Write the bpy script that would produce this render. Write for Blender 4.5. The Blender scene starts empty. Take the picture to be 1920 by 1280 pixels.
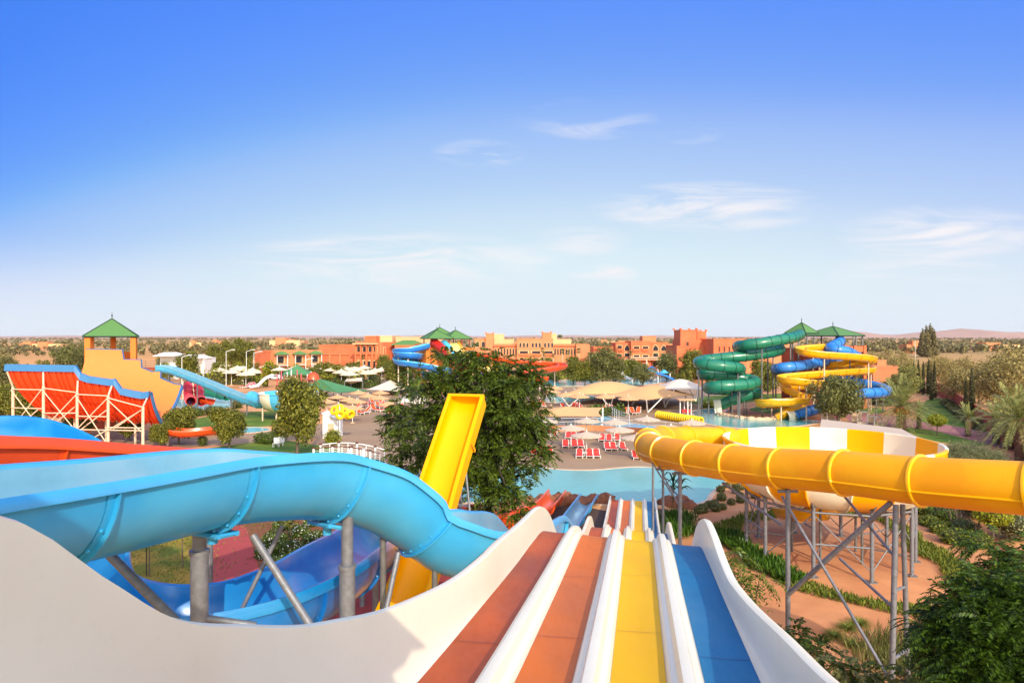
import bpy, math, random
import numpy as np
from mathutils import Vector
R = math.radians
rng = np.random.default_rng(7)
random.seed(7)
scene = bpy.context.scene
COL = scene.collection
H, F, HZ, CX = 12.2, 1280.0, 632.0, 960.0
ORG = {}

def W(px, py, Y):
    """world point seen at photo pixel (px, py) at distance Y along the view axis"""
    return np.array([(px - CX) / F * Y, Y, H - (py - HZ) / F * Y])

def G(px, py, z=0.0):
    Y = (H - z) * F / (py - HZ)
    return np.array([(px - CX) / F * Y, Y, z])

def lin(r, g, b, k=1.0):
    o = []
    for c in (r, g, b):
        c /= 255.0
        o.append((c / 12.92 if c <= 0.04045 else ((c + 0.055) / 1.055) ** 2.4) * k)
    return tuple(o)

# ------------------------------------------------------------------ materials
MATS = {}
def mat(name, rgb, rough=0.5, var=0.12, vscale=2.0, bump=0.0, bscale=20.0, spec=0.4, metal=0.0, coat=0.0, rgb2=None, v2=(0.45, 0.6), leaf=0.0, streak=None, stain=0.0):
    if name in MATS:
        return MATS[name]
    m = bpy.data.materials.new(name)
    m.use_nodes = True
    nt = m.node_tree
    bs = nt.nodes['Principled BSDF']
    out = nt.nodes['Material Output']
    N = lambda t: nt.nodes.new(t)
    L = nt.links.new
    bs.inputs['Roughness'].default_value = rough
    bs.inputs['Specular IOR Level'].default_value = spec
    bs.inputs['Metallic'].default_value = metal
    bs.inputs['Coat Weight'].default_value = coat
    bs.inputs['Coat Roughness'].default_value = 0.15
    lo = tuple(max(0, c * (1 - var)) for c in rgb) + (1,)
    hi = tuple(min(1, c * (1 + var)) for c in rgb) + (1,)
    tc = N('ShaderNodeTexCoord')
    if leaf:
        ge = N('ShaderNodeNewGeometry')
        cr = N('ShaderNodeValToRGB')
        cr.color_ramp.elements[0].color = lo
        cr.color_ramp.elements[1].color = (rgb2 + (1,)) if rgb2 else hi
        L(ge.outputs['Random Per Island'], cr.inputs[0])
        col = cr.outputs[0]
    else:
        nz = N('ShaderNodeTexNoise')
        nz.inputs['Scale'].default_value = vscale
        nz.inputs['Detail'].default_value = 6
        nz.inputs['Roughness'].default_value = 0.65
        vec = tc.outputs['Object']
        if streak:
            mp = N('ShaderNodeMapping')
            mp.inputs['Scale'].default_value = streak
            L(vec, mp.inputs[0]); vec = mp.outputs[0]
        L(vec, nz.inputs['Vector'])
        cr = N('ShaderNodeValToRGB')
        cr.color_ramp.elements[0].position = 0.3
        cr.color_ramp.elements[1].position = 0.7
        cr.color_ramp.elements[0].color = lo
        cr.color_ramp.elements[1].color = hi
        L(nz.outputs['Fac'], cr.inputs[0])
        col = cr.outputs[0]
        if rgb2:
            n2 = N('ShaderNodeTexNoise')
            n2.inputs['Scale'].default_value = vscale * 0.37
            n2.inputs['Detail'].default_value = 5
            L(vec, n2.inputs['Vector'])
            c2 = N('ShaderNodeValToRGB')
            c2.color_ramp.elements[0].position = v2[0]
            c2.color_ramp.elements[1].position = v2[1]
            mx = N('ShaderNodeMix'); mx.data_type = 'RGBA'
            L(n2.outputs['Fac'], c2.inputs[0])
            L(c2.outputs[0], mx.inputs[0])
            L(col, mx.inputs[6])
            mx.inputs[7].default_value = rgb2 + (1,)
            col = mx.outputs[2]
        if stain:
            n3 = N('ShaderNodeTexNoise')
            n3.inputs['Scale'].default_value = 9.0
            n3.inputs['Detail'].default_value = 8
            n3.inputs['Roughness'].default_value = 0.75
            L(vec, n3.inputs['Vector'])
            c3 = N('ShaderNodeValToRGB')
            c3.color_ramp.elements[0].position = 0.56
            c3.color_ramp.elements[1].position = 0.8
            c3.color_ramp.elements[1].color = (stain, stain, stain, 1)
            mx3 = N('ShaderNodeMix'); mx3.data_type = 'RGBA'
            L(n3.outputs['Fac'], c3.inputs[0]); L(c3.outputs[0], mx3.inputs[0])
            L(col, mx3.inputs[6]); mx3.inputs[7].default_value = tuple(c * 0.55 for c in rgb) + (1,)
            col = mx3.outputs[2]
            rr = N('ShaderNodeMapRange')
            rr.inputs[3].default_value = rough * 0.8; rr.inputs[4].default_value = min(1, rough * 1.5)
            L(n3.outputs['Fac'], rr.inputs[0]); L(rr.outputs[0], bs.inputs['Roughness'])
    L(col, bs.inputs['Base Color'])
    if bump:
        nb = N('ShaderNodeTexNoise')
        nb.inputs['Scale'].default_value = bscale
        nb.inputs['Detail'].default_value = 5
        L(tc.outputs['Object'], nb.inputs['Vector'])
        bp = N('ShaderNodeBump')
        bp.inputs['Strength'].default_value = bump
        bp.inputs['Distance'].default_value = 0.05
        L(nb.outputs['Fac'], bp.inputs['Height'])
        L(bp.outputs[0], bs.inputs['Normal'])
    if leaf:
        tr = N('ShaderNodeBsdfTranslucent')
        L(col, tr.inputs[0])
        ms = N('ShaderNodeMixShader')
        ms.inputs[0].default_value = leaf
        L(bs.outputs[0], ms.inputs[1]); L(tr.outputs[0], ms.inputs[2])
        L(ms.outputs[0], out.inputs['Surface'])
    MATS[name] = m
    return m

def frp(name, rgb, var=0.07, rough=0.28, **k):
    k.setdefault('stain', 0.25); k.setdefault('coat', .25); k.setdefault('spec', .45)
    return mat(name, rgb, rough=rough, var=var, vscale=1.3, **k)

def leafmat(name, dark, light, t=0.3, rough=0.5):
    return mat(name, dark, rough=rough, var=0.35, spec=0.3, rgb2=light, leaf=t)

M = {}
M['white_frp'] = frp('white_fibreglass', (0.84, 0.79, 0.61), var=0.03, rough=0.32, rgb2=(.80, .70, .50), v2=(.54, .8), stain=0.16, coat=.1, spec=.35)
M['lane_red'] = frp('lane_rust', lin(184, 84, 36, 1.0), var=0.2, rgb2=lin(148, 70, 48, .95), streak=(1, .35, 1), coat=0, spec=.14, rough=.42, stain=.5)
M['lane_orange'] = frp('lane_orange', lin(220, 112, 30, 1.0), var=0.12, rgb2=lin(196, 104, 50, 1.0), streak=(1, .35, 1), coat=0, spec=.14, rough=.42, stain=.5)
M['lane_yellow'] = frp('lane_yellow', lin(240, 188, 0, 1.0), var=0.06, rgb2=lin(228, 172, 16, 1.0), streak=(1, .35, 1), coat=0, spec=.12, rough=.45, stain=.12)
M['lane_blue'] = frp('lane_blue', lin(32, 112, 158, .95), var=0.08, rgb2=lin(66, 122, 160, .95), streak=(1, .35, 1), coat=0, spec=.12, rough=.45, stain=.15)
M['blue'] = frp('sky_blue_fibreglass', lin(48, 164, 220, .93), var=0.06, rgb2=lin(66, 174, 222, .93))
M['blue_in'] = frp('pale_blue_fibreglass', lin(118, 174, 196, .86), var=0.08, rgb2=lin(136, 180, 198, .86))
M['blue_rim'] = frp('blue_rim_fibreglass', lin(70, 168, 226, .95), var=0.04)
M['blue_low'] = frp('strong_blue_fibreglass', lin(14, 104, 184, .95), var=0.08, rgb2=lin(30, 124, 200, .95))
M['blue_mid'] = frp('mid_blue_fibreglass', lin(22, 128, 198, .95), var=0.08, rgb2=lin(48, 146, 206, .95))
M['orange'] = frp('orange_fibreglass', lin(228, 82, 28, .95), var=0.07)
M['yellow'] = frp('yellow_fibreglass', lin(255, 176, 0, .93), var=0.03, stain=.06, coat=0, spec=.15)
M['amber'] = frp('amber_fibreglass', lin(250, 172, 0, .95), var=0.05, rough=.5, rgb2=lin(244, 158, 0, .95), coat=.05, spec=.3)
M['amber_rim'] = frp('amber_rim_fibreglass', lin(252, 182, 4, .95), var=0.04)
M['green_tube'] = frp('green_fibreglass', lin(32, 122, 92, .9), var=0.1)
M['tube_blue'] = frp('tube_blue_fibreglass', lin(52, 130, 210, .95), var=0.1)
M['tube_sky'] = frp('tube_sky_fibreglass', lin(85, 185, 228, .95), var=0.08)
M['dark_green'] = mat('dark_green_flange', lin(14, 66, 52), .4, .05)
M['dark_blue'] = mat('dark_blue_flange', lin(20, 55, 120), .4, .05)
M['gold'] = frp('golden_yellow_fibreglass', lin(248, 180, 18, .95), var=0.07)
M['tan_frp'] = frp('tan_orange_fibreglass', lin(240, 138, 54, .92), var=0.04, stain=.1)
M['red_frp'] = frp('red_orange_fibreglass', lin(232, 66, 14, .95), var=0.06, rough=.45)
M['red'] = frp('red_fibreglass', lin(200, 40, 32, .95), var=0.08)
M['trim_blue'] = frp('trim_blue', lin(56, 120, 172, .95), var=0.05)
M['steel'] = mat('galvanised_steel', (0.21, 0.215, 0.235), .45, .22, 6, spec=.5, metal=.35, bump=.08, stain=.35)
M['steel_dark'] = mat('weathered_steel', (0.17, 0.165, 0.16), .5, .25, 5, metal=.3, stain=.4)
M['white'] = mat('white_paint', (0.8, 0.78, 0.74), .45, .04, 3)
M['cream_steel'] = mat('cream_painted_steel', lin(228, 200, 170, .9), .5, .08, 3)
M['bed_red'] = mat('red_mesh_fabric', lin(226, 62, 58, .95), .7, .06, 6)
M['bed_orange'] = mat('orange_mesh_fabric', lin(236, 88, 40, .95), .7, .06, 6)
M['bed_pink'] = mat('pink_mesh_fabric', lin(226, 95, 110, .95), .7, .06, 6)
M['canvas'] = mat('off_white_canvas', lin(208, 186, 160, .88), .8, .05, 4, bump=.1)
M['canvas_white'] = mat('white_canvas', lin(232, 212, 180, .9), .8, .05, 4)
M['canvas_tan'] = mat('tan_canvas', lin(228, 172, 120, .88), .8, .05, 2)
M['sail'] = mat('beige_sail', lin(236, 182, 118, .9), .8, .05, 1)
M['sail_white'] = mat('white_sail', lin(240, 222, 195, .92), .8, .05, 1)
M['sail_green'] = mat('green_sail', lin(84, 142, 86, .95), .75, .08, 1)
M['tile_green'] = mat('green_tile', lin(96, 142, 74, .8), .6, .1, 2, bump=.4, bscale=14, streak=(6, 6, .5))
M['dark_edge'] = mat('dark_green_edge', lin(40, 66, 42), .6, .05)
M['terra'] = mat('terracotta_render', lin(222, 120, 76, .9), .85, .07, .6, rgb2=lin(212, 110, 70, .9))
M['terra_red'] = mat('red_render', lin(198, 92, 62, .9), .85, .07, .6)
M['terra_pale'] = mat('peach_render', lin(222, 140, 94, .85), .85, .07, .6)
M['terra_cream'] = mat('cream_render', lin(238, 190, 138, .9), .85, .05, .6)
M['tower_orange'] = mat('orange_render', lin(232, 132, 52, .9), .8, .06, .8)
M['brick_red'] = mat('dark_red_render', lin(164, 70, 44, .9), .85, .08, .8)
M['glass'] = mat('dark_glass', (0.03, 0.03, 0.035), .15, .3, 1, spec=.6)
M['bark'] = mat('bark', (0.13, 0.095, 0.065), .9, .3, 8, bump=.5, bscale=30)
M['bark_dark'] = mat('dark_bark', (0.05, 0.038, 0.028), .9, .3, 8, bump=.5, bscale=30)
M['palm_bark'] = mat('palm_bark', (0.16, 0.09, 0.055), .95, .35, 10, bump=.9, bscale=25, streak=(1, 1, 4))
M['rock'] = mat('brown_rock', lin(140, 88, 62, .9), .9, .25, 3, bump=.7, bscale=6)
M['wood'] = mat('dark_wood', lin(98, 52, 36), .6, .2, 4)
M['ring_yellow'] = mat('yellow_vinyl', lin(252, 206, 20, .95), .35, .04, 3)
M['concrete'] = mat('pale_concrete', lin(222, 190, 156, .9), .85, .1, 2)
# foliage
M['lf_ash'] = leafmat('dark_feathery_leaf', lin(38, 56, 12), lin(104, 124, 36), .3)
M['lf_near'] = leafmat('near_feathery_leaf', lin(28, 46, 10), lin(86, 116, 26), .35)
M['lf_mid'] = leafmat('mid_green_leaf', lin(66, 80, 22), lin(156, 152, 56), .3)
M['lf_lime'] = leafmat('lime_leaf', lin(110, 124, 18), lin(180, 180, 44), .3)
M['lf_olive'] = leafmat('olive_leaf', lin(86, 98, 62), lin(154, 158, 108), .25)
M['lf_dry'] = leafmat('dry_leaf', lin(122, 112, 58), lin(196, 176, 104), .25)
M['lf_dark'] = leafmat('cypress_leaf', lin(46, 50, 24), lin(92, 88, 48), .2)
M['lf_bush'] = leafmat('bush_leaf', lin(48, 80, 20), lin(112, 132, 40), .25)
M['lf_hedge'] = leafmat('glossy_leaf', lin(38, 78, 22), lin(90, 126, 36), .25, .35)
M['lf_grass'] = leafmat('grass_blade', lin(72, 104, 26), lin(150, 156, 60), .3)
M['lf_palm'] = leafmat('palm_leaf', lin(92, 112, 56), lin(178, 178, 100), .25, .4)
M['lf_sage'] = leafmat('sage_leaf', lin(84, 92, 44), lin(140, 138, 74), .25)
M['lf_oleander'] = leafmat('oleander_leaf', lin(110, 116, 48), lin(186, 178, 96), .3)
M['lf_far'] = leafmat('far_leaf', lin(96, 92, 54), lin(152, 138, 88), .2)
M['flower'] = mat('white_petal', (0.8, 0.8, 0.76), .6, .05)
M['dates'] = mat('ripe_dates', lin(228, 138, 30, .9), .5, .2, 30)
M['rock2'] = M['rock']

# ------------------------------------------------------------------ mesh builder
class MB:
    def __init__(s):
        s.v = []; s.f = []; s.m = []; s.s = []; s.n = 0
    def add(s, v, f, mi=0, smooth=False):
        v = np.asarray(v, float)
        b = s.n
        s.v.append(v); s.n += len(v)
        for i, q in enumerate(f):
            s.f.append(tuple(int(k) + b for k in q))
        s.m += [mi] * len(f) if np.isscalar(mi) else list(mi)
        s.s += [smooth] * len(f)
        return s
    def box(s, c, d, rz=0.0, mi=0):
        x, y, z = (k / 2 for k in d)
        v = np.array([[a * x, b * y, e * z] for e in (-1, 1) for b in (-1, 1) for a in (-1, 1)])
        if rz:
            ca, sa = math.cos(rz), math.sin(rz)
            v[:, :2] = v[:, :2] @ np.array([[ca, sa], [-sa, ca]])
        return s.add(v + np.asarray(c, float), [(0, 2, 3, 1), (4, 5, 7, 6), (0, 1, 5, 4), (2, 6, 7, 3), (0, 4, 6, 2), (1, 3, 7, 5)], mi)
    def bar(s, a, b, r0, r1=None, n=8, mi=0, smooth=True):
        a = np.asarray(a, float); b = np.asarray(b, float)
        r1 = r0 if r1 is None else r1
        t = (b - a) / max(np.linalg.norm(b - a), 1e-9)
        u = np.cross(t, [0, 0, 1.0] if abs(t[2]) < .95 else [1.0, 0, 0]); u /= np.linalg.norm(u)
        w = np.cross(t, u)
        an = np.arange(n) * 2 * math.pi / n
        ring = np.outer(np.cos(an), u) + np.outer(np.sin(an), w)
        v = np.vstack([a + ring * r0, b + ring * r1])
        s.add(v, [(i, (i + 1) % n, n + (i + 1) % n, n + i) for i in range(n)], mi, smooth)
        return s.add(v, [tuple(range(n))[::-1], tuple(range(n, 2 * n))], mi)
    def pipe(s, pts, rad, n=8, mi=0):
        pts = np.asarray(pts, float)
        rad = np.broadcast_to(rad, (len(pts),))
        T = np.gradient(pts, axis=0); T /= np.linalg.norm(T, axis=1)[:, None] + 1e-12
        an = np.arange(n) * 2 * math.pi / n
        u = np.cross(T[0], [0, 0, 1.0] if abs(T[0][2]) < .9 else [1.0, 0, 0]); u /= np.linalg.norm(u)
        vs = []
        for i in range(len(pts)):
            u = u - T[i] * np.dot(u, T[i]); u /= np.linalg.norm(u)
            w = np.cross(T[i], u)
            vs.append(pts[i] + rad[i] * (np.outer(np.cos(an), u) + np.outer(np.sin(an), w)))
        k = len(pts)
        f = [(a * n + i, a * n + (i + 1) % n, (a + 1) * n + (i + 1) % n, (a + 1) * n + i) for a in range(k - 1) for i in range(n)]
        s.add(np.vstack(vs), f, mi, True)
        s.add(vs[0], [tuple(range(n))[::-1]], mi); s.add(vs[-1], [tuple(range(n))], mi)
        return s
    def grid(s, P, mi=0, smooth=True, wrapv=False, wrapu=False):
        """P: (a, b, 3) array of points"""
        a, b = P.shape[:2]
        f = []; mm = []
        for i in range(a if wrapu else a - 1):
            for j in range(b if wrapv else b - 1):
                i2, j2 = (i + 1) % a, (j + 1) % b
                f.append((i * b + j, i * b + j2, i2 * b + j2, i2 * b + j))
                mm.append(mi if np.isscalar(mi) else mi[j])
        return s.add(P.reshape(-1, 3), f, mm, smooth)
    def lathe(s, prof, c=(0, 0, 0), n=24, mi=0, smooth=True, scallop=0.0, ph=0.0):
        an = np.arange(n) * 2 * math.pi / n + ph
        P = np.array([[(r * math.cos(a), r * math.sin(a), z) for a in an] for r, z in prof]) + np.asarray(c, float)
        return s.grid(P, mi, smooth, wrapv=True)
    def poly(s, pts, mi=0):
        return s.add(pts, [tuple(range(len(pts)))], mi)
    def extrude_xy(s, pts, z0, z1, mi=0):
        pts = np.asarray(pts, float)[:, :2]; n = len(pts)
        v = np.vstack([np.c_[pts, np.full(n, z0)], np.c_[pts, np.full(n, z1)]])
        return s.add(v, [tuple(range(n))[::-1], tuple(range(n, 2 * n))] + [(i, (i + 1) % n, n + (i + 1) % n, n + i) for i in range(n)], mi)
    def obj(s, name, mats, parent=None, at=None):
        """link as ONE mesh object; at = its own base point when it has no parent"""
        V = np.vstack(s.v)
        o0 = np.zeros(3)
        if parent is not None:
            o0 = ORG[parent.name]
        elif at is not None:
            o0 = np.asarray(at, float)
        me = bpy.data.meshes.new(name)
        me.from_pydata((V - o0).tolist(), [], s.f)
        for m in (mats if isinstance(mats, (list, tuple)) else [mats]):
            me.materials.append(m)
        me.polygons.foreach_set('material_index', np.array(s.m, dtype=np.int32))
        me.polygons.foreach_set('use_smooth', np.array(s.s, dtype=bool))
        me.update()
        if any(s.s): me.set_sharp_from_angle(angle=R(52))
        return link(me, name, parent, o0)

def link(me, name, parent, o0):
    o = bpy.data.objects.new(name, me)
    COL.objects.link(o)
    if parent is not None:
        o.parent = parent
        ORG[o.name] = ORG[parent.name]
    else:
        o.location = tuple(o0)
        ORG[o.name] = np.asarray(o0, float)
    return o

def tag(o, label, cat=None, group=None, kind=None):
    if label: o['label'] = label
    if cat: o['category'] = cat
    if group: o['group'] = group
    if kind: o['kind'] = kind
    return o

def thing(name, label, cat, loc=(0, 0, 0), group=None):
    o = bpy.data.objects.new(name, None)
    COL.objects.link(o)
    o.location = tuple(float(k) for k in loc)
    o.empty_display_size = .3
    ORG[o.name] = np.asarray(loc, float)
    return tag(o, label, cat, group)

KIDS = {}
def copy_thing(root, loc, rz=0.0, scale=1.0, label=None, group=None):
    kids = [c for c in root.children]
    r = root.copy(); COL.objects.link(r)
    r.location = tuple(float(k) for k in loc); r.rotation_euler = (0, 0, rz)
    r.scale = (scale,) * 3 if np.isscalar(scale) else tuple(scale)
    if label: r['label'] = label
    if group: r['group'] = group
    for ch in kids:
        c = ch.copy(); COL.objects.link(c); c.parent = r
        for g in ch.children:
            d = g.copy(); COL.objects.link(d); d.parent = c
    return r

def move(root, loc, rz=0.0, scale=1.0, label=None, group=None):
    root.location = tuple(float(k) for k in loc); root.rotation_euler = (0, 0, rz)
    root.scale = (scale,) * 3 if np.isscalar(scale) else tuple(scale)
    if label: root['label'] = label
    if group: root['group'] = group
    return root

class Proto:
    """first placement uses the prototype itself, later ones copy it"""
    def __init__(s, root): s.root = root; s.used = False
    def put(s, loc, rz=0.0, scale=1.0, label=None, group=None):
        if not s.used:
            s.used = True
            s.src = s.root
            return move(s.root, loc, rz, scale, label, group)
        return copy_thing(s.root, loc, rz, scale, label, group)

def quads_mesh(name, c, u, v, m, parent=None, at=None, smooth=False, extra=None):
    """diamond leaves: centres c, half-length vectors u, half-width vectors v"""
    n = len(c)
    o0 = ORG[parent.name] if parent is not None else (np.asarray(at, float) if at is not None else np.zeros(3))
    V = np.stack([c - u, c + v, c + u, c - v], axis=1).reshape(-1, 3) - o0
    me = bpy.data.meshes.new(name)
    me.vertices.add(4 * n); me.vertices.foreach_set('co', V.astype(np.float32).ravel())
    me.loops.add(4 * n); me.loops.foreach_set('vertex_index', np.arange(4 * n, dtype=np.int32))
    me.polygons.add(n)
    me.polygons.foreach_set('loop_start', np.arange(0, 4 * n, 4, dtype=np.int32))
    me.polygons.foreach_set('loop_total', np.full(n, 4, dtype=np.int32))
    me.materials.append(m)
    me.update(calc_edges=True)
    return link(me, name, parent, o0)

def unit(a):
    return a / (np.linalg.norm(a, axis=-1, keepdims=True) + 1e-12)

def crown_pts(blobs, n, shell=0.55):
    b = np.asarray(blobs, float)
    w = (b[:, 3] * b[:, 4] * b[:, 5]) ** (2 / 3.0)
    k = rng.choice(len(b), n, p=w / w.sum())
    d = unit(rng.normal(size=(n, 3)))
    r = shell + (1 - shell) * rng.random(n) ** .7
    r *= 1 + .12 * rng.normal(size=n)
    return b[k, :3] + d * r[:, None] * b[k, 3:6], d

def leaves(name, blobs, n, size, m, parent, shell=.55, droop=.2, aspect=.45):
    c, d = crown_pts(blobs, n, shell)
    nrm = unit(d * .7 + rng.normal(size=(n, 3)) * .55 + np.array([0, 0, .35]))
    t = unit(np.cross(nrm, rng.normal(size=(n, 3))))
    t[:, 2] -= droop; t = unit(t)
    s = size * (.6 + .8 * rng.random(n))[:, None]
    return quads_mesh(name, c, t * s, unit(np.cross(nrm, t)) * s * aspect, m, parent)

# ------------------------------------------------------------------ curves
def catmull(ctrl, step):
    c = np.asarray(ctrl, float)
    n = len(c)
    p = np.vstack([2 * c[0] - c[1], c, 2 * c[-1] - c[-2]])
    out = []
    for i in range(n - 1):
        p0, p1, p2, p3 = p[i:i + 4]
        d = [max(np.linalg.norm((b - a)[:3]), 1e-6) ** .5 for a, b in ((p0, p1), (p1, p2), (p2, p3))]
        t0, t1 = 0, d[0]; t2 = t1 + d[1]; t3 = t2 + d[2]
        t = np.linspace(t1, t2, 30, endpoint=False)[:, None]
        A1 = (t1 - t) / (t1 - t0) * p0 + (t - t0) / (t1 - t0) * p1
        A2 = (t2 - t) / (t2 - t1) * p1 + (t - t1) / (t2 - t1) * p2
        A3 = (t3 - t) / (t3 - t2) * p2 + (t - t2) / (t3 - t2) * p3
        B1 = (t2 - t) / (t2 - t0) * A1 + (t - t0) / (t2 - t0) * A2
        B2 = (t3 - t) / (t3 - t1) * A2 + (t - t1) / (t3 - t1) * A3
        out.append((t2 - t) / (t2 - t1) * B1 + (t - t1) / (t2 - t1) * B2)
    q = np.vstack(out + [c[-1:]])
    s = np.r_[0, np.cumsum(np.linalg.norm(np.diff(q[:, :3], axis=0), axis=1))]
    k = max(2, int(round(s[-1] / step)) + 1)
    ss = np.linspace(0, s[-1], k)
    return np.stack([np.interp(ss, s, q[:, j]) for j in range(q.shape[1])], axis=1), ss

def frames(P, bank=None):
    T = unit(np.gradient(P, axis=0))
    S = unit(np.cross(T, [0, 0, 1.0]))
    U = np.cross(S, T)
    if bank is not None:
        c, s = np.cos(bank)[:, None], np.sin(bank)[:, None]
        S, U = S * c + U * s, U * c - S * s
    return T, S, U

def sweep(mb, P, S, U, prof, mi=0, smooth=True, caps=True, scale=None):
    """closed profile [(s, u)...] along P"""
    pr = np.asarray(prof, float)
    sc = np.ones(len(P)) if scale is None else scale
    V = P[:, None, :] + (S[:, None, :] * pr[None, :, :1] + U[:, None, :] * pr[None, :, 1:2]) * sc[:, None, None]
    mb.grid(V, mi, smooth, wrapv=True)
    return V

def u_profile(a, d, t, lip=.12, lipd=.2, n=14):
    """open channel cross-section: outer half ellipse, rolled lips, inner half ellipse. returns points and per-segment material (0 out, 1 in, 2 rim)"""
    an = np.linspace(math.pi, 2 * math.pi, n)
    outer = [(a * math.cos(k), -lipd + (d - lipd) * math.sin(k)) for k in an]
    inner = [((a - t) * math.cos(k), -.02 + (d - t - .02) * math.sin(k)) for k in an[::-1]]
    left = [(-(a - t) - .02, 0.03), (-a - lip * .5, .05), (-a - lip, -.03), (-a - lip, -lipd)]
    right = [(a + lip, -lipd), (a + lip, -.03), (a + lip * .5, .05), (a - t + .02, .03)]
    pts = left + outer + right + inner
    mi = [2] * len(left) + [0] * (len(outer) - 1) + [2] * (len(right) + 1) + [1] * (len(inner) - 1) + [2]
    return pts, mi[:len(pts)]

def channel(th, ctrl, a, d, mats, step=.35, joint=3.0, t=.06, lip=.12, lipd=.2, fl=True, name='channel', n=14, first=1.5, bolts=True, flw=.09):
    """ctrl rows: x y z [bank degrees]; the curve runs along the middle between the two rims"""
    c = np.asarray(ctrl, float)
    if c.shape[1] == 3: c = np.c_[c, np.zeros(len(c))]
    q, ss = catmull(c, step)
    P = q[:, :3]
    T, S, U = frames(P, np.radians(q[:, 3]))
    pr, mi = u_profile(a, d, t, lip, lipd, n)
    mb = MB()
    V = sweep(mb, P, S, U, pr, mi)
    k = len(pr)
    # end caps between outer and inner wall
    for e in (0, -1):
        ring = V[e]
        half = k // 2
        fc = [(i, i + 1, k - 2 - i, k - 1 - i) for i in range(half - 1)]
        mb.add(ring, fc, 2)
    mb.obj(name, mats, th)
    if fl:
        s = first
        an = np.linspace(math.pi, 2 * math.pi, n + 4)
        while s < ss[-1] - .3:
            w = .16
            idx = [s - w, s - .015, s + .015, s + w]
            Pi = np.stack([[np.interp(x, ss, P[:, j]) for j in range(3)] for x in idx])
            Si = unit(np.stack([[np.interp(x, ss, S[:, j]) for j in range(3)] for x in idx]))
            Ui = unit(np.stack([[np.interp(x, ss, U[:, j]) for j in range(3)] for x in idx]))
            f = MB()
            o1 = [((a + .012) * math.cos(x), -lipd + (d - lipd + .012) * math.sin(x)) for x in an]
            o2 = [((a + flw) * math.cos(x), -lipd + (d - lipd + flw) * math.sin(x)) for x in an]
            def rows(i, prof):
                return np.array([Pi[i] + Si[i] * p + Ui[i] * r for p, r in prof])
            band = np.stack([rows(0, o1), rows(1, o1), rows(1, o2), rows(2, o2), rows(2, o1), rows(3, o1)])
            f.grid(band, [0] * (len(an)), True)
            f2 = band
            if bolts:
                for j in range(2, len(an) - 2, 2):
                    for sg in (.35, .65):
                        base = band[0][j] * (1 - sg) + band[1][j] * sg if sg < .5 else band[4][j] * (1 - sg) + band[5][j] * sg
                        nn = unit(base - (Pi[1] - Ui[1] * lipd))
                        f.bar(base - nn * .01, base + nn * .03, .028, .02, 6)
                        break
            f.obj('flange', mats[0], th)
            s += joint
    return P, S, U, ss

def tube(th, ctrl, r, mats, step=.5, joint=2.6, first=.4, n=18, t=.05, fh=.07, fw=.07, seam=False, name='tube', open_ends=True, mi_fn=None):
    q, ss = catmull(np.asarray(ctrl, float), step)
    P = q[:, :3]
    T, S, U = frames(P)
    an = np.linspace(0, 2 * math.pi, n, endpoint=False)
    mb = MB()
    outer = P[:, None, :] + r * (S[:, None, :] * np.cos(an)[None, :, None] + U[:, None, :] * np.sin(an)[None, :, None])
    inner = P[:, None, :] + (r - t) * (S[:, None, :] * np.cos(an)[None, ::-1, None] + U[:, None, :] * np.sin(an)[None, ::-1, None])
    mb.grid(outer, 0, True, wrapv=True)
    mb.grid(inner, 1 if len(mats) > 2 else 0, True, wrapv=True)
    for e in (0, -1):
        o, i = outer[e], inner[e][::-1]
        mb.add(np.vstack([o, i]), [(j, (j + 1) % n, n + (j + 1) % n, n + j) for j in range(n)], 0)
    mb.obj(name, list(mats[:1]) + list(mats[2:3]) if len(mats) > 2 else [mats[0]], th)
    s = first
    while s < ss[-1]:
        i = min(int(np.searchsorted(ss, s)), len(P) - 1)
        f = MB()
        sec = [(r + .004, -fw), (r + fh, -fw * .6), (r + fh, fw * .6), (r + .004, fw)]
        ring = np.array([[P[i] + T[i] * z + rr * (S[i] * math.cos(x) + U[i] * math.sin(x)) for x in np.linspace(0, 2 * math.pi, n + 6, endpoint=False)] for rr, z in sec])
        f.grid(ring, 0, True, wrapv=True)
        f.obj('flange', mats[1], th)
        s += joint
    if seam:
        for a0 in (-.32, math.pi + .32):
            f = MB()
            d = S * math.cos(a0) + U * math.sin(a0)
            e = np.cross(T, d)
            rows = np.stack([P + d * (r - .01) - e * .03, P + d * (r + .05) - e * .012, P + d * (r + .05) + e * .012, P + d * (r - .01) + e * .03], axis=1)
            f.grid(rows, 0, False)
            f.obj('seam_flange', mats[1], th)
    return P, S, U, ss
# ------------------------------------------------------------------ camera, sky, sun
cam = bpy.data.cameras.new('camera')
co = bpy.data.objects.new('camera', cam); COL.objects.link(co)
co.location = (0, 0, H); co.rotation_euler = (R(90), 0, 0)
cam.sensor_fit = 'HORIZONTAL'; cam.sensor_width = 36.0; cam.lens = 36.0 * F / 1920.0
cam.shift_y = -(640 - HZ) / 1920.0
cam.clip_start = .05; cam.clip_end = 40000
scene.camera = co
FILL_GLOW = (8.9, 8.2, 6.2)
SUN_AZ, SUN_EL = 18.0, 28.0          # degrees to the right of straight behind the camera
to_sun = np.array([math.sin(R(SUN_AZ)) * math.cos(R(SUN_EL)), -math.cos(R(SUN_AZ)) * math.cos(R(SUN_EL)), math.sin(R(SUN_EL))])
sl = bpy.data.lights.new('sun', 'SUN'); sl.energy = 2.0; sl.angle = R(.5); sl.color = (1.0, .885, .72)
so = bpy.data.objects.new('sun', sl); COL.objects.link(so)
so.rotation_euler = Vector(tuple(to_sun)).to_track_quat('Z', 'Y').to_euler()
so.location = (20, -25, 40)

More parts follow.
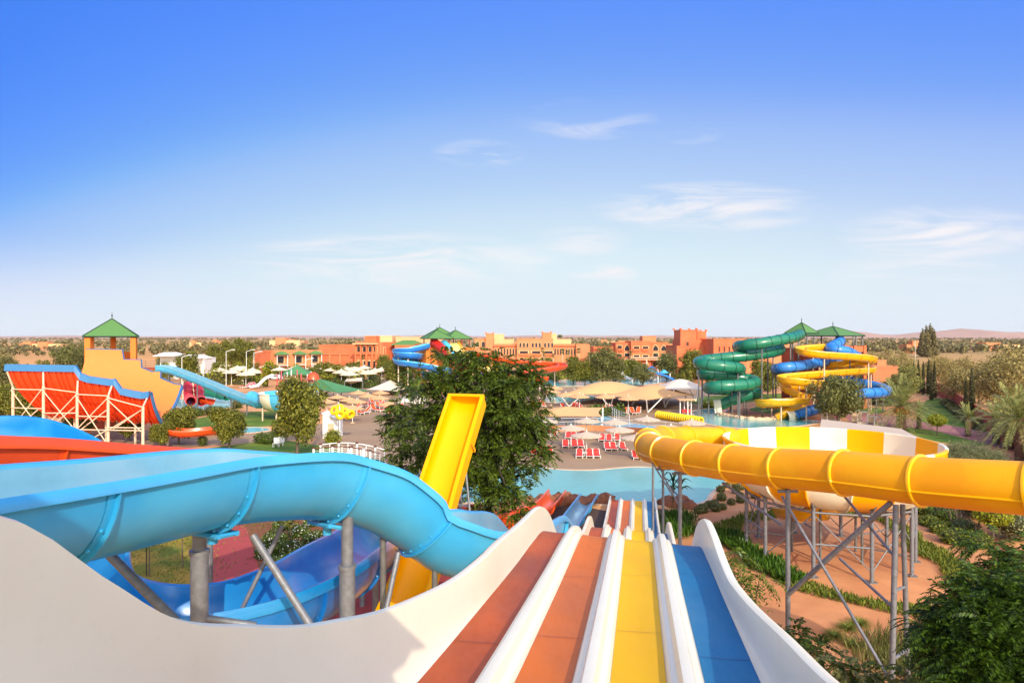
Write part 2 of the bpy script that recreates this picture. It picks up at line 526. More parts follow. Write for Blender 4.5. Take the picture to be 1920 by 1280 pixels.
world = bpy.data.worlds.new('World'); scene.world = world
world.use_nodes = True
nt = world.node_tree
bg = nt.nodes['Background']
N, L = nt.nodes.new, nt.links.new
sky = N('ShaderNodeTexSky'); sky.sky_type = 'NISHITA'; sky.sun_disc = False
sky.sun_elevation = R(SUN_EL); sky.sun_rotation = math.atan2(to_sun[0], to_sun[1])
sky.air_density = 1.0; sky.dust_density = 0.6; sky.ozone_density = 4.0
tc = N('ShaderNodeTexCoord')
sx = N('ShaderNodeSeparateXYZ'); L(tc.outputs['Generated'], sx.inputs[0])
# colour grade of the physical sky: evened out from left to right, then one curve per channel
ev_ = N('ShaderNodeVectorMath'); ev_.operation = 'SCALE'
az0 = N('ShaderNodeMath'); az0.operation = 'MULTIPLY_ADD'; L(sx.outputs[0], az0.inputs[0]); az0.inputs[1].default_value = -.68 / 16; az0.inputs[2].default_value = .47 / 16
az1 = N('ShaderNodeMath'); az1.operation = 'MULTIPLY_ADD'; L(sx.outputs[0], az1.inputs[0]); L(az0.outputs[0], az1.inputs[1]); az1.inputs[2].default_value = 1.0 / 16
az_ = N('ShaderNodeMath'); az_.operation = 'MAXIMUM'; L(az1.outputs[0], az_.inputs[0]); az_.inputs[1].default_value = .3 / 16
azn = N('ShaderNodeMath'); azn.operation = 'MULTIPLY'; L(az_.outputs[0], azn.inputs[0]); azn.inputs[1].default_value = 16.0
azg = N('ShaderNodeMath'); azg.operation = 'POWER'; L(azn.outputs[0], azg.inputs[0]); azg.inputs[1].default_value = .8
azv = N('ShaderNodeCombineXYZ'); L(azn.outputs[0], azv.inputs[0]); L(azg.outputs[0], azv.inputs[1]); L(azg.outputs[0], azv.inputs[2])
azm = N('ShaderNodeVectorMath'); azm.operation = 'MULTIPLY'; L(sky.outputs[0], azm.inputs[0]); L(azv.outputs[0], azm.inputs[1])
L(azm.outputs[0], ev_.inputs[0]); ev_.inputs['Scale'].default_value = 1.0 / 16
cv_ = N('ShaderNodeRGBCurve')
CURV = [[(0, 0), (.6, .05), (.99, .098), (1.4, .181), (1.77, .335), (2.4, .49), (2.87, .6), (3.58, .675), (4.5, .735), (6, .79), (8, .9), (11, 1.9), (16, 3.4)],
        [(0, 0), (1.2, .2), (1.85, .275), (2.58, .385), (3.18, .525), (4.12, .66), (4.73, .75), (5.49, .82), (6.1, .865), (8, .93), (11, 1.7), (16, 2.8)],
        [(0, 0), (2.4, .86), (3.5, .97), (4.6, .955), (6.8, .935), (8, .95), (11, 1.3), (16, 1.9)]]
for ci, pts_ in enumerate(CURV):
    cu_ = cv_.mapping.curves[ci]
    while len(cu_.points) > 2: cu_.points.remove(cu_.points[1])
    cu_.points[0].location = (pts_[0][0] / 16, pts_[0][1] / 4); cu_.points[1].location = (pts_[-1][0] / 16, pts_[-1][1] / 4)
    for a_, b_ in pts_[1:-1]: cu_.points.new(a_ / 16, b_ / 4)
cv_.mapping.update()
L(ev_.outputs[0], cv_.inputs['Color'])
hs = N('ShaderNodeVectorMath'); hs.operation = 'SCALE'; hs.inputs['Scale'].default_value = 16.0
L(cv_.outputs[0], hs.inputs[0])
def mth(op, a, b=None, c=None, clamp=False):
    n = N('ShaderNodeMath'); n.operation = op; n.use_clamp = clamp
    for i, k in enumerate((a, b, c)):
        if k is None: continue
        if isinstance(k, (int, float)): n.inputs[i].default_value = k
        else: L(k, n.inputs[i])
    return n.outputs[0]
# pale band of air low over the horizon
lowf = N('ShaderNodeMapRange'); lowf.interpolation_type = 'SMOOTHSTEP'; lowf.inputs[1].default_value = .13; lowf.inputs[2].default_value = .0; L(sx.outputs[2], lowf.inputs[0])
lowm = N('ShaderNodeMix'); lowm.data_type = 'RGBA'
L(lowf.outputs[0], lowm.inputs[0]); L(hs.outputs[0], lowm.inputs[6]); lowm.inputs[7].default_value = (3.05, 3.42, 3.78, 1)
# wisps of cloud, each a patch of sky torn up by noise
yy = mth('MAXIMUM', sx.outputs[1], .05)
cu = mth('DIVIDE', sx.outputs[0], yy); cvv = mth('DIVIDE', sx.outputs[2], yy)
cv = N('ShaderNodeCombineXYZ'); L(cu, cv.inputs[0]); L(cvv, cv.inputs[1]); cv.inputs[2].default_value = 1.3
mp = N('ShaderNodeMapping'); mp.inputs['Scale'].default_value = (3.4, 24, 1); mp.inputs['Rotation'].default_value = (0, 0, R(4)); L(cv.outputs[0], mp.inputs[0])
n1 = N('ShaderNodeTexNoise'); n1.inputs['Scale'].default_value = 1.0; n1.inputs['Detail'].default_value = 10; n1.inputs['Roughness'].default_value = .62; n1.inputs['Distortion'].default_value = 1.6
L(mp.outputs[0], n1.inputs['Vector'])
r1 = N('ShaderNodeMapRange'); r1.inputs[1].default_value = .43; r1.inputs[2].default_value = .72; L(n1.outputs['Fac'], r1.inputs[0])
tot = None
for px, py, rx, ry, st in ((1330, 388, 230, 30, 1.0), (740, 488, 330, 34, .9), (700, 462, 120, 14, .7), (1130, 516, 75, 13, .9), (1770, 440, 210, 36, .8), (1720, 515, 170, 36, .5), (900, 288, 95, 18, .55), (1100, 225, 140, 26, .4), (1290, 252, 70, 12, .5), (1090, 452, 100, 18, .6), (1450, 550, 100, 16, .35)):
    du = mth('MULTIPLY', mth('SUBTRACT', cu, (px - CX) / F), F / rx); dv = mth('MULTIPLY', mth('SUBTRACT', cvv, (HZ - py) / F), F / (ry * 1.7))
    d2 = mth('ADD', mth('MULTIPLY', du, du), mth('MULTIPLY', dv, dv))
    e_ = mth('MULTIPLY', mth('SUBTRACT', 1.0, d2, clamp=True), st)
    tot = e_ if tot is None else mth('MAXIMUM', tot, e_)
cl = mth('MULTIPLY', mth('MULTIPLY', r1.outputs[0], tot), 1.7, clamp=True)
hs = lowm
mx = N('ShaderNodeMix'); mx.data_type = 'RGBA'
L(cl, mx.inputs[0]); L(lowm.outputs[2], mx.inputs[6]); mx.inputs[7].default_value = (3.75, 3.65, 3.8, 1)
# wide warm fill glow added to the sky round the sun, outside the camera's view
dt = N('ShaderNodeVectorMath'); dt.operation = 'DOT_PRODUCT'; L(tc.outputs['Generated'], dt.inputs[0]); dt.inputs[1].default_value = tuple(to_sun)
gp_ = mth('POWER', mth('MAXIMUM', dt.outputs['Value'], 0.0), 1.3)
gl_ = N('ShaderNodeVectorMath'); gl_.operation = 'SCALE'; gl_.inputs[0].default_value = FILL_GLOW; L(gp_, gl_.inputs['Scale'])
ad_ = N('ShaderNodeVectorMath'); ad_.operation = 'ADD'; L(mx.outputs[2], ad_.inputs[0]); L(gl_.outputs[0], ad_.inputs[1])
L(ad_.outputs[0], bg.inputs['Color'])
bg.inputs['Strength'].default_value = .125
vs = scene.view_settings
vs.view_transform = 'Standard'; vs.look = 'None'; vs.exposure = 1.0; vs.gamma = 1.0; vs.use_curve_mapping = False
scene.display_settings.display_device = 'sRGB'
cy_ = scene.cycles
cy_.max_bounces = 6; cy_.diffuse_bounces = 3; cy_.glossy_bounces = 3; cy_.transparent_max_bounces = 6; cy_.transmission_bounces = 4
cy_.volume_bounces = 0
cy_.use_denoising = True
scene.render.film_transparent = False

# ------------------------------------------------------------------ ground and water
def closed_curve(pts, k=8):
    p = np.asarray(pts, float); n = len(p); out = []
    for i in range(n):
        p0, p1, p2, p3 = p[i - 1], p[i], p[(i + 1) % n], p[(i + 2) % n]
        for t in np.linspace(0, 1, k, endpoint=False):
            out.append(.5 * ((2 * p1) + (-p0 + p2) * t + (2 * p0 - 5 * p1 + 4 * p2 - p3) * t * t + (-p0 + 3 * p1 - 3 * p2 + p3) * t ** 3))
    return np.array(out)

def sheet(name, px, z, m, smooth=True, kind='structure', label=None):
    p = np.array([G(*q) for q in px])
    if smooth: p = closed_curve(p)
    p[:, 2] = z
    mb = MB(); mb.poly(p.tolist())
    return tag(mb.obj(name, m), label, None, None, kind)

M['earth'] = mat('sandy_earth', lin(222, 160, 104, .9), .95, .14, .12, bump=.25, bscale=3, rgb2=lin(164, 116, 70, .8), v2=(.5, .75))
M['sand'] = mat('pinkish_sand', lin(212, 148, 98, .88), .95, .09, .9, bump=.3, bscale=14, rgb2=lin(194, 126, 80, .85), v2=(.42, .7))
M['soil'] = mat('brown_soil', lin(140, 86, 54, .85), .95, .2, .8, bump=.5, bscale=8)
M['paving'] = mat('pink_beige_paving', lin(176, 146, 112, .82), .85, .06, .3, rgb2=lin(168, 136, 104, .82), bump=.1, bscale=4)
M['lawn'] = mat('mown_lawn', lin(88, 122, 28, .85), .95, .25, .6, bump=.6, bscale=30, rgb2=lin(124, 140, 42, .85))
M['drygrass'] = mat('dry_lawn', lin(176, 138, 52, .9), .95, .25, 1.2, bump=.6, bscale=25, rgb2=lin(108, 116, 34, .85), v2=(.4, .65))
M['redpath'] = mat('red_rubber_paving', lin(184, 78, 72, .85), .9, .06, 1.5, bump=.1, bscale=40)
M['plumpath'] = mat('plum_paving', lin(176, 118, 112, .8), .9, .07, 1.0)
M['asphalt'] = mat('grey_asphalt', (.16, .15, .15), .9, .15, 1)
M['darkpit'] = mat('dark_wet_stone', lin(98, 74, 60, .8), .8, .2, 2)

def water(name, rgb):
    m = mat(name, rgb, .14, .06, .25, bump=.5, bscale=1.6, spec=.3)
    return m
M['pool'] = water('pool_water', lin(108, 184, 178, .88))
M['pool2'] = water('shallow_water', lin(120, 200, 200, .9))
M['river'] = water('river_water', lin(120, 190, 215, .9))

mb = MB()
S_ = 16000.0
mb.add([(-S_, -400, 0), (S_, -400, 0), (S_, 16000, 0), (-S_, 16000, 0)], [(0, 1, 2, 3)])
fm = mat('plain_earth', lin(226, 160, 92, .9), .95, .14, .004, rgb2=lin(150, 136, 78, .85), v2=(.38, .6))
# field pattern: stretched bands of scrub and bare earth
ntg = fm.node_tree
tcg = ntg.nodes.new('ShaderNodeTexCoord'); mpg = ntg.nodes.new('ShaderNodeMapping'); mpg.inputs['Scale'].default_value = (.5, 1.0, 1)
ntg.links.new(tcg.outputs['Object'], mpg.inputs[0])
for nd in ntg.nodes:
    if nd.type == 'TEX_NOISE': ntg.links.new(mpg.outputs[0], nd.inputs['Vector'])
tag(mb.obj('ground', fm), None, None, None, 'structure')

sheet('sandy_grounds', [(-900, 900), (-300, 730), (200, 700), (800, 688), (1400, 688), (1900, 720), (2300, 760), (2600, 1000), (2200, 2400), (960, 3400), (-600, 2400)], .004, M['earth'], False)
sheet('pool_terrace', [(640, 905), (560, 860), (612, 800), (640, 770), (575, 748), (560, 722), (760, 706), (1000, 722), (1330, 722), (1400, 745), (1330, 775), (1420, 800), (1560, 800), (1640, 815), (1560, 850), (1420, 905), (1330, 915), (1180, 900), (960, 905), (760, 915)], .008, M['paving'], False)
sheet('left_terrace', [(60, 830), (240, 800), (330, 822), (470, 812), (560, 800), (640, 790), (640, 815), (500, 828), (380, 836), (240, 850)], .0081, M['paving'])
sheet('shade_lawn', [(420, 836), (520, 826), (580, 832), (650, 850), (600, 870), (480, 858), (380, 846)], .012, M['lawn'])
sheet('tube_lawn', [(420, 790), (470, 772), (560, 772), (600, 780), (560, 792), (470, 800)], .012, M['lawn'])
sheet('kids_lawn', [(355, 790), (410, 778), (440, 790), (430, 800), (370, 806)], .012, M['lawn'])
# right side
sheet('long_lawn', [(1735, 752), (1770, 748), (1825, 768), (1850, 800), (1840, 812), (1770, 803), (1720, 790)], .012, M['lawn'])
sheet('path_lawn', [(1690, 800), (1760, 797), (1830, 806), (1870, 818), (1840, 836), (1740, 824)], .0122, M['lawn'])
sheet('tower_lawn', [(1360, 770), (1420, 752), (1490, 752), (1560, 765), (1640, 762), (1700, 745), (1730, 760), (1700, 785), (1600, 785), (1480, 790), (1400, 780)], .010, M['sand'])
sheet('island_lawn', [(1405, 768), (1440, 758), (1490, 760), (1500, 768), (1450, 775)], .014, M['lawn'])
sheet('back_lawn', [(1555, 768), (1640, 764), (1660, 772), (1600, 782), (1550, 780)], .014, M['lawn'])
sheet('tower_back_lawn', [(1290, 752), (1340, 742), (1480, 738), (1500, 746), (1420, 752), (1350, 762)], .0141, M['lawn'])
sheet('far_lawn', [(1630, 722), (1680, 716), (1720, 724), (1700, 738), (1640, 736)], .014, M['lawn'])
sheet('garden_path', [(1650, 790), (1740, 792), (1830, 806), (1900, 822), (2100, 870), (2100, 900), (1920, 852), (1840, 830), (1740, 806), (1640, 800)], .016, M['plumpath'])
sheet('brick_terrace', [(1585, 778), (1640, 775), (1720, 788), (1710, 800), (1620, 800)], .0162, M['plumpath'])
sheet('plum_path', [(1700, 930), (1738, 932), (1790, 965), (1850, 1000), (1920, 1040), (2000, 1090), (1960, 1090), (1880, 1040), (1800, 995), (1740, 960)], .016, M['redpath'])
# sandy slope round the bowl
sheet('sand_bed', [(1250, 1000), (1300, 955), (1350, 925), (1420, 900), (1560, 890), (1740, 900), (1860, 985), (2000, 1120), (2100, 1400), (1800, 1900), (1300, 1900), (1150, 1300)], .006, M['sand'])
# left of the white slide: lawn, red path, soil
sheet('dry_lawn', [(150, 1160), (230, 1000), (330, 920), (430, 905), (470, 960), (480, 1040), (470, 1200), (300, 1300)], .010, M['drygrass'])
sheet('planting_soil', [(470, 960), (560, 940), (650, 960), (720, 1040), (700, 1110), (520, 1130), (470, 1060)], .011, M['soil'])
sheet('red_path', [(428, 960), (452, 960), (478, 1040), (500, 1110), (520, 1180), (420, 1180), (385, 1090), (398, 1030)], .016, M['redpath'], False)
sheet('red_mat', [(560, 1300), (600, 1110), (760, 1000), (830, 930), (960, 940), (960, 1010), (860, 1120), (720, 1300)], .014, M['redpath'], False)
sheet('slide_pit', [(930, 1010), (990, 950), (1080, 948), (1160, 960), (1250, 955), (1260, 1000), (1200, 1100), (960, 1100)], .012, M['darkpit'])

def pool(name, px, m, cop=.35, hz=.06):
    p = closed_curve(np.array([G(*q) for q in px]))
    mb = MB(); q = p.copy(); q[:, 2] = .03; mb.poly(q.tolist())
    w = tag(mb.obj(name, m), None, None, None, 'structure')
    t = unit(np.roll(p, -1, 0) - np.roll(p, 1, 0))
    nrm = np.stack([t[:, 1], -t[:, 0], np.zeros(len(t))], 1)
    c = p.mean(0)
    if ((p - c) * nrm).sum() < 0: nrm = -nrm
    z = np.array([0, 0, 1.0])
    P = np.stack([p + z * .0, p + z * hz, p + nrm * cop + z * hz, p + nrm * (cop + .02)], axis=1)
    e = MB(); e.grid(P, 0, False, wrapu=True)
    tag(e.obj(name + '_edge', M['concrete']), None, None, None, 'structure')
    return p
pool('pool_water', [(700, 930), (760, 893), (850, 882), (930, 880), (985, 874), (1050, 881), (1115, 882), (1200, 876), (1290, 885), (1356, 900), (1344, 914), (1330, 927), (1318, 941), (1270, 948), (1160, 946), (990, 940), (850, 942)], M['pool'])
pool('slide_pool_water', [(1300, 771), (1345, 766), (1362, 770), (1352, 777), (1380, 784), (1440, 786), (1500, 786), (1535, 792), (1480, 800), (1400, 803), (1340, 797), (1318, 790)], M['pool'])
pool('lazy_river_water', [(1000, 788), (1040, 802), (1100, 801), (1150, 806), (1220, 809), (1290, 815), (1360, 826), (1362, 815), (1285, 805), (1215, 798), (1160, 788), (1132, 776), (1112, 764), (1094, 768), (1112, 782), (1120, 788), (1060, 786)], M['river'], .3)
pool('shade_pool_water', [(1020, 752), (1030, 742), (1060, 739), (1100, 741), (1118, 747), (1090, 752), (1050, 755)], M['pool2'], .3)
pool('back_pool_water', [(985, 716), (1050, 712), (1120, 714), (1180, 710), (1240, 706), (1270, 712), (1200, 722), (1100, 724), (1010, 724)], M['pool2'], .5)
pool('play_pool_water', [(330, 752), (400, 740), (450, 742), (470, 752), (420, 765), (350, 768)], M['pool2'], .4)
pool('trough_water', [(430, 806), (470, 801), (500, 803), (500, 808), (450, 812)], M['pool2'], .3)
pool('stair_channel_water', [(560, 882), (620, 868), (700, 866), (760, 880), (720, 895), (620, 900)], M['pool'], .3)
sheet('service_road', [(-700, 760), (-100, 712), (10, 700), (60, 697), (30, 708), (-100, 730), (-600, 800)], .012, M['asphalt'], False)

# hills on the horizon to the right, and a lower ridge all round
def hills(name, x0, x1, Y, hts, m, depth=900):
    k = 90
    xs = np.linspace(x0, x1, k)
    hh = np.interp(np.linspace(0, 1, k), np.linspace(0, 1, len(hts)), hts) * (1 + .12 * np.sin(xs * .0043) + .07 * np.sin(xs * .011))
    rows = []
    for f, d in ((0, 0), (.35, .25), (.8, .7), (1, 1), (.6, 1.6), (0, 2.2)):
        rows.append(np.stack([xs, np.full(k, Y + depth * d), hh * f * (1 + .06 * rng.normal(size=k))], 1))
    mb = MB(); mb.grid(np.stack(rows), 0, True)
    return tag(mb.obj(name, m), None, None, None, 'structure')
M['hill'] = mat('pale_hill_earth', lin(196, 150, 124, .8), .95, .12, .004)
hills('hills', 2700, 6600, 6200, [0, 62, 84, 48, 40, 66, 88, 74, 60, 70, 82, 60, 40], M['hill'])
hills('hills', -7500, 3600, 7600, [20, 26, 30, 22, 26, 34, 28, 30, 26, 34, 30, 24, 8], M['hill'])
# ------------------------------------------------------------------ white multi-lane racing slide
AX = R(10.5)
DV = np.array([math.sin(AX), math.cos(AX), 0]); RV = np.array([math.cos(AX), -math.sin(AX), 0])
PITCH = .84
def SL(s, l, z):
    """slide space: s along the lanes from below the camera, l to the right of the middle"""
    p = np.multiply.outer(s, DV) + np.multiply.outer(np.asarray(l) - PITCH / 2, RV)
    p[..., 2] = z
    return p
zs = catmull([(0.3, 10.75, 0), (1.2, 10.72, 0), (2.2, 10.35, 0), (3.2, 9.9, 0), (4.4, 9.42, 0), (5.4, 9.2, 0), (6.3, 9.08, 0), (7.4, 8.96, 0), (9.8, 8.71, 0), (11.8, 8.53, 0), (13.1, 8.36, 0), (14.4, 7.9, 0), (16, 6.95, 0), (18, 5.75, 0), (20, 5.05, 0), (22.5, 4.78, 0), (25.5, 4.62, 0), (27.8, 4.42, 0), (29.2, 4.0, 0), (31, 3.05, 0), (33.5, 1.9, 0), (36, 1.1, 0), (38.5, .78, 0), (41, .62, 0), (45, .46, 0), (50.5, .3, 0)], .1)[0]
def bed(s, l):
    b = np.clip((s - 5) / 6, 0, 1) * np.clip((34 - s) / 6, 0, 1)
    lr = l - PITCH / 2
    return np.interp(s + .42 * lr * b, zs[:, 0], zs[:, 1]) + .075 * lr * b
wl = np.array([(0.3, 11.65), (1.2, 11.68), (2.0, 11.58), (2.48, 11.2), (2.95, 10.83), (3.6, 10.53), (4.2, 10.28), (4.75, 10.1), (5.4, 9.9), (6.5, 9.64), (7.8, 9.4), (9.8, 9.22), (11.8, 9.05)])
wr = np.array([(0.3, 11.6), (1.2, 11.6), (2.0, 11.4), (3.0, 10.6), (4.0, 10.1), (5.1, 9.79), (6.38, 9.55), (8.0, 9.24), (9.73, 9.02), (11.78, 8.86)])
def walltop(s, side):
    t = wl if side < 0 else wr
    base = bed(s, side * 1.55) + np.interp(s, [0, 13, 34, 40, 51], [.5, .5, .45, .34, .3])
    k = np.clip((s - 9.0) / 3.5, 0, 1); k = k * k * (3 - 2 * k)
    cs = catmull(np.c_[t, np.zeros(len(t))], .1)[0]
    return np.interp(s, cs[:, 0], cs[:, 1]) * (1 - k) + base * k
SS = np.r_[np.arange(.3, 16, .12), np.arange(16, 50.6, .25)]
racer = thing('racing_slide', 'big white four-lane racing slide with rust, orange, yellow and blue lanes', 'water slide', (-.42, 0, 0))
def sl_rows(ls, zf):
    return np.stack([SL(SS, l, zf(SS, l)) for l in ls], axis=1)
lane_c = [(-1.5 + i) * PITCH for i in range(4)]
BW = .252
# shell: one skin across everything (beds and dividers), with its underside
sec = []
for i in range(4):
    c = lane_c[i]
    sec += [(c - BW, 0), (c, -.012), (c + BW, 0)]
    if i < 3:
        d0, d1 = c + BW, lane_c[i + 1] - BW
        w = d1 - d0
        sec += [(d0 + w * .05, .045), (d0 + w * .1, .07), (d0 + w * .25, .078), (d0 + w * .29, .12), (d0 + w * .36, .172), (d0 + w * .5, .18), (d0 + w * .64, .172), (d0 + w * .71, .12), (d0 + w * .75, .078), (d0 + w * .9, .07), (d0 + w * .95, .045)]
ls = [a for a, b in sec]
top = np.stack([SL(SS, l, bed(SS, l) + h) for l, h in sec], axis=1)
mb = MB(); mb.grid(top, 0, True)
und = np.stack([SL(SS, l, bed(SS, l) - .07) for l in (1.53, 0, -1.53)], axis=1)
mb.grid(und, 0, True)
mb.obj('lane_deck', [M['white_frp']], racer)
for i, mname in enumerate(('lane_red', 'lane_orange', 'lane_yellow', 'lane_blue')):
    c = lane_c[i]
    g = np.stack([SL(SS, l, bed(SS, l) + h) for l, h in ((c - BW * .99, .006), (c - BW * .5, .0), (c, -.004), (c + BW * .5, 0.0), (c + BW * .99, .006))], axis=1)
    mb = MB(); mb.grid(g, 0, True)
    ob = mb.obj('lane', [M[mname]], racer)
    ob['label'] = ('rust red lane', 'orange lane', 'yellow lane', 'blue lane')[i]
    for s0 in (7.0 + .35 * i % 1, 9.9 + .2 * i, 16.8, 23.5):   # joints between the lane sheets
        sj = np.array([s0, s0 + .012])
        gj = np.stack([SL(sj, l, bed(sj, l) + .0085) for l in np.linspace(c - BW * .98, c + BW * .98, 4)], axis=1)
        m2 = MB(); m2.grid(gj, 0, False)
        m2.obj('lane_joint', [mat('lane_joint_' + mname, tuple(k * .75 for k in lin(*((150, 66, 42), (200, 98, 46), (226, 176, 26), (40, 98, 165))[i])), .5, .1)], ob)
for sd in (-1, 1):
    e = sd * (1.5 * PITCH + BW)
    tp = walltop(SS, sd)
    b0 = bed(SS, e)
    hgt = tp - b0
    near = np.clip((9 - SS) / 5, 0, 1)
    lt = sd * (1.55 + .2 * near)            # lateral place of the wall's crest
    rows = []
    for f, o in ((0, 0), (.06, .25), (.2, .55), (.45, .78), (.75, .93), (.93, .99), (1.0, 1.02)):
        rows.append(SL(SS, e + (lt - e) * o, b0 + hgt * f))
    for dx, dz in ((.05, .015), (.11, -.01), (.12, -.06), (.055, -.07)):
        rows.append(SL(SS, lt + sd * dx, tp + dz))
    for f, o in ((.75, .93), (.45, .78), (.2, .55), (0, 0)):
        rows.append(SL(SS, e + (lt - e) * o + sd * .05, b0 + hgt * f - .05))
    rows.append(SL(SS, e, b0 - .07))
    P = np.stack(rows, axis=1)
    if sd > 0: P = P[:, ::-1]
    mb = MB(); mb.grid(P, 0, True)
    mb.obj('side_wall', [M['white_frp']], racer)
for s0 in (6, 11.5, 18.5, 25, 31, 36.5):
    for l in (-1.1, 1.1):
        z = float(bed(np.array([s0]), l)[0])
        mb = MB(); p = SL(np.array([s0]), l, 0)[0]
        mb.bar(p, p + [0, 0, z - .06], .1); mb.obj('support_post', [M['steel']], racer)
    mb = MB(); mb.bar(SL(np.array([s0]), -1.35, float(bed(np.array([s0]), -1.1)[0]) - .16)[0], SL(np.array([s0]), 1.35, float(bed(np.array([s0]), 1.1)[0]) - .16)[0], .08)
    mb.obj('cross_beam', [M['steel']], racer)

# the starting tower the photograph is taken from: its roof throws the shade on the slides
tw = thing('starting_tower', 'timber starting tower with thatched roof at the top of the slides', 'tower', (-.5, -3, 0))
mb = MB(); mb.box((-2.4, -4.1, 10.45), (9.2, 8.2, .3)); mb.obj('platform', [M['wood']], tw)
for x, y in ((-6.4, -7.4), (.5, -7.4), (-6.4, -1.2), (.5, -1.2)):
    mb = MB(); mb.box((x, y, 6.7), (.3, .3, 13.4)); mb.obj('post', [M['wood']], tw)
EVZ, PKZ = 12.9, 17.7
ev = [(-7.2, .25), (1.2, .25), (1.2, -8.25), (-7.2, -8.25)]
mb = MB()
pk = np.array([-3.0, -4.0, PKZ])
for i in range(4):
    a, b = np.array([*ev[i], EVZ]), np.array([*ev[(i + 1) % 4], EVZ])
    n = 34
    bot = [a + (b - a) * t for t in np.linspace(0, 1, n)]
    jag = []
    for j, q in enumerate(bot):
        o = rng.random() * .9 if 0 < j < n - 1 else 0
        jag.append(q + (pk - q) * (-.01 + o * .05) - np.array([0, 0, .12]))
    mid = [q + (pk - q) * .5 for q in bot]
    P = np.stack([np.array(jag), np.array(mid), np.repeat(pk[None], n, 0)])
    mb.grid(P, 0, False)
mb.obj('roof', [mat('straw_thatch', (.25, .18, .1), .95, .3, 6, bump=.6, bscale=30)], tw)
# ------------------------------------------------------------------ big blue open slide in front
rim = np.array([(-6.5, 3.2, 10.7), (-6.3, 5.6, 10.5), (-6.0, 8.0, 10.3), (-5.63, 9.68, 10.15), (-5.17, 11.0, 10.03), (-4.5, 12.55, 9.92), (-3.87, 13.36, 9.8), (-3.2, 14.3, 9.56), (-2.54, 14.95, 9.2), (-2.08, 15.35, 8.85), (-1.47, 15.75, 8.25), (-1.0, 15.95, 7.85), (-.55, 16.3, 7.55)])
T_ = unit(np.gradient(rim, axis=0)); ln = np.stack([-T_[:, 1], T_[:, 0], np.zeros(len(rim))], 1); ln = unit(ln)
cen = rim + ln * 1.28
bank = np.array([0, 0, -2, -2, 0, 2, 4, 5, 5, 4, 2, 0, -2.0])
up = np.c_[cen, bank]
rest = [(-.25, 18.7, 7.25, -2), (.5, 21.8, 6.5, 0), (1.35, 26.5, 4.3, 0), (2.3, 33, 2.5, 0), (3.35, 40, 1.35, 0), (5.7, 50.5, .6, 0)]
b1 = thing('raft_slide', 'big open blue raft slide curving down across the front beside the white lanes', 'water slide', (-5, 12, 0))
ctl = np.vstack([up, np.array(rest)])
# upper run, then the narrower run-out
P1, S1, U1, ss1 = channel(b1, ctl[:17], 1.2, 1.36, [M['blue'], M['blue_in'], M['blue_rim']], step=.22, joint=3.05, first=.85, lip=.11, lipd=.12, n=18)
channel(b1, ctl[16:], .62, .62, [M['blue'], M['blue_in'], M['blue_rim']], step=.4, joint=4, fl=True, lip=.06, lipd=.1, name='runout')
def bpost(th, x, y, z, r=.125, sleeve=None, m='steel'):
    mb = MB(); mb.bar((x, y, 0), (x, y, z), r, n=16)
    o = mb.obj('support_post', [M[m]], th)
    if sleeve:
        s = MB(); s.bar((x, y, 0), (x, y, sleeve), r * 1.32, n=16); s.lathe([(r * 1.32, sleeve), (r * 1.5, sleeve + .01), (r * 1.5, sleeve + .09), (r, sleeve + .1)], (x, y, 0), 16)
        s.obj('sleeve', [M[m]], o)
    return o
def strut(th, a, b, r=.07, m='steel', name='brace'):
    mb = MB(); mb.bar(a, b, r, n=10)
    return mb.obj(name, [M[m]], th)
p = W(651, 1000, 14.9); bpost(b1, p[0], p[1], 8.55, .13, 7.15)
p = W(374, 1010, 13.2); bpost(b1, p[0], p[1], 8.9, .125, 8.0)
strut(b1, W(474, 1003, 13.4), W(600, 1200, 13.0), .075)
strut(b1, W(530, 985, 15.5), W(425, 1200, 15.0), .05)
strut(b1, W(206, 1040, 12.6), W(345, 1180, 12.0), .085, 'steel_dark')
strut(b1, W(374, 1157, 13.2), W(480, 1172, 13.4), .07)
p = W(718, 990, 16.2); bpost(b1, p[0], p[1], 8.2, .075, None, 'steel_dark')
strut(b1, W(747, 1035, 15.6), W(716, 1180, 15.0), .06)
p = W(815, 1060, 16.6); bpost(b1, p[0], p[1], 6.8, .07, None, 'steel_dark')
p = W(868, 1052, 17.0); bpost(b1, p[0], p[1], 6.6, .07, None, 'steel')
for px, Y, z in ():
    p = W(px, 1000, Y); bpost(b1, p[0], p[1], z, .1, None, 'steel_dark')
# saddle plates under the upper run
for s in (6.95 + .0, 10.0, 13.05):
    i = int(np.searchsorted(ss1, s)); i = min(i, len(P1) - 1)
    bt = P1[i] - U1[i] * 1.44
    mb = MB()
    T1 = unit(np.gradient(P1, axis=0))[i]
    for k in (-.2, .2):
        mb.bar(bt + T1 * k - S1[i] * .45 + [0, 0, .0], bt + T1 * k + S1[i] * .45, .05, n=6)
    for k in (-.4, .4):
        mb.bar(bt - T1 * .25 + S1[i] * k, bt + T1 * .25 + S1[i] * k, .05, n=6)
    mb.bar(bt - [0, 0, .2], bt + [0, 0, .02], .1, n=10)
    mb.obj('saddle_plate', [M['blue']], b1)
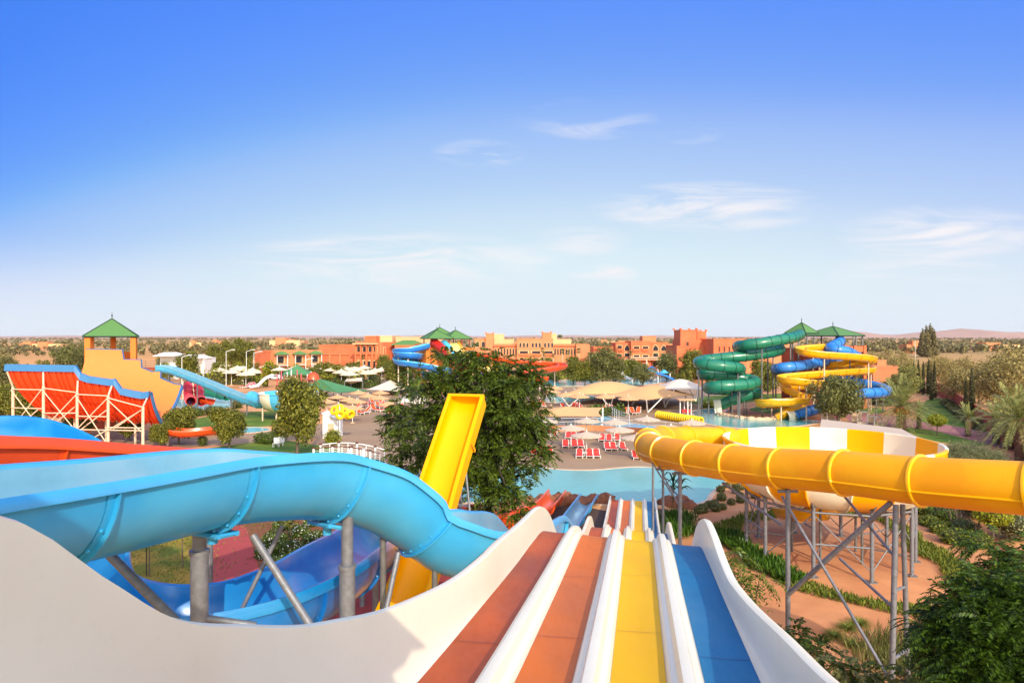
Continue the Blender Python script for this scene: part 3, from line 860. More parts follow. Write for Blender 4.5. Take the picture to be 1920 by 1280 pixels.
# the lower loop is a deeper blue: a liner is not needed, its own sheets are darker
o2 = thing('raft_slide', 'open orange raft slide passing behind the big blue slide', 'water slide', (-11, 16, 0))
channel(o2, [(-13.2, 9, 10.7, 0), (-12.6, 13, 10.3, 0), (-11.9, 16.3, 9.8, 0), (-11.1, 19, 9.2, 0), (-10.3, 22.5, 8.4, 0), (-9.4, 27, 7.1, 0), (-7.2, 30.5, 5.4, 0), (-3.6, 34.2, 3.7, 0), (.4, 39.5, 2.1, 0)], 1.15, 1.3, [M['orange'], M['orange'], M['orange']], joint=3.2, lip=.13, lipd=.22, n=16)
channel(o2, [(.4, 39.5, 2.1, 0), (1.9, 43.5, 1.5, 0), (3.3, 49.9, 1.05, 0)], .62, .75, [M['orange'], M['orange'], M['orange']], joint=3.6, lip=.06, lipd=.12, name='runout')
for x, y, z in ((-12, 16, 8.4), (-10.2, 23, 7), (-6.8, 31, 4), (-3, 35, 2.4), (2.6, 46.5, .5)):
    bpost(o2, x, y, z, .12 if z > 1 else .06)
o3 = thing('raft_slide', 'open strong blue raft slide dropping round in a wide loop under the big blue one', 'water slide', (-17, 24, 0))
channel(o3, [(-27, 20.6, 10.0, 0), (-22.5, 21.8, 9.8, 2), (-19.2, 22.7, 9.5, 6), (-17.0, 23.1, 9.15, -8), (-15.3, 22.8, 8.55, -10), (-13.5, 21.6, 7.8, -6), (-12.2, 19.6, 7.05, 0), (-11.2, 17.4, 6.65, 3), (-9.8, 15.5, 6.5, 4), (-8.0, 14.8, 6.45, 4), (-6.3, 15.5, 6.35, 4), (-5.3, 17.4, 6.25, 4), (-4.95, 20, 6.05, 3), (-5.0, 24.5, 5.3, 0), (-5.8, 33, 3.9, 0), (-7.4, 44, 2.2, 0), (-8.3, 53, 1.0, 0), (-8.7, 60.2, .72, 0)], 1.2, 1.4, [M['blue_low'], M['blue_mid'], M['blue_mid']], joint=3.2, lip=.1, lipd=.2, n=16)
for x, y, z in ((-22, 21.9, 8.4), (-16.4, 23.2, 7.5), (-12.2, 19.6, 5.6), (-8.0, 14.8, 5.1), (-5.5, 17.1, 4.8), (-5.0, 25.0, 3.8), (-7, 41, 1.2)):
    bpost(o3, x, y, z, .12)

# yellow half-pipe ramp rising behind the blue slide
yr = thing('ramp_slide', 'steep yellow half-pipe ramp rising behind the blue slide to an open lip', 'water slide', (-3, 22, 0))
def wp(px, py, Y): return W(px, py, Y)
top = W(874, 742, 26.6); low = W(752, 1125, 21.2); back = np.array([low[0] - .55, low[1] - 3.3, low[2] - 1.15])
q, _ = catmull([back + [-.7, -3.5, .2], back, low * .86 + top * .14 - [0, .1, .42], low * .6 + top * .4 - [0, .05, .12], top * .6 + low * .4, top], .3)
P = q; T, S, U = frames(P)
hw, dp = .62, .5
sec = [(-hw - .07, 0), (-hw - .07, -dp - .06), (hw + .07, -dp - .06), (hw + .07, 0), (hw, 0), (hw, -.24), (hw * .86, -dp * .74), (hw * .55, -dp * .95), (0, -dp), (-hw * .55, -dp * .95), (-hw * .86, -dp * .74), (-hw, -.24), (-hw, 0)]
mb = MB(); V = sweep(mb, P, S, U, sec, [0, 0, 0, 1, 1, 1, 1, 1, 1, 1, 1, 1, 1])
mb.obj('channel', [M['yellow'], M['yellow']], yr)
# rolled rim along both edges and the open end
mb = MB()
for sg in (-1, 1):
    rr = [(sg * (hw - .02), -.0), (sg * (hw - .02), .05), (sg * (hw + .13), .05), (sg * (hw + .13), -.1), (sg * (hw + .06), -.1)]
    sweep(mb, P, S, U, rr, 0, False)
mb.obj('rim', [M['yellow']], yr)
e = P[-1]; mb = MB()
an = np.linspace(0, math.pi, 9)
arc = [(hw * math.cos(a), -dp * math.sin(a) ** .7) for a in an]
outer = [(hw + .1, .05)] + [((hw + .09) * math.cos(a), -(dp + .1)) for a in an[1:-1]] + [(-hw - .1, .05)]
rows = []
for d in (-.02, .07):
    rows.append((np.array([e + T[-1] * d + S[-1] * a + U[-1] * b for a, b in arc]), np.array([e + T[-1] * d + S[-1] * a + U[-1] * b for a, b in outer])))
mb.grid(np.stack([rows[0][0], rows[1][0], rows[1][1], rows[0][1]]), 0, False, wrapu=True)
mb.obj('end_lip', [M['yellow']], yr)
mb = MB(); pl = [e + S[-1] * a + U[-1] * b for a, b in arc]
mb.poly(np.array(pl)); mb.poly(np.array([q_ + T[-1] * .06 for q_ in pl[::-1]]))
mb.bar(e - S[-1] * (hw + .12) + U[-1] * .02, e + S[-1] * (hw + .12) + U[-1] * .02, .07, n=8)
mb.obj('end_plate', [M['yellow']], yr)
for i in range(8, len(P) - 4, 9):
    mb = MB(); sec2 = [(-hw - .14, -.08), (-hw - .14, -dp - .13), (hw + .14, -dp - .13), (hw + .14, -.08), (hw + .072, -.08), (hw + .072, -dp - .062), (-hw - .072, -dp - .062), (-hw - .072, -.08)]
    sweep(mb, np.stack([P[i] - T[i] * .05, P[i] + T[i] * .05]), np.stack([S[i]] * 2), np.stack([U[i]] * 2), sec2, 0, False)
    mb.obj('stiffening_rib', [M['yellow']], yr)
for a, b, r in ((W(863, 860, 26.6), None, .07), (W(851, 880, 25.8), None, .09)):
    mb = MB(); mb.bar(np.array([a[0], a[1], 0]), a + [0, 0, .2], r); mb.obj('support_post', [M['steel']], yr)
strut(yr, W(871, 860, 26.6), W(886, 1010, 25.5), .045)
for y in (885, 945, 968):
    strut(yr, W(850, y, 25.8), W(880 if y > 900 else 866, y + 2, 26.4), .035)
strut(yr, W(851, 900, 25.8), W(866, 945, 26.5), .03)

# ------------------------------------------------------------------ amber tube and striped bowl on the right
BC, BR, BZ = np.array([17.75, 38.3, 0]), 5.5, 6.4
at = thing('tube_slide', 'fat amber tube slide turning round to feed the striped yellow bowl', 'water slide', (8, 28, 0))
PT, ST, UT, sst = tube(at, [(17.6, 13.0, 8.75), (15.4, 15.4, 8.5), (13.5, 17.7, 8.27), (11.95, 20.0, 8.0), (10.75, 22.2, 7.8), (9.55, 24.6, 7.5), (8.35, 27.4, 7.2), (7.35, 30.5, 6.95), (6.9, 33.4, 6.75), (7.2, 36.2, 6.6), (8.6, 38.8, 6.4), (10.8, 40.8, 6.15), (13.6, 42.3, 5.9)], .7, [M['amber'], M['amber_rim']], step=.25, joint=2.55, first=1.15, n=26, fh=.075, fw=.055, seam=True)
def tz(x, y):
    i = int(np.argmin((PT[:, 0] - x) ** 2 + (PT[:, 1] - y) ** 2)); return PT[i]
for px, Y, r in ((1470, 24.2, .085), (1250, 31.8, .06), (1281, 30.2, .09), (1302, 36.5, .065)):
    x = (px - CX) / F * Y; q = tz(x, Y); x, y = q[0], q[1]
    mb = MB(); mb.bar((x, y, 0), (x, y, q[2] - .72), r, n=12); mb.obj('support_post', [M['steel']], at)
    mb = MB(); mb.bar((x - .35, y, q[2] - .8), (x + .35, y, q[2] - .8), .06, n=6); mb.obj('saddle', [M['steel']], at)
# leaning leg and long diagonal of the near tower
A = tz(11.6, 20.5)
l1 = np.array([A[0] + .55, A[1] - .4, 0])
strut(at, A - [0, 0, .8], np.array([11.2, 20.2, 0]), .085, 'steel', 'leaning_leg')
strut(at, A - [-.2, 0, .8], np.array([12.35, 21.2, 0]), .075, 'steel', 'leaning_leg')
p0 = tz((1470 - CX) / F * 24.2, 24.2)
strut(at, np.array([p0[0], p0[1], 3.1]), A - [.1, -.1, .75], .085, 'steel')
def leg_at(z, k=0):
    t_, f_ = (A - [0, 0, .8], np.array([11.2, 20.2, 0])) if k == 0 else (A - [-.2, 0, .8], np.array([12.35, 21.2, 0]))
    return f_ + (t_ - f_) * (z / t_[2])
strut(at, W(1466, 930, 24.4), leg_at(1.9), .05)
strut(at, W(1575, 920, 23.0), leg_at(5.6), .045)
strut(at, W(1575, 1047, 22.9), leg_at(4.1), .045)
strut(at, W(1355, 905, 27.2), W(1467, 985, 24.6), .05)
for a, b in (((1222, 865, 31.5), (1262, 930, 31.0)), ((1235, 872, 31.5), (1279, 960, 30.5)), ((1250, 905, 31.8), (1281, 940, 30.3))):
    strut(at, W(*a), W(*b), .035)
for zz_ in (4.6, 2.6):
    strut(at, leg_at(zz_), leg_at(zz_, 1), .05)
bowl = thing('bowl_slide', 'large funnel bowl in broad yellow and white stripes on steel legs', 'water slide', (BC[0], BC[1], 0))
prof_in = [(5.5, 6.4), (5.48, 6.0), (5.42, 5.4), (5.3, 4.8), (5.05, 4.3), (4.6, 3.85), (3.9, 3.5), (2.8, 3.25), (1.5, 3.08), (.75, 3.0)]
nseg = 16
ang = np.linspace(0, 2 * math.pi, 145)
def bowl_seg(a0, a1, off, flip):
    aa = np.linspace(a0, a1, 10)
    rows = []
    for r, z in prof_in:
        rows.append([(BC[0] + (r + off) * math.cos(a), BC[1] + (r + off) * math.sin(a), z - off * .9) for a in aa])
    P = np.array(rows)
    return P[:, ::-1] if flip else P
for i in range(nseg):
    a0, a1 = i * 2 * math.pi / nseg + R(9), (i + 1) * 2 * math.pi / nseg + R(9)
    mb = MB(); mb.grid(bowl_seg(a0, a1, 0, False), 0, True); mb.grid(bowl_seg(a0, a1, .07, True), 0, True)
    # rolled rim
    aa = np.linspace(a0, a1, 10)
    rim_ = [np.array([(BC[0] + (BR + dr) * math.cos(a), BC[1] + (BR + dr) * math.sin(a), BZ + dz) for a in aa]) for dr, dz in ((0, 0), (.03, .05), (.16, .05), (.2, -.02), (.18, -.12), (.08, -.12))]
    mb.grid(np.stack(rim_), 0, True)
    # bolted rib at the joint
    rib = np.array([[(BC[0] + (r + o) * math.cos(a1 + t), BC[1] + (r + o) * math.sin(a1 + t), z - o * .9) for o, t in ((.07, -.006), (.16, -.006), (.16, .006), (.07, .006))] for r, z in prof_in])
    mb.grid(rib, 0, False)
    ob = mb.obj('bowl_panel', [M['yellow'] if i % 2 else M['white_frp']], bowl)
    ob['label'] = 'yellow panel' if i % 2 else 'white panel'
# exit spout below
mb = MB(); mb.lathe([(.75, 3.0), (.85, 2.7), (.85, 2.55)], BC, 20); mb.obj('outlet', [M['gold']], bowl)
channel(bowl, [(BC[0] - .2, BC[1] - .2, 2.7), (BC[0] - 1.4, BC[1] + .8, 2.4), (BC[0] - 1.2, BC[1] + 3.4, 1.8)], .6, .7, [M['gold'], M['gold'], M['gold']], joint=2.6, name='exit_channel', lip=.06, lipd=.1)
nl = 10; legs = []
for i in range(nl):
    a = i * 2 * math.pi / nl + R(20)
    b = BC + 4.35 * np.array([math.cos(a), math.sin(a), 0]); legs.append(b)
    mb = MB(); mb.bar(b, b + [0, 0, 3.66], .1, n=12); mb.obj('leg', [M['steel']], bowl)
    ft = MB(); ft.box(b + [0, 0, .03], (.4, .4, .06)); ft.obj('foot_plate', [M['steel_dark']], bowl)
for i in range(nl):
    a, b = legs[i], legs[(i + 1) % nl]
    strut(bowl, a + [0, 0, 3.3], b + [0, 0, 3.3], .06)
    if i % 2 == 0: strut(bowl, a + [0, 0, 1.7], b + [0, 0, 1.7], .05)
    strut(bowl, a + [0, 0, .5], b + [0, 0, 3.2], .03)
    if i % 3 == 0: strut(bowl, a + [0, 0, 3.2], b + [0, 0, .5], .03)
    strut(bowl, a + [0, 0, 3.4], BC + (a - BC) * 1.2 + [0, 0, 4.6], .06)
inner = []
for i in range(5):
    a = i * 2 * math.pi / 5 + .3
    b = BC + 1.9 * np.array([math.cos(a), math.sin(a), 0]); inner.append(b)
    mb = MB(); mb.bar(b, b + [0, 0, 3.05], .07, n=10); mb.obj('leg', [M['steel_dark']], bowl)
for i in range(5):
    strut(bowl, inner[i] + [0, 0, 2.8], legs[i * 2] + [0, 0, 3.2], .05)
    strut(bowl, inner[i] + [0, 0, .9], legs[i * 2] + [0, 0, 1.0], .04)
# ------------------------------------------------------------------ slide towers and slides further off
def hip_roof(mb, c, w, d, ze, za, rz=0, ridge=0.0, mi=0):
    ca, sa = math.cos(rz), math.sin(rz)
    def q(x, y, z): return (c[0] + x * ca - y * sa, c[1] + x * sa + y * ca, z)
    b = [q(-w / 2, -d / 2, ze), q(w / 2, -d / 2, ze), q(w / 2, d / 2, ze), q(-w / 2, d / 2, ze)]
    lo = [(x, y, z - .16) for x, y, z in b]
    t = [q(-ridge / 2, 0, za), q(ridge / 2, 0, za)] if ridge else [q(0, 0, za)]
    v = b + lo + t
    if ridge:
        f = [(0, 1, 9, 8), (1, 2, 9), (2, 3, 8, 9), (3, 0, 8)]
    else:
        f = [(0, 1, 8), (1, 2, 8), (2, 3, 8), (3, 0, 8)]
    mb.add(v, f + [(4, 7, 6, 5)] + [(i, 4 + i, 4 + (i + 1) % 4, (i + 1) % 4) for i in range(4)], mi)
    return b, t

def roofed(th, c, w, d, ze, za, rz=0, ridge=0.0):
    mb = MB(); b, t = hip_roof(mb, c, w, d, ze, za, rz, ridge)
    ro = mb.obj('roof', [M['tile_green']], th)
    mb = MB()
    for i in range(4):
        tt = t[0] if len(t) == 1 or i in (0, 3) else t[1]
        mb.bar(np.array(b[i]) + [0, 0, .02], np.array(tt) + [0, 0, .02], .07, n=6)
        mb.bar(np.array(b[i]) - [0, 0, .08], np.array(b[(i + 1) % 4]) - [0, 0, .08], .09, n=4)
    mb.obj('hip_ridge', [M['dark_edge']], ro)
    mb = MB(); ap = np.array(t[0])
    mb.bar(ap, ap + [0, 0, .9], .05, .02, n=6); mb.lathe([(.02, .3), (.14, .42), (.02, .55)], ap, 8)
    mb.obj('finial', [M['dark_edge']], ro)
    return b

def rot2(x, y, rz, c):
    ca, sa = math.cos(rz), math.sin(rz)
    return np.array([c[0] + x * ca - y * sa, c[1] + x * sa + y * ca])

def railing(th, pts, h=1.0, name='railing', m='steel_dark', bars=3):
    mb = MB()
    for a, b in zip(pts[:-1], pts[1:]):
        a, b = np.asarray(a, float), np.asarray(b, float)
        for k in range(bars):
            dz = np.array([0, 0, h * (k + 1) / bars]); mb.bar(a + dz, b + dz, .025, n=4)
        n = max(1, int(np.linalg.norm(b - a) / 1.4))
        for i in range(n + 1):
            q = a + (b - a) * i / n; mb.bar(q, q + [0, 0, h], .03, n=4)
    return mb.obj(name, [M[m]], th)

# left tower with the wave wall
Yt = 89.0
tc_ = W(210, 700, Yt)[:2]
lt = thing('slide_tower', 'open orange tower with pointed green roof above the wave wall slide', 'tower', (*tc_, 0))
rz = R(27)
b = roofed(lt, tc_, 6.0, 6.0, 12.35, 14.6, rz)
for i, (x, y) in enumerate([(-2.5, -2.5), (2.5, -2.5), (2.5, 2.5), (-2.5, 2.5), (0, 2.5), (2.5, 0)]):
    q = rot2(x, y, rz, tc_)
    mb = MB(); mb.box((*q, 6.15), (.62, .62, 12.3), rz); mb.obj('column', [M['tower_orange']], lt)
mb = MB(); mb.box((*tc_, 9.0), (5.0, 5.0, .5), rz); mb.obj('platform', [M['tower_orange']], lt)
for x, y, w, d in ((0, 2.5, 4.4, .2), (2.5, 0, .2, 4.4), (-2.5, 0, .2, 4.4)):
    q = rot2(x, y, rz, tc_); mb = MB(); mb.box((*q, 9.75), (w, d, 1.0), rz); mb.obj('parapet', [M['tower_orange']], lt)
for x, y, w, d in ((-1.2, 2.0, 2.6, .2), (2.0, 1.0, .2, 2.0)):
    q = rot2(x, y, rz, tc_); mb = MB(); mb.box((*q, 4.4), (w, d, 8.6), rz); mb.obj('wall', [M['brick_red']], lt)

wv = thing('wave_wall_slide', 'broad orange wave wall slide with red underside and stepped blue edge', 'water slide', (-47, 78, 0))
# stations along the axis: x, near lip z, far lip z, bottom z, near lip y, far lip y
def Zp(py, Y): return H - (py - HZ) / F * Y
nl_ = [(12, 684), (143, 686), (150, 701), (163, 706), (205, 712), (213, 711), (222, 729), (240, 733), (262, 737), (277, 735)]
fl_ = [(160, 655), (228, 656), (231, 674), (263, 675), (265, 689), (286, 697), (301, 696), (303, 708), (330, 718), (343, 720)]
yn, yf, yb = 73.5, 84.0, 77.5
near = np.array([W(a, b_, yn) for a, b_ in nl_]); far = np.array([W(a, b_, yf) for a, b_ in fl_])
K = 60; t01 = np.linspace(0, 1, K)
def along(pts, k):
    s = np.r_[0, np.cumsum(np.abs(np.diff(pts[:, 0])) + 1e-3)]; s /= s[-1]
    tt = np.unique(np.r_[k, s])
    return tt, np.stack([np.interp(tt, s, pts[:, j]) for j in range(3)], 1)
sn = np.r_[0, np.cumsum(np.abs(np.diff(near[:, 0])) + 1e-3)]; sn /= sn[-1]
sf = np.r_[0, np.cumsum(np.abs(np.diff(far[:, 0])) + 1e-3)]; sf /= sf[-1]
tt = np.unique(np.r_[t01, sn, sf])
nearP = np.stack([np.interp(tt, sn, near[:, j]) for j in range(3)], 1)
farP = np.stack([np.interp(tt, sf, far[:, j]) for j in range(3)], 1)
b0, b1_ = W(92, 792, yb - .5), W(303, 792, yb - 1.5)
botP = b0 + (b1_ - b0) * tt[:, None]
botP[:, 2] = np.interp(tt, [0, 1], [3.5, 2.7])
# straight reference lips: the stepped edges are cut into an otherwise plain trough
refN = np.stack([np.linspace(near[0, 0], near[-1, 0], len(tt)) * 0 + nearP[:, 0], np.full(len(tt), yn), np.full(len(tt), 9.4)], 1)
refF = np.stack([farP[:, 0], np.full(len(tt), yf), np.full(len(tt), 10.8)], 1)
def g_(f): return (1 - np.cos(f * math.pi / 2)) * .45 + f * .55
fg = np.linspace(0, 1, 400)
fN = np.interp((nearP[:, 2] - botP[:, 2]) / (refN[:, 2] - botP[:, 2]), g_(fg), fg)
fF = np.interp((farP[:, 2] - botP[:, 2]) / (refF[:, 2] - botP[:, 2]), g_(fg), fg)
def upro(kk, off=0.0):
    rows = []
    for k in kk:
        ref, f, sg = (refN, -k * fN, -1) if k <= 0 else (refF, k * fF, 1)
        c2 = np.sin(f * math.pi / 2)
        rows.append(np.stack([botP[:, 0] + (ref[:, 0] - botP[:, 0]) * f, botP[:, 1] + (ref[:, 1] - botP[:, 1]) * c2 + sg * off * c2, botP[:, 2] + (ref[:, 2] - botP[:, 2]) * g_(f) - off * np.cos(f * math.pi / 2)], 1))
    return np.stack(rows)
kk = np.linspace(-1, 1, 33)
nearP = upro([-1])[0]; farP = upro([1])[0]
mb = MB(); mb.grid(upro(kk), 0, True); mb.obj('riding_surface', [M['tan_frp']], wv)
mb = MB(); mb.grid(upro(kk, .16)[:, ::-1], 0, True); mb.obj('underside', [M['red_frp']], wv)
def edge_band(pts, h, out, name):
    d = np.array([0, out, 0.0])
    P = np.stack([pts + [0, 0, .1], pts + d + [0, 0, .1], pts + d * 1.3 - [0, 0, h], pts - [0, 0, .1] + d * .2], 1)
    m = MB(); m.grid(P, 0, False, wrapv=True); m.obj(name, [M['trim_blue']], wv)
edge_band(nearP, .62, -.35, 'edge_trim'); edge_band(farP, .3, .3, 'edge_trim')
e = upro(kk)[:, -1]; e2 = upro(kk, .2)[:, -1]
m = MB(); o_ = np.array([.28, -.1, 0]); m.grid(np.stack([e, e + o_, e2 + o_ - [0, 0, .2], e2 - [0, 0, .2]], 1), 0, False, wrapv=True); m.obj('edge_trim', [M['trim_blue']], wv)
# ribs below the near wall
full = upro(np.linspace(-1, 0, 14), .22)
for j in range(2, len(tt) - 1, 3):
    m = MB(); r = full[:, j]; n_ = np.array([.06, 0, 0]); dn = np.stack([np.zeros(14), -.13 * np.sin(np.linspace(1, 0, 14) * math.pi / 2), -.13 * np.cos(np.linspace(1, 0, 14) * math.pi / 2)], 1)
    m.grid(np.stack([r - n_, r - n_ + dn, r + n_ + dn, r + n_], 1), 0, False, wrapv=True); m.obj('stiffening_rib', [M['red_frp']], wv)
# steel frame under the near wall
posts = [(27, 800), (84, 805), (147, 800), (205, 825), (270, 833)]
pp = []
for k, (px, py) in enumerate(posts):
    Yp = [74.0, 73.0, 73.0, 72.5, 72.0][k]
    x = (px - CX) / F * Yp
    j = int(np.argmin(np.abs(nearP[:, 0] - x)))
    zt = nearP[j, 2] - 2.4 + .25 * k
    pp.append((x, Yp - .2, zt))
    m = MB(); m.bar((x, Yp - .2, 0), (x, Yp - .2, zt), .15, n=10); m.obj('support_post', [M['cream_steel']], wv)
    m = MB(); m.bar((x, Yp - .2, zt), (nearP[j, 0] - .2, nearP[j, 1] - .4, nearP[j, 2] - .7), .1, n=8); m.obj('rib_bar', [M['cream_steel']], wv)
    m = MB(); m.bar((x, Yp + 5, 0), (x, Yp + 5, 3.2), .14, n=8); m.obj('support_post', [M['cream_steel']], wv)
for k in range(4):
    a, c = np.array(pp[k]), np.array(pp[k + 1])
    for z in (a[2] - .2, min(a[2], c[2]) - 2.2, 2.4):
        strut(wv, np.array([a[0], a[1] - .2, min(z, a[2])]), np.array([c[0], c[1] - .2, min(z, c[2])]), .06, 'cream_steel')
    strut(wv, [a[0], a[1] - .25, 2.3], [c[0], c[1] - .25, c[2] - .3], .055, 'cream_steel')
    strut(wv, [a[0], a[1] - .3, a[2] - .3], [c[0], c[1] - .3, 2.3 if k != 2 else 1.0], .055, 'cream_steel')
    strut(wv, [a[0] + .4, a[1] + .1, 2.4], [a[0] + 2.0, a[1] + 2.4, 5.0 - .3 * k], .06, 'cream_steel')
strut(wv, [pp[3][0], pp[3][1] - .3, 2.4], [pp[2][0], pp[2][1] - .3, .4], .055, 'cream_steel')
channel(wv, [W(318, 803, 75.5), W(345, 806, 75.5), W(375, 804, 76), W(410, 801, 77)], 1.0, .8, [M['orange'], M['orange'], M['orange']], joint=4, name='runout', lip=.08, lipd=.15)

# blue funnel slide in the middle left
bt = thing('funnel_slide', 'long pale blue open slide running down into a blue and white funnel', 'water slide', (-33, 102, 0))
Yb = 102
fc = W(541, 742, Yb); fcx = np.array([fc[0], Yb, 0])
channel(bt, [W(296, 684, 112), W(318, 687, 112), W(350, 698, 111), W(400, 718, 109), W(440, 735, 107), W(470, 746, 105.5), W(497, 752, 103.5)], .85, 1.25, [M['tube_sky'], M['blue_in'], M['blue_in']], joint=2.9, name='channel', lip=.08, lipd=.15, first=4)
tube(bt, [W(470, 744, 105.5), W(484, 750, 104.4), W(500, 752, 103.2)], .95, [M['tube_sky'], M['tube_sky']], step=.5, joint=9)
fp = [(4.3, 3.9), (4.3, 3.5), (4.2, 2.9), (3.8, 2.1), (3.0, 1.5), (1.8, 1.15), (.7, 1.05)]
for i in range(12):
    a0, a1 = i * math.pi / 6 + .2, (i + 1) * math.pi / 6 + .2
    aa = np.linspace(a0, a1, 5); m = MB()
    Pg = np.array([[(fcx[0] + r * math.cos(a), Yb + r * math.sin(a), z) for a in aa] for r, z in fp]); m.grid(Pg, 0, True)
    Pg = np.array([[(fcx[0] + (r + .08) * math.cos(a), Yb + (r + .08) * math.sin(a), z - .06) for a in aa[::-1]] for r, z in fp]); m.grid(Pg, 0, True)
    Pg = np.array([[(fcx[0] + (4.3 + dr) * math.cos(a), Yb + (4.3 + dr) * math.sin(a), 3.9 + dz) for a in aa] for dr, dz in ((0, 0), (.1, .08), (.22, 0), (.1, -.1))]); m.grid(Pg, 0, True, wrapu=True)
    m.obj('bowl_panel', [M['white_frp'] if i % 2 else M['tube_sky']], bt)
for x in (-3, -1, 1.5, 3.2):
    m = MB(); m.bar((fcx[0] + x, Yb - 2.4, 0), (fcx[0] + x, Yb - 2.4, 1.9), .12); m.obj('support_post', [M['cream_steel']], bt)
for px, Y in ((316, 112), (370, 110), (433, 107.5), (463, 106)):
    x = (px - CX) / F * Y; m = MB(); m.bar((x, Y, 0), (x, Y, float(np.interp(px, [300, 497], [6.8, 1.6]))), .11); m.obj('support_post', [M['steel_dark']], bt)
# start deck of the blue slide
q = W(287, 690, 113); m = MB(); m.box((q[0], 113, 7.0), (4.2, 3, .3)); m.obj('start_deck', [M['brick_red']], bt)
for dx in (-2, 2):
    for dy in (-1.3, 1.3):
        m = MB(); m.box((q[0] + dx, 113 + dy, 3.5), (.22, .22, 7.0)); m.obj('deck_post', [M['steel_dark']], bt)
railing(bt, [(q[0] - 2, 114.4, 7.1), (q[0] + 2, 114.4, 7.1)], 1.1); railing(bt, [(q[0] - 2, 111.6, 7.1), (q[0] - 2, 114.4, 7.1)], 1.1)

# centre tower with three green roofs
Yc = 152.0
cc = W(825, 640, Yc)
ct = thing('slide_tower', 'orange slide tower under three pointed green roofs behind the big tree', 'tower', (cc[0], Yc, 0))
for px, ap, w, dy, ze in ((819, 618.5, 7.4, -2, 634), (824.5, 613.5, 8.2, 3, 632), (854, 618.5, 7.2, 0, 634.5)):
    q = W(px, ap, Yc + dy); roofed(ct, (q[0], Yc + dy), w * .8, w * .8, H - (ze - HZ) / F * (Yc + dy), q[2], R(24))
for px, dy in ((795, -2), (808, -3), (842, -3), (866, -2), (880, 1), (850, 2)):
    q = W(px, 640, Yc + dy); m = MB(); m.box((q[0], Yc + dy, 6), (.25, .25, 12)); m.obj('column', [M['brick_red']], ct)
m = MB(); m.box((*W(818, 0, Yc)[:1], Yc + 1, 5.4), (8.0, 6.0, 10.8), R(32)); m.obj('tower_block', [M['tower_orange']], ct)
m = MB(); m.box((W(858, 0, Yc)[0], Yc + 2, 9.6), (7, 5, .6)); m.obj('deck', [M['tower_orange']], ct)
railing(ct, [(W(842, 0, Yc)[0], Yc - .6, 9.9), (W(880, 0, Yc)[0], Yc - .6, 9.9)], 1.2)
cb = thing('tube_slide', 'bright blue flume zigzagging down left of the three-roofed tower', 'water slide', (-22, 148, 0))
channel(cb, [W(803, 643, 148), W(785, 648, 147), W(765, 652, 146), W(748, 653, 147), W(742, 657, 150), W(750, 660, 146), W(770, 661, 145), W(784, 663, 147), W(784, 667, 152), W(765, 667, 152), W(747, 668, 150), W(744, 673, 147), W(757, 676, 145), W(780, 679, 144), W(815, 685, 143), W(838, 690, 144), W(836, 694, 149), W(815, 696, 149), W(797, 696, 146), W(800, 700, 143), W(815, 700, 142)], .75, 1.2, [M['tube_blue'], M['tube_sky'], M['tube_sky']], joint=6, step=.6, lip=.1, lipd=.15, n=10)
for px, Y, z in ((747, 147, 8), (765, 145, 7.5), (781, 145, 5.2), (803, 143.5, 4.6)):
    x = (px - CX) / F * Y; m = MB(); m.bar((x, Y, 0), (x, Y, z), .14); m.obj('support_post', [M['cream_steel']], cb)
cr_ = thing('tube_slide', 'straight red tube slide dropping from the three-roofed tower into the trees', 'water slide', (-14, 146, 0))
tube(cr_, [W(812, 640, 149), W(822, 647, 148), W(835, 659, 146), W(848, 671, 144), W(862, 685, 142), W(880, 700, 140)], .9, [M['red'], M['red']], step=.6, joint=5)
for px, Y, z in ((840, 146, 8), (860, 142.5, 5.6)):
    x = (px - CX) / F * Y; m = MB(); m.bar((x, Y, 0), (x, Y, z), .14); m.obj('support_post', [M['cream_steel']], cr_)
cw = thing('tube_slide', 'thin pale blue tube slide curling down right of the red tube', 'water slide', (-10, 146, 0))
tube(cw, [W(831, 642, 149), W(838, 647, 147), W(845, 656, 146), W(840, 660, 147), W(848, 664, 144), W(868, 680, 142), W(890, 695, 141), W(903, 706, 140)], .6, [M['tube_sky'], M['tube_sky']], step=.5, joint=5)
m = MB(); x = (868 - CX) / F * 142; m.bar((x, 142, 0), (x, 142, 5.7), .12); m.obj('support_post', [M['cream_steel']], cw)
cy2 = thing('ramp_slide', 'wide pale yellow straight slide with yellow sides behind the big tree', 'water slide', (-10, 148, 0))
A0 = W(845, 643, 150); A1 = W(858, 664, 143); A2 = W(925, 698, 134)
q, _ = catmull([A0, A0 * .5 + A1 * .5, A1, W(890, 682, 138), A2], .8); T, S, U = frames(q)
m = MB(); sweep(m, q, S, U, [(-1.6, 0), (-1.6, -.15), (1.6, -.15), (1.6, 0)], 0, False); m.obj('slide_bed', [frp('pale_yellow_fibreglass', lin(250, 232, 140, .95))], cy2)
for sg in (-1, 1):
    m = MB(); sweep(m, q, S, U, [(sg * 1.6, .45), (sg * 1.6, -.2), (sg * 1.85, -.2), (sg * 1.85, .45)], 0, False); m.obj('side_wall', [M['gold']], cy2)
for f in (.35, .7):
    i = int(len(q) * f); m = MB(); m.bar((q[i][0], q[i][1], 0), (q[i][0], q[i][1], q[i][2] - .25), .14); m.obj('support_post', [M['cream_steel']], cy2)
og = thing('flume_slide', 'orange open flume winding low to the right of the big tree', 'water slide', (6, 140, 0))
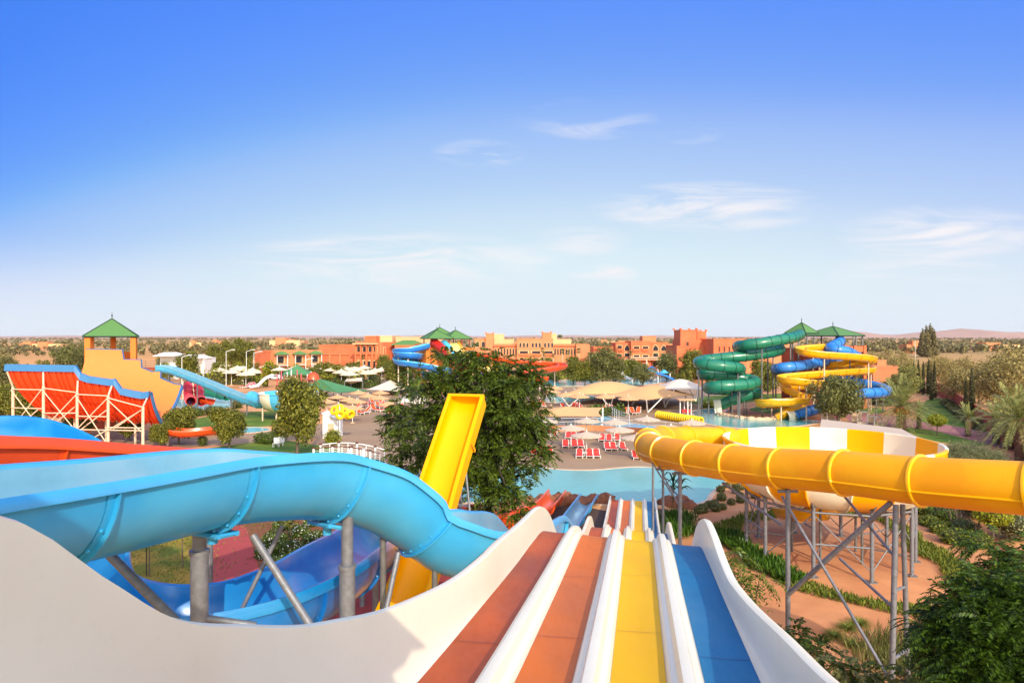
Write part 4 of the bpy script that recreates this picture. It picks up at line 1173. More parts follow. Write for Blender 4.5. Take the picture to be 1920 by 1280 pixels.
channel(og, [W(862, 660, 150), W(885, 662, 149), W(905, 664, 147), W(930, 668, 146), W(955, 673, 146), W(985, 676, 147), W(1015, 677, 148), W(1045, 680, 147), W(1056, 683, 143), W(1040, 687, 139), W(1010, 692, 136), W(975, 698, 133), W(955, 704, 132), W(965, 708, 129), W(1000, 707, 128), W(1022, 706, 130)], .9, 1.1, [M['orange'], M['orange'], M['orange']], step=.6, joint=5, lip=.1, lipd=.15, n=10)
for px, Y, z in ((930, 146, 6), (985, 147, 5.4), (1040, 147, 5), (1012, 136, 4.2), (980, 133, 3.6), (1018, 130, 3)):
    x = (px - CX) / F * Y; m = MB(); m.bar((x, Y, 0), (x, Y, z), .13); m.obj('support_post', [M['cream_steel']], og)

# right tower with green, gold and blue slides
Yr = 116.0
rt = thing('slide_tower', 'dark red slide tower with two green hipped roofs at the right', 'tower', (W(1530, 0, Yr)[0], Yr, 0))
q = W(1503, 604.5, Yr); roofed(rt, (q[0], Yr), 3.9, 3.9, 12.95, q[2], R(35))
q2 = W(1561.6, 611.5, Yr + 2); roofed(rt, (q2[0], Yr + 2), 7.6, 7.0, 12.5, q2[2], R(32), 0)
m = MB(); m.box((W(1500, 0, Yr)[0], Yr, 5.2), (4.6, 4.0, 10.4), R(35)); m.obj('tower_block', [M['brick_red']], rt)
m = MB(); m.box((W(1560, 0, Yr)[0], Yr + 2, 9.6), (7.4, 5.4, .5), R(12)); m.obj('deck', [M['terra']], rt)
for px, dy in ((1482, -2), (1497, -2.4), (1526, 0), (1513, -1), (1568, -1.0), (1580, -.8), (1605, -.2), (1617, 1.5), (1540, 4), (1600, 5)):
    q = W(px, 0, Yr + dy); m = MB(); m.box((q[0], Yr + dy, 6.3), (.2, .2, 12.6)); m.obj('column', [M['steel_dark']], rt)
for px, dy in ((1582, -.6), (1600, -.3), (1618, 1.2)):
    q = W(px, 0, Yr + dy); m = MB(); m.box((q[0] + .25, Yr + dy, 5.4), (.5, .5, 10.8)); m.obj('column', [M['terra']], rt)
for px, Y, z, w in ((1590, Yr - .4, 10.2, 1.6), (1610, Yr + .4, 10.2, 1.4)):
    m = MB(); m.box((W(px, 0, Y)[0], Y, z), (w, .2, 1.0)); m.obj('parapet', [M['terra']], rt)
railing(rt, [(W(1540, 0, Yr)[0], Yr - .8, 9.9), (W(1578, 0, Yr)[0], Yr - .8, 9.9)], 1.2)
railing(rt, [(W(1545, 0, Yr + 5)[0], Yr + 4.7, 9.9), (W(1618, 0, Yr + 5)[0], Yr + 4.7, 9.9)], 1.4)

def posts_under(th, P, ss, every, r, drop, m='steel_dark', lim=None):
    s = every * .6
    while s < ss[-1] - 1:
        i = int(np.searchsorted(ss, s)); q = P[i]
        if q[2] - drop > .6:
            mb = MB(); mb.bar((q[0], q[1], 0), (q[0], q[1], q[2] - drop), r, n=8); mb.obj('support_post', [M[m]], th)
        s += every
gt = thing('tube_slide', 'dark green spiral tube slide ending in a white mouth over the pool', 'water slide', (36, 108, 0))
gp = [(1500, 627, 112), (1491, 631, 109), (1469, 636, 106), (1443, 641, 105), (1417, 645, 105), (1397, 647, 106), (1384, 649, 109), (1390, 651, 113), (1420, 652, 114), (1450, 652, 114), (1463, 654, 111.5), (1452, 659, 108.5), (1435, 662, 107.5), (1400, 667, 107), (1366, 670, 107), (1331, 674, 107.5), (1313, 677, 106.5), (1312, 681, 104), (1331, 684, 102.5), (1357, 687, 102), (1380, 689, 103), (1388, 692, 106), (1376, 695, 110), (1345, 697, 111), (1318, 699, 109.5), (1322, 701, 106.5), (1349, 703, 106.5), (1383, 707, 107), (1408, 712, 106.5), (1417, 716, 104.5), (1404, 721, 102.5), (1366, 723, 101.5), (1341, 724, 102), (1329, 726, 104), (1336, 729, 108), (1370, 731, 110.5), (1405, 733, 110.5), (1419, 737, 108.5), (1402, 741, 107.5), (1375, 749, 107.5), (1350, 760, 108)]
P, S, U, ss = tube(gt, [W(a, b_, c) for a, b_, c in gp], .86, [M['green_tube'], M['dark_green']], step=.4, joint=1.72, n=16, fh=.05, fw=.05)
posts_under(gt, P, ss, 7.5, .12, .9)
def mouth(th, P, r, m='white_frp'):
    T = unit((P[-1] - P[-3]) * [1, 1, .25]); S = unit(np.cross(T, [0, 0, 1.0])); U = np.cross(S, T)
    an = np.linspace(-.35, math.pi + .35, 15); mb = MB()
    prof = [(r * math.cos(a), r * math.sin(a)) for a in an]
    sec = [(r * 1.12, -r * 1.2)] + [(x * 1.12, y * 1.12) for x, y in prof] + [(-r * 1.12, -r * 1.2)] + [(-r, -r * 1.2)] + [(x, y) for x, y in prof[::-1]] + [(r, -r * 1.2)]
    Q = np.stack([P[-1] - T * .2, P[-1] + T * .9]); sweep(mb, Q, np.stack([S, S]), np.stack([U, U]), sec, 0, False)
    mb.box(P[-1] + T * .35 - U * r * 1.1, (r * 1.6, 1.0, .1), math.atan2(S[1], S[0])); mb.obj('mouth', [M[m]], th)
mouth(gt, P, .86)
ys = thing('flume_slide', 'golden yellow open flume zigzagging down from the right tower', 'water slide', (44, 108, 0))
yp = [(1553, 645, 112), (1535, 646, 109), (1512, 648, 108), (1500, 651, 106.5), (1510, 655, 104.5), (1540, 659, 104), (1580, 662, 104), (1615, 665, 105), (1632, 668, 107), (1632, 671, 110), (1609, 674, 111), (1580, 677, 111), (1556, 679, 112), (1550, 682, 116), (1580, 684, 117), (1620, 686, 115), (1633, 688, 112), (1620, 690, 109.5), (1584, 692, 107.5), (1551, 695, 106), (1502, 699, 104.5), (1474, 702, 103.5), (1467, 705, 102), (1480, 708, 100.5), (1510, 711, 100), (1535, 713, 101), (1541, 716, 104), (1520, 718, 107), (1485, 719, 107), (1472, 721, 105.5), (1478, 725, 103.5), (1495, 733, 102.5), (1510, 739, 102), (1513, 743, 100.5), (1500, 746, 99.5), (1470, 748.5, 99.3), (1440, 748.5, 99.6), (1427, 749, 101), (1432, 751, 104), (1465, 753, 105), (1500, 755, 104), (1513, 758, 102.5), (1495, 763, 101.5), (1470, 770, 101.3), (1453, 778, 101.6)]
P, S, U, ss = channel(ys, [W(a, b_, c) for a, b_, c in yp], .72, 1.05, [M['gold'], M['gold'], M['gold']], step=.45, joint=2.6, lip=.08, lipd=.15, n=12, bolts=False)
posts_under(ys, P, ss, 8.5, .11, 1.1, 'cream_steel')
bs_ = thing('tube_slide', 'blue tube slide winding through the golden flume to a white mouth', 'water slide', (46, 108, 0))
bp_ = [(1576, 638, 115), (1572, 643, 112), (1560, 649, 110), (1556, 653, 108.5), (1568, 656, 107), (1588, 659, 107.5), (1605, 668, 110), (1612, 673, 113), (1600, 676, 116), (1570, 676, 115), (1549, 677, 112), (1527, 681, 109), (1497, 686, 106.5), (1470, 689, 106), (1456, 691, 108), (1462, 694, 112), (1500, 698, 115), (1550, 705, 116), (1600, 715, 115), (1640, 724, 113), (1662, 731, 109.5), (1650, 736, 105.5), (1625, 737, 103.5), (1600, 739, 103), (1580, 746, 102.5), (1559, 757, 102), (1535, 765, 101.5), (1502, 775, 101), (1485, 781, 100.8)]
P, S, U, ss = tube(bs_, [W(a, b_, c) for a, b_, c in bp_], .8, [M['tube_blue'], M['dark_blue']], step=.4, joint=1.9, n=16, fh=.05, fw=.05)
posts_under(bs_, P, ss, 8, .12, .85)
mouth(bs_, P, .8)
# ------------------------------------------------------------------ hotel buildings
def arch_pts(u, z, w, h, kind):
    if kind == 'arch':
        p = [(u - w / 2, z), (u + w / 2, z), (u + w / 2, z + h * .62)]
        for a in np.linspace(.25, .75, 5)[0:5]:
            t = (a - .25) / .5
            p.append((u + w / 2 * math.cos(math.pi * (t * .8 + .1)), z + h * .62 + h * .38 * math.sin(math.pi * (t * .8 + .1))))
        p.append((u - w / 2, z + h * .62)); return p
    if kind == 'tent':
        return [(u - w / 2, z), (u + w / 2, z), (u + w / 2, z + h * .5), (u, z + h), (u - w / 2, z + h * .5)]
    return [(u - w / 2, z), (u + w / 2, z), (u + w / 2, z + h), (u - w / 2, z + h)]

class Face:
    def __init__(s, A, B): s.A = np.array([*A[:2], 0.0]); s.B = np.array([*B[:2], 0.0]); s.d = unit(s.B - s.A); s.n = np.array([s.d[1], -s.d[0], 0]); s.L = float(np.linalg.norm(s.B - s.A))
    def at(s, u, z, o=0.0): return s.A + s.d * u + s.n * o + np.array([0, 0, z])

def window(th, F_, u, z, w, h, kind='arch', rail=False, trim='terra_cream'):
    pts = arch_pts(u, z, w, h, kind)
    mb = MB()
    big = arch_pts(u, z - .12, w * 1.22, h * 1.12 + .1, kind)
    # surround ring standing proud of the wall, the dark pane set back inside it
    n = len(pts)
    o = [F_.at(a, b, .16) for a, b in big]; i_ = [F_.at(a, b, .16) for a, b in pts]; ob = [F_.at(a, b, 0) for a, b in big]; ib = [F_.at(a, b, .03) for a, b in pts]
    v = np.array(o + i_ + ob + ib)
    f = []
    for k in range(n):
        j = (k + 1) % n
        f += [(k, j, n + j, n + k), (2 * n + k, 2 * n + j, j, k), (n + k, n + j, 3 * n + j, 3 * n + k)]
    mb.add(v, f)
    wo = mb.obj('window', [M[trim]], th)
    mb = MB(); mb.poly([F_.at(a, b, .035) for a, b in pts]); mb.obj('pane', [M['glass']], wo)
    if rail:
        mb = MB(); mb.add([F_.at(u - w * .6, z, .2), F_.at(u + w * .6, z, .2), F_.at(u + w * .6, z + .9, .2), F_.at(u - w * .6, z + .9, .2), F_.at(u - w * .6, z, .6), F_.at(u + w * .6, z, .6), F_.at(u + w * .6, z + .9, .6), F_.at(u - w * .6, z + .9, .6)], [(4, 5, 6, 7), (0, 4, 7, 3), (1, 2, 6, 5), (2, 3, 7, 6), (0, 1, 5, 4)])
        mb.obj('balcony', [M['terra']], wo)
    return wo

def block(th, A, B, depth, h, m, z0=0.0, name='wall', par=.35, cren=False):
    F_ = Face(A, B)
    mb = MB()
    c = [F_.A, F_.B, F_.B - F_.n * depth, F_.A - F_.n * depth]
    mb.extrude_xy(np.array(c), z0, h)
    wo = mb.obj(name, [M[m]], th)
    mb = MB()
    t = .3
    for a, b in ((0, 1), (1, 2), (2, 3), (3, 0)):
        p, q = c[a], c[b]; d = unit(q - p); nn = np.array([d[1], -d[0], 0])
        mb.extrude_xy(np.array([p + nn * .06, q + nn * .06, q - nn * t, p - nn * t]), h + .002, h + par)
    mb.obj('parapet', [M[m]], wo)
    if cren:
        mb = MB()
        for p in c: mb.box(p + [0, 0, h + par + .25], (.6, .6, .5))
        mb.obj('corner_merlon', [M[m]], wo)
    return F_

def B_(px, Y): return np.array([(px - CX) / F * Y, Y])

# low hotel wing on the left
hb = thing('hotel_wing', 'low two-storey hotel wing with a plain red end wall and cream balconies', 'building', (*B_(508, 213), 0))
F1 = block(hb, B_(478, 219), B_(507.6, 212.2), 1, 7.6, 'terra')
F2 = block(hb, B_(508.6, 212.6), B_(604, 224), 9, 7.5, 'terra_pale', par=.5)
for u0 in (3, 9, 14.5):
    for z in (.6, 4.0):
        wo = window(hb, F2, u0, z, 2.0, 2.2, 'rect', False, 'terra_cream')
    mb = MB(); mb.box(F2.at(u0, 3.4, .8), (3.6, 1.4, .16), math.atan2(F2.d[1], F2.d[0])); 
    for du in (-1.7, 1.7): mb.bar(F2.at(u0 + du, 0, 1.4), F2.at(u0 + du, 6.6, 1.4), .12, n=6)
    mb.box(F2.at(u0, 6.7, .8), (4.0, 1.7, .2), math.atan2(F2.d[1], F2.d[0]))
    mb.obj('balcony', [M['white']], hb)
    mb = MB(); hip_roof(mb, F2.at(u0, 0, .6), 4.6, 2.8, 6.9, 7.9, math.atan2(F2.d[1], F2.d[0])); mb.obj('roof', [M['tile_green']], hb)
hc = thing('hotel_wing', 'tall blank terracotta hotel wall with slim palms in front of it', 'building', (*B_(630, 236), 0))
F3 = block(hc, B_(598, 242), B_(668, 238), 14, 9.2, 'terra')
for u in (4.5, 8.5):
    mb = MB(); mb.box(F3.at(u, 3, .2), (.5, .5, 6), 0); mb.obj('pilaster', [M['terra_pale']], hc)
mb = MB(); mb.box(F3.at(6, 6.2, .15), (12, .4, .3), math.atan2(F3.d[1], F3.d[0])); mb.obj('string_course', [M['terra_pale']], hc)
hd = thing('hotel_block', 'orange and cream hotel entrance block with columned upper gallery', 'building', (*B_(700, 228), 0))
F4 = block(hd, B_(667, 231), B_(716, 227), 16, 10.2, 'terra')
F5 = block(hd, B_(716.3, 227), B_(742, 236), .8, 10.0, 'terra_pale')
F6 = block(hd, B_(684, 240), B_(735, 239), 12, 12.4, 'terra_cream')
block(hd, B_(684, 236), B_(705, 235.5), 5, 12.3, 'terra')
block(hd, B_(742, 240), B_(800, 236), 14, 12.0, 'terra_cream')
F7 = block(hd, B_(740, 228), B_(800, 226), 8, 9.2, 'terra')
for u in (1.3, 3.6, 5.9, 8.0):
    window(hd, F4, u, 6.4, 1.3, 2.6, 'rect', True, 'terra_cream')
for u in (1.3, 3.4, 5.4, 7.4):
    window(hd, F4, u, 1.0, 1.2, 3.2, 'rect', False, 'terra_cream')
for u in (.3, 2.4, 4.7, 7.0, 8.5):
    mb = MB(); mb.box(F4.at(u, 5, .45), (.5, .5, 10)); mb.obj('column', [M['terra']], hd)
mb = MB(); mb.box(F4.at(4.3, 10.0, .7), (9.4, 1.6, .4), math.atan2(F4.d[1], F4.d[0])); mb.obj('cornice', [M['terra_cream']], hd)
for u in (1.5, 4.0): window(hd, F5, u, 6.5, 1.3, 2.2, 'rect', False)
for u in (2, 5, 8.0): window(hd, F7, u, 5.6, 1.4, 2.2, 'rect', False)
mb = MB(); hip_roof(mb, (*B_(766, 232), 0), 11, 6, 9.7, 11.2, 0, 4); mb.obj('roof', [M['tile_green']], hd)

# central palace in the distance
he = thing('hotel_block', 'long peach hotel palace with two square towers and rows of arched windows', 'building', (*B_(1000, 285), 0))
F8 = block(he, B_(890, 286), B_(926, 286), 16, 11.4, 'terra_pale')
block(he, B_(910.5, 284.5), B_(925, 284.5), 6, 13.5, 'terra_pale', cren=True)
block(he, B_(925, 292), B_(945, 292), 8, 13.2, 'terra_cream')
block(he, B_(938, 294), B_(964, 294), 12, 11.0, 'terra_cream')
F9 = block(he, B_(925.5, 284), B_(969, 284), 6, 9.0, 'terra_pale')
F10 = block(he, B_(969, 282), B_(1037, 282), 18, 11.4, 'terra_pale')
block(he, B_(1017, 283.5), B_(1034, 283.5), 6, 13.8, 'terra_pale', cren=True)
block(he, B_(1034, 288), B_(1044, 288), 8, 13.4, 'terra_cream')
block(he, B_(1042, 293), B_(1071, 293), 12, 11.0, 'terra_cream')
F11 = block(he, B_(1037.3, 283), B_(1080, 283), 8, 9.0, 'terra_pale')
block(he, B_(1080.3, 281), B_(1106, 281), 10, 9.0, 'terra_pale')
for k in range(3): window(he, F8, 1.2 + k * 2.4, 8.2, 1.3, 2.2, 'arch')
for k in range(8): window(he, F9, .9 + k * 1.22, 4.8, .62, 2.9, 'arch')
for k in range(3):
    for j in range(3):
        window(he, F10, 1.5 + k * 5.1 + j * 1.45, 8.0, .85, 2.0, 'arch')
    window(he, F10, 2.9 + k * 5.1, 4.6, 3.4, 1.9, 'rect', True)
    window(he, F10, 2.9 + k * 5.1, .8, 3.4, 2.4, 'rect')
for k in range(8): window(he, F11, .8 + k * 1.15, 4.8, .62, 2.9, 'arch')
for a, Fx in ((0, F9), (0, F11)):
    mb = MB(); mb.box(Fx.at(Fx.L / 2, 8.4, .25), (Fx.L, .5, .35)); mb.obj('eaves', [M['terra_red']], he)

hf = thing('hotel_block', 'three-storey terracotta hotel with pointed arches and balconies in its middle bay', 'building', (*B_(1200, 262), 0))
F12 = block(hf, B_(1113, 262), B_(1154, 262), 10, 8.2, 'terra')
F13 = block(hf, B_(1154.3, 260), B_(1183, 260), 12, 9.8, 'terra')
F14 = block(hf, B_(1183.3, 257), B_(1221, 257), 14, 10.4, 'terra')
F15 = block(hf, B_(1221.3, 260), B_(1253, 260), 12, 9.9, 'terra')
F16 = block(hf, B_(1253.3, 262), B_(1272, 262), 10, 9.2, 'terra_pale')
block(hf, B_(1205, 268), B_(1230, 268), 6, 12.3, 'terra_pale')
for k in range(6): window(hf, F12, .9 + (k // 2) * 2.9 + (k % 2) * 1.1, 3.6, .7, 2.9, 'arch')
for z in (.6, 3.8, 7.0):
    window(hf, F13, 1.5, z, 1.7, 2.0, 'rect', z > 1); window(hf, F13, 4.3, z, 1.8, 2.3, 'tent' if z > 5 else 'rect', 1 < z < 5)
    window(hf, F14, 2.0, z, 2.1, 1.7, 'rect', z > 1); window(hf, F14, 5.4, z, 2.1, 1.7, 'rect', z > 1)
    window(hf, F15, 1.6, z, 1.9, 2.3, 'tent' if z > 5 else 'rect', 1 < z < 5); window(hf, F15, 4.7, z, 2.0, 2.2, 'tent' if z > 5 else 'rect', 1 < z < 5)
for k in range(2): window(hf, F16, 1.0 + k * 1.3, 3.6, .7, 2.9, 'arch')
for Fx in (F12,):
    mb = MB(); mb.box(Fx.at(Fx.L / 2, 7.6, .25), (Fx.L, .5, .35)); mb.obj('eaves', [M['terra_red']], hf)
mb = MB(); mb.box(F16.at(-4, 4.6, 5), (24, 7, .3)); mb.obj('terrace_roof', [M['concrete']], hf)
for k in range(6):
    mb = MB(); mb.bar(F16.at(-14 + k * 4, 0, 8), F16.at(-14 + k * 4, 4.5, 8), .15, n=6); mb.obj('column', [M['white']], hf)

hg = thing('hotel_block', 'bright orange windowless building with stepped square tower beside the green slide', 'building', (*B_(1320, 192), 0))
F17 = block(hg, B_(1269, 196), B_(1338, 196), 14, 9.4, 'terra')
block(hg, B_(1276, 197.5), B_(1345, 197.5), 10, 11.2, 'terra', par=.2)
F18 = block(hg, B_(1276, 196.6), B_(1306, 196.6), 8, 14.0, 'terra', cren=True)
block(hg, B_(1307, 200), B_(1324, 200), 6, 13.6, 'terra', cren=True)
F19 = block(hg, B_(1338, 187), B_(1400, 187), 20, 11.4, 'terra')
for k in range(4): window(hg, F19, 1.6 + k * 1.35, 8.2, .32, 1.4, 'rect', False, 'terra')
window(hg, F18, 2.0, 9.2, .6, 1.6, 'rect', False, 'terra')
block(hg, B_(1395, 192), B_(1480, 200), 14, 10.3, 'terra_pale')
# small buildings right
hh = thing('garden_building', 'small flat-roofed pink building with a dark doorway behind the palms', 'building', (*B_(1660, 150), 0))
F20 = block(hh, B_(1637, 152), B_(1684, 150), 7, 5.4, 'terra_pale')
window(hh, F20, 2.8, .4, 1.9, 2.0, 'rect', False, 'terra_pale')
block(hh, B_(1645, 158), B_(1662, 158), 4, 6.6, 'terra_pale')
# white sheds left
for px0, px1, Y, h, lab in ((300, 335, 200, 7.2, 'white shed roof beside the dark round tree on its left'), (361, 383, 205, 6.4, 'white shed standing right of the dark round tree'), (435, 460, 210, 3.6, 'small white hoarding wall near the lamp posts')):
    s = thing('white_shed', lab, 'shed', (*B_(px0, Y), 0))
    Fs = block(s, B_(px0, Y), B_(px1, Y), 8 if h > 4 else 1, h - .6, 'white', par=.2)
    mb = MB(); c = Fs.at(Fs.L / 2, 0, -2.2)
    if h > 4:
        hip_roof(mb, (c[0], c[1] - 1.5, 0), Fs.L + .6, 8.4, h - .35, h + .6, 0, Fs.L * .7); mb.obj('roof', [M['white']], s)
# distant houses on the plain
hp = None
for i, (px, Y, w, h) in enumerate([(505, 900, 40, 11), (530, 950, 30, 9), (60, 700, 30, 7), (35, 760, 26, 7), (355, 820, 14, 8), (395, 1000, 18, 8), (440, 1050, 18, 7), (1700, 520, 20, 9), (1830, 620, 40, 7), (930, 900, 30, 8), (1120, 1000, 26, 8), (1150, 800, 30, 8), (1010, 1200, 30, 8), (760, 800, 20, 8), (1405, 600, 30, 8)]):
    t = thing('farm_house', 'small flat-roofed earth-coloured house far off on the plain', 'house', (*B_(px, Y), 0), 'houses scattered on the plain')
    block(t, B_(px, Y), B_(px, Y) + np.array([w, 0]), w * .5, h * .7, 'terra_pale' if i % 2 else 'terra_cream', par=.4)
    block(t, B_(px, Y) + np.array([w * .2, -1]), B_(px, Y) + np.array([w * .55, -1]), w * .3, h, 'terra_pale')
    Fh = Face(B_(px, Y), B_(px, Y) + np.array([w, 0])); window(t, Fh, w * .75, 1.5, 2.2, 2.2, 'rect')
# garden wall right: panels stepping down between piers
gw = thing('garden_wall', 'long salmon garden wall running down the right edge of the lawn', 'wall', (*G(1760, 742)[:2], 0))
wpts = [G(1745, 728), G(1776, 752), G(1808, 776), G(1850, 806), G(1885, 830), G(1990, 905)]
for a, b in zip(wpts[:-1], wpts[1:]):
    d = unit(b - a); n = np.array([d[1], -d[0], 0])
    mb = MB(); mb.extrude_xy(np.array([a + n * .15, b + n * .15, b - n * .15, a - n * .15]), 0, 2.5); mb.obj('wall_panel', [M['terra_red']], gw)
    mb = MB(); mb.extrude_xy(np.array([a + n * .22, b + n * .22, b - n * .22, a - n * .22]), 2.503, 2.62); mb.obj('coping', [M['terra_pale']], gw)
fw_ = thing('garden_wall', 'low far wall crossing behind the dry trees at the right edge', 'wall', (*B_(1850, 170), 0))
a, b = np.r_[B_(1760, 175), 0], np.r_[B_(2050, 168), 0]
mb = MB(); mb.extrude_xy(np.array([a, b, b + [0, .3, 0], a + [0, .3, 0]]), 0, 2.6); mb.obj('wall_panel', [M['terra_pale']], fw_)
for i, (px, Y, h) in enumerate([(341, 150, 7.8), (381, 160, 7), (424, 170, 8.6), (462, 175, 8.5), (476, 178, 8.0), (573, 185, 6), (1716, 300, 11), (1620, 130, 6)]):
    t = thing('lamp_post', ['white lamp post with bent arm in front of the white sheds', 'white lamp post beside the second white shed', 'tall white mast behind the hedge of the car park', 'white mast just left of the red end wall', 'white pole against the red end wall', 'thin white pole behind the green pavilion', 'pale utility pole alone on the field at the right', 'thin white pole left of the small pink building'][i], 'lamp post', (*B_(px, Y), 0))
    q = np.r_[B_(px, Y), 0]
    mb = MB(); mb.bar(q, q + [0, 0, h], .08, .06, n=6); mb.obj('pole', [M['white']], t)
    if i < 6:
        mb = MB(); mb.bar(q + [0, 0, h], q + [1.6, -.2, h + .5], .07, n=5); mb.box(q + [1.9, -.2, h + .5], (.8, .3, .15)); mb.obj('lamp_head', [M['white']], t)
# ------------------------------------------------------------------ umbrellas, loungers, canopies, small things
def make_umbrella(name, label, m, r=1.45, rise=.5, h=2.1, n=16, pole='white', kind='cone'):
    t = thing(name, label, 'umbrella')
    mb = MB(); mb.bar((0, 0, 0), (0, 0, h + rise - .05), .055, n=8); mb.obj('pole', [M[pole]], t)
    mb = MB(); mb.lathe([(.0, .0), (.32, .0), (.32, .1), (.08, .16), (.06, .3)], n=12); mb.obj('base', [M['concrete']], t)
    if kind == 'cone':
        mb = MB(); an = np.linspace(0, 2 * math.pi, n * 2, endpoint=False)
        rows = []
        for f in (0, .12, .4, .7, .93, 1.0):
            rr = np.array([r * f * (1.0 if k % 2 == 0 else 1 - .035 * f) for k in range(n * 2)])
            zz = h + rise * (1 - f) ** 1.12 - np.array([0 if k % 2 == 0 else .03 * f for k in range(n * 2)])
            rows.append(np.stack([rr * np.cos(an), rr * np.sin(an), zz], 1))
        rows.append(rows[-1] - [0, 0, .1])
        rows += [np.stack([r * f * np.cos(an), r * f * np.sin(an), np.full(n * 2, h + rise * (1 - f) ** 1.12 - .09)], 1) for f in (.9, .5, .02)]
        mb.grid(np.stack(rows), 0, False, wrapv=True); mb.obj('canopy', [M[m]], t)
        mb = MB(); mb.lathe([(.0, h + rise + .16), (.05, h + rise + .1), (.07, h + rise - .02)], n=8); mb.obj('finial', [M[pole]], t)
        mb = MB()
        for k in range(8):
            a = k * math.pi / 4; mb.bar((0, 0, h - .35), (r * .6 * math.cos(a), r * .6 * math.sin(a), h + rise * .3), .015, n=4)
        mb.obj('struts', [M[pole]], t)
    return t

def make_lounger(label, m):
    t = thing('sun_lounger', label, 'sun lounger')
    fr = MB()
    for x in (-.31, .31):
        fr.box((x, 0, .3), (.06, 1.9, .07))
    for y in (-.92, -.3, .3, .92): fr.box((0, y, .3), (.56, .06, .05))
    fr.obj('frame', [M['white']], t)
    for x in (-.3, .3):
        for y in (-.78, .72):
            mb = MB(); mb.bar((x, y, 0), (x, y * .96, .27), .035, .03, n=6); mb.obj('leg', [M['white']], t)
    mb = MB(); mb.box((0, -.3, .36), (.54, 1.2, .05)); mb.obj('seat', [M[m]], t)
    b = np.array([[(x, .3 + .72 * f, .36 + .58 * f + (.05 if abs(x) < .2 else 0) * f) for x in (-.27, -.2, -.07, .07, .2, .27)] for f in (0, .3, .6, .9, 1.0)])
    mb = MB(); mb.grid(b, 0, True); mb.grid((b + np.array([0, .05, -.03]))[:, ::-1], 0, True)
    e = np.concatenate([b[0], b[1:-1, -1], b[-1][::-1], b[1:-1, 0][::-1]]); e2 = e + np.array([0, .05, -.03])
    mb.grid(np.stack([e2, e]), 0, False, wrapv=True); mb.obj('backrest', [M[m]], t)
    mb = MB()
    for x in (-.3, .3): mb.bar((x, .3, .34), (x, 1.04, .95), .03, n=6); mb.bar((x, .82, .3), (x, .85, .78), .02, n=4)
    mb.bar((-.3, 1.04, .95), (.3, 1.04, .95), .03, n=6)
    mb.obj('back_frame', [M['white']], t)
    return t
U_white = Proto(make_umbrella('parasol', '-', 'canvas', 1.62, .4))
L_red = Proto(make_lounger('-', 'bed_red'))
T_side = thing('side_table', '-', 'table')
mb = MB(); mb.box((0, 0, .42), (.5, .5, .05)); mb.obj('table_top', [M['white']], T_side)
mb = MB(); mb.bar((0, 0, 0), (0, 0, .4), .06, .04, n=8); mb.lathe([(.0, .0), (.2, .0), (.18, .04), (.05, .06)], n=10); mb.obj('leg', [M['white']], T_side)
T_side = Proto(T_side)
# poolside sets: umbrella (px, canopy y, width px), base y, loungers
WH = ('white parasol nearest the big pool, above three red loungers', 'white parasol half hidden by the big tree, left of the front row', 'white parasol in the second row left, over three red loungers', 'white parasol in the second row right, over three red loungers', 'white parasol at the back left by the river wall', 'white parasol at the back centre by the river wall', 'white parasol partly hidden behind the turn of the amber tube', 'white parasol at the far left behind the big tree leaves', 'pale parasol on the far side of the river wall, right of centre', 'pale parasol just above the amber tube bend, right of the others', 'pale parasol behind the amber tube, lowest of the three there')
ub = [(1099.7, 826, 858), (1009.7, 828, 856), (1070.6, 813, 842), (1161.6, 819, 846), (1100, 801, 826), (1152, 806, 829), (1194, 836, 864), (1023, 808, 826), (1213, 806, 822), (1297, 815, 830), (1258, 823, 842)]
for i, (px, cyy, by) in enumerate(ub):
    g = G(px, by - 4)
    U_white.put(g, i * .37, 1.0, WH[i], 'white poolside parasols')
lo = [('nearest the pool in the centre', [(1087.5, 859), (1106.5, 859), (1120, 859)]), ('of the left front set under the big tree', [(1001, 855), (1017, 855), (1033, 853)]), ('of the second-row left set', [(1061, 840), (1078, 840), (1090, 840)]), ('of the second-row right set', [(1141, 845), (1152, 845), (1170, 845)]), ('of the back left set by the river wall', [(1066, 823.5), (1076, 824), (1092, 822)]), ('of the back right set by the river wall', [(1129.5, 828), (1143, 829), (1159, 828)]), ('beside the turn of the amber tube', [(1194.5, 862), (1208, 863)]), ('at the far left behind the tree leaves', [(1029, 820), (1039, 821)])]
od = ('left', 'middle', 'right')
for j, (d, lst) in enumerate(lo):
    for k, (px, by) in enumerate(lst):
        g = G(px, by); g[1] += .75
        L_red.put(g - [0, .2, 0], R((-4, 10, -2, 3, -6, -9, 2, -8)[j] + 3 * k - 3), (1.1, .74, .8), 'red and white lounger %s, %s one' % (d, od[k] if len(lst) == 3 else od[k * 2]), 'red poolside loungers')
for i, (px, by, d) in enumerate([(1097, 857, 'between the loungers nearest the pool'), (1070, 838, 'between the second-row left loungers'), (1161, 843, 'between the second-row right loungers'), (1009, 853, 'in the left front set under the tree'), (1151, 827, 'in the back right set by the wall'), (1204, 861, 'beside the turn of the amber tube')]):
    g = G(px, by); g[1] += .5
    T_side.put(g, .1 * i, 1.0, 'small white side table ' + d, 'white side tables')
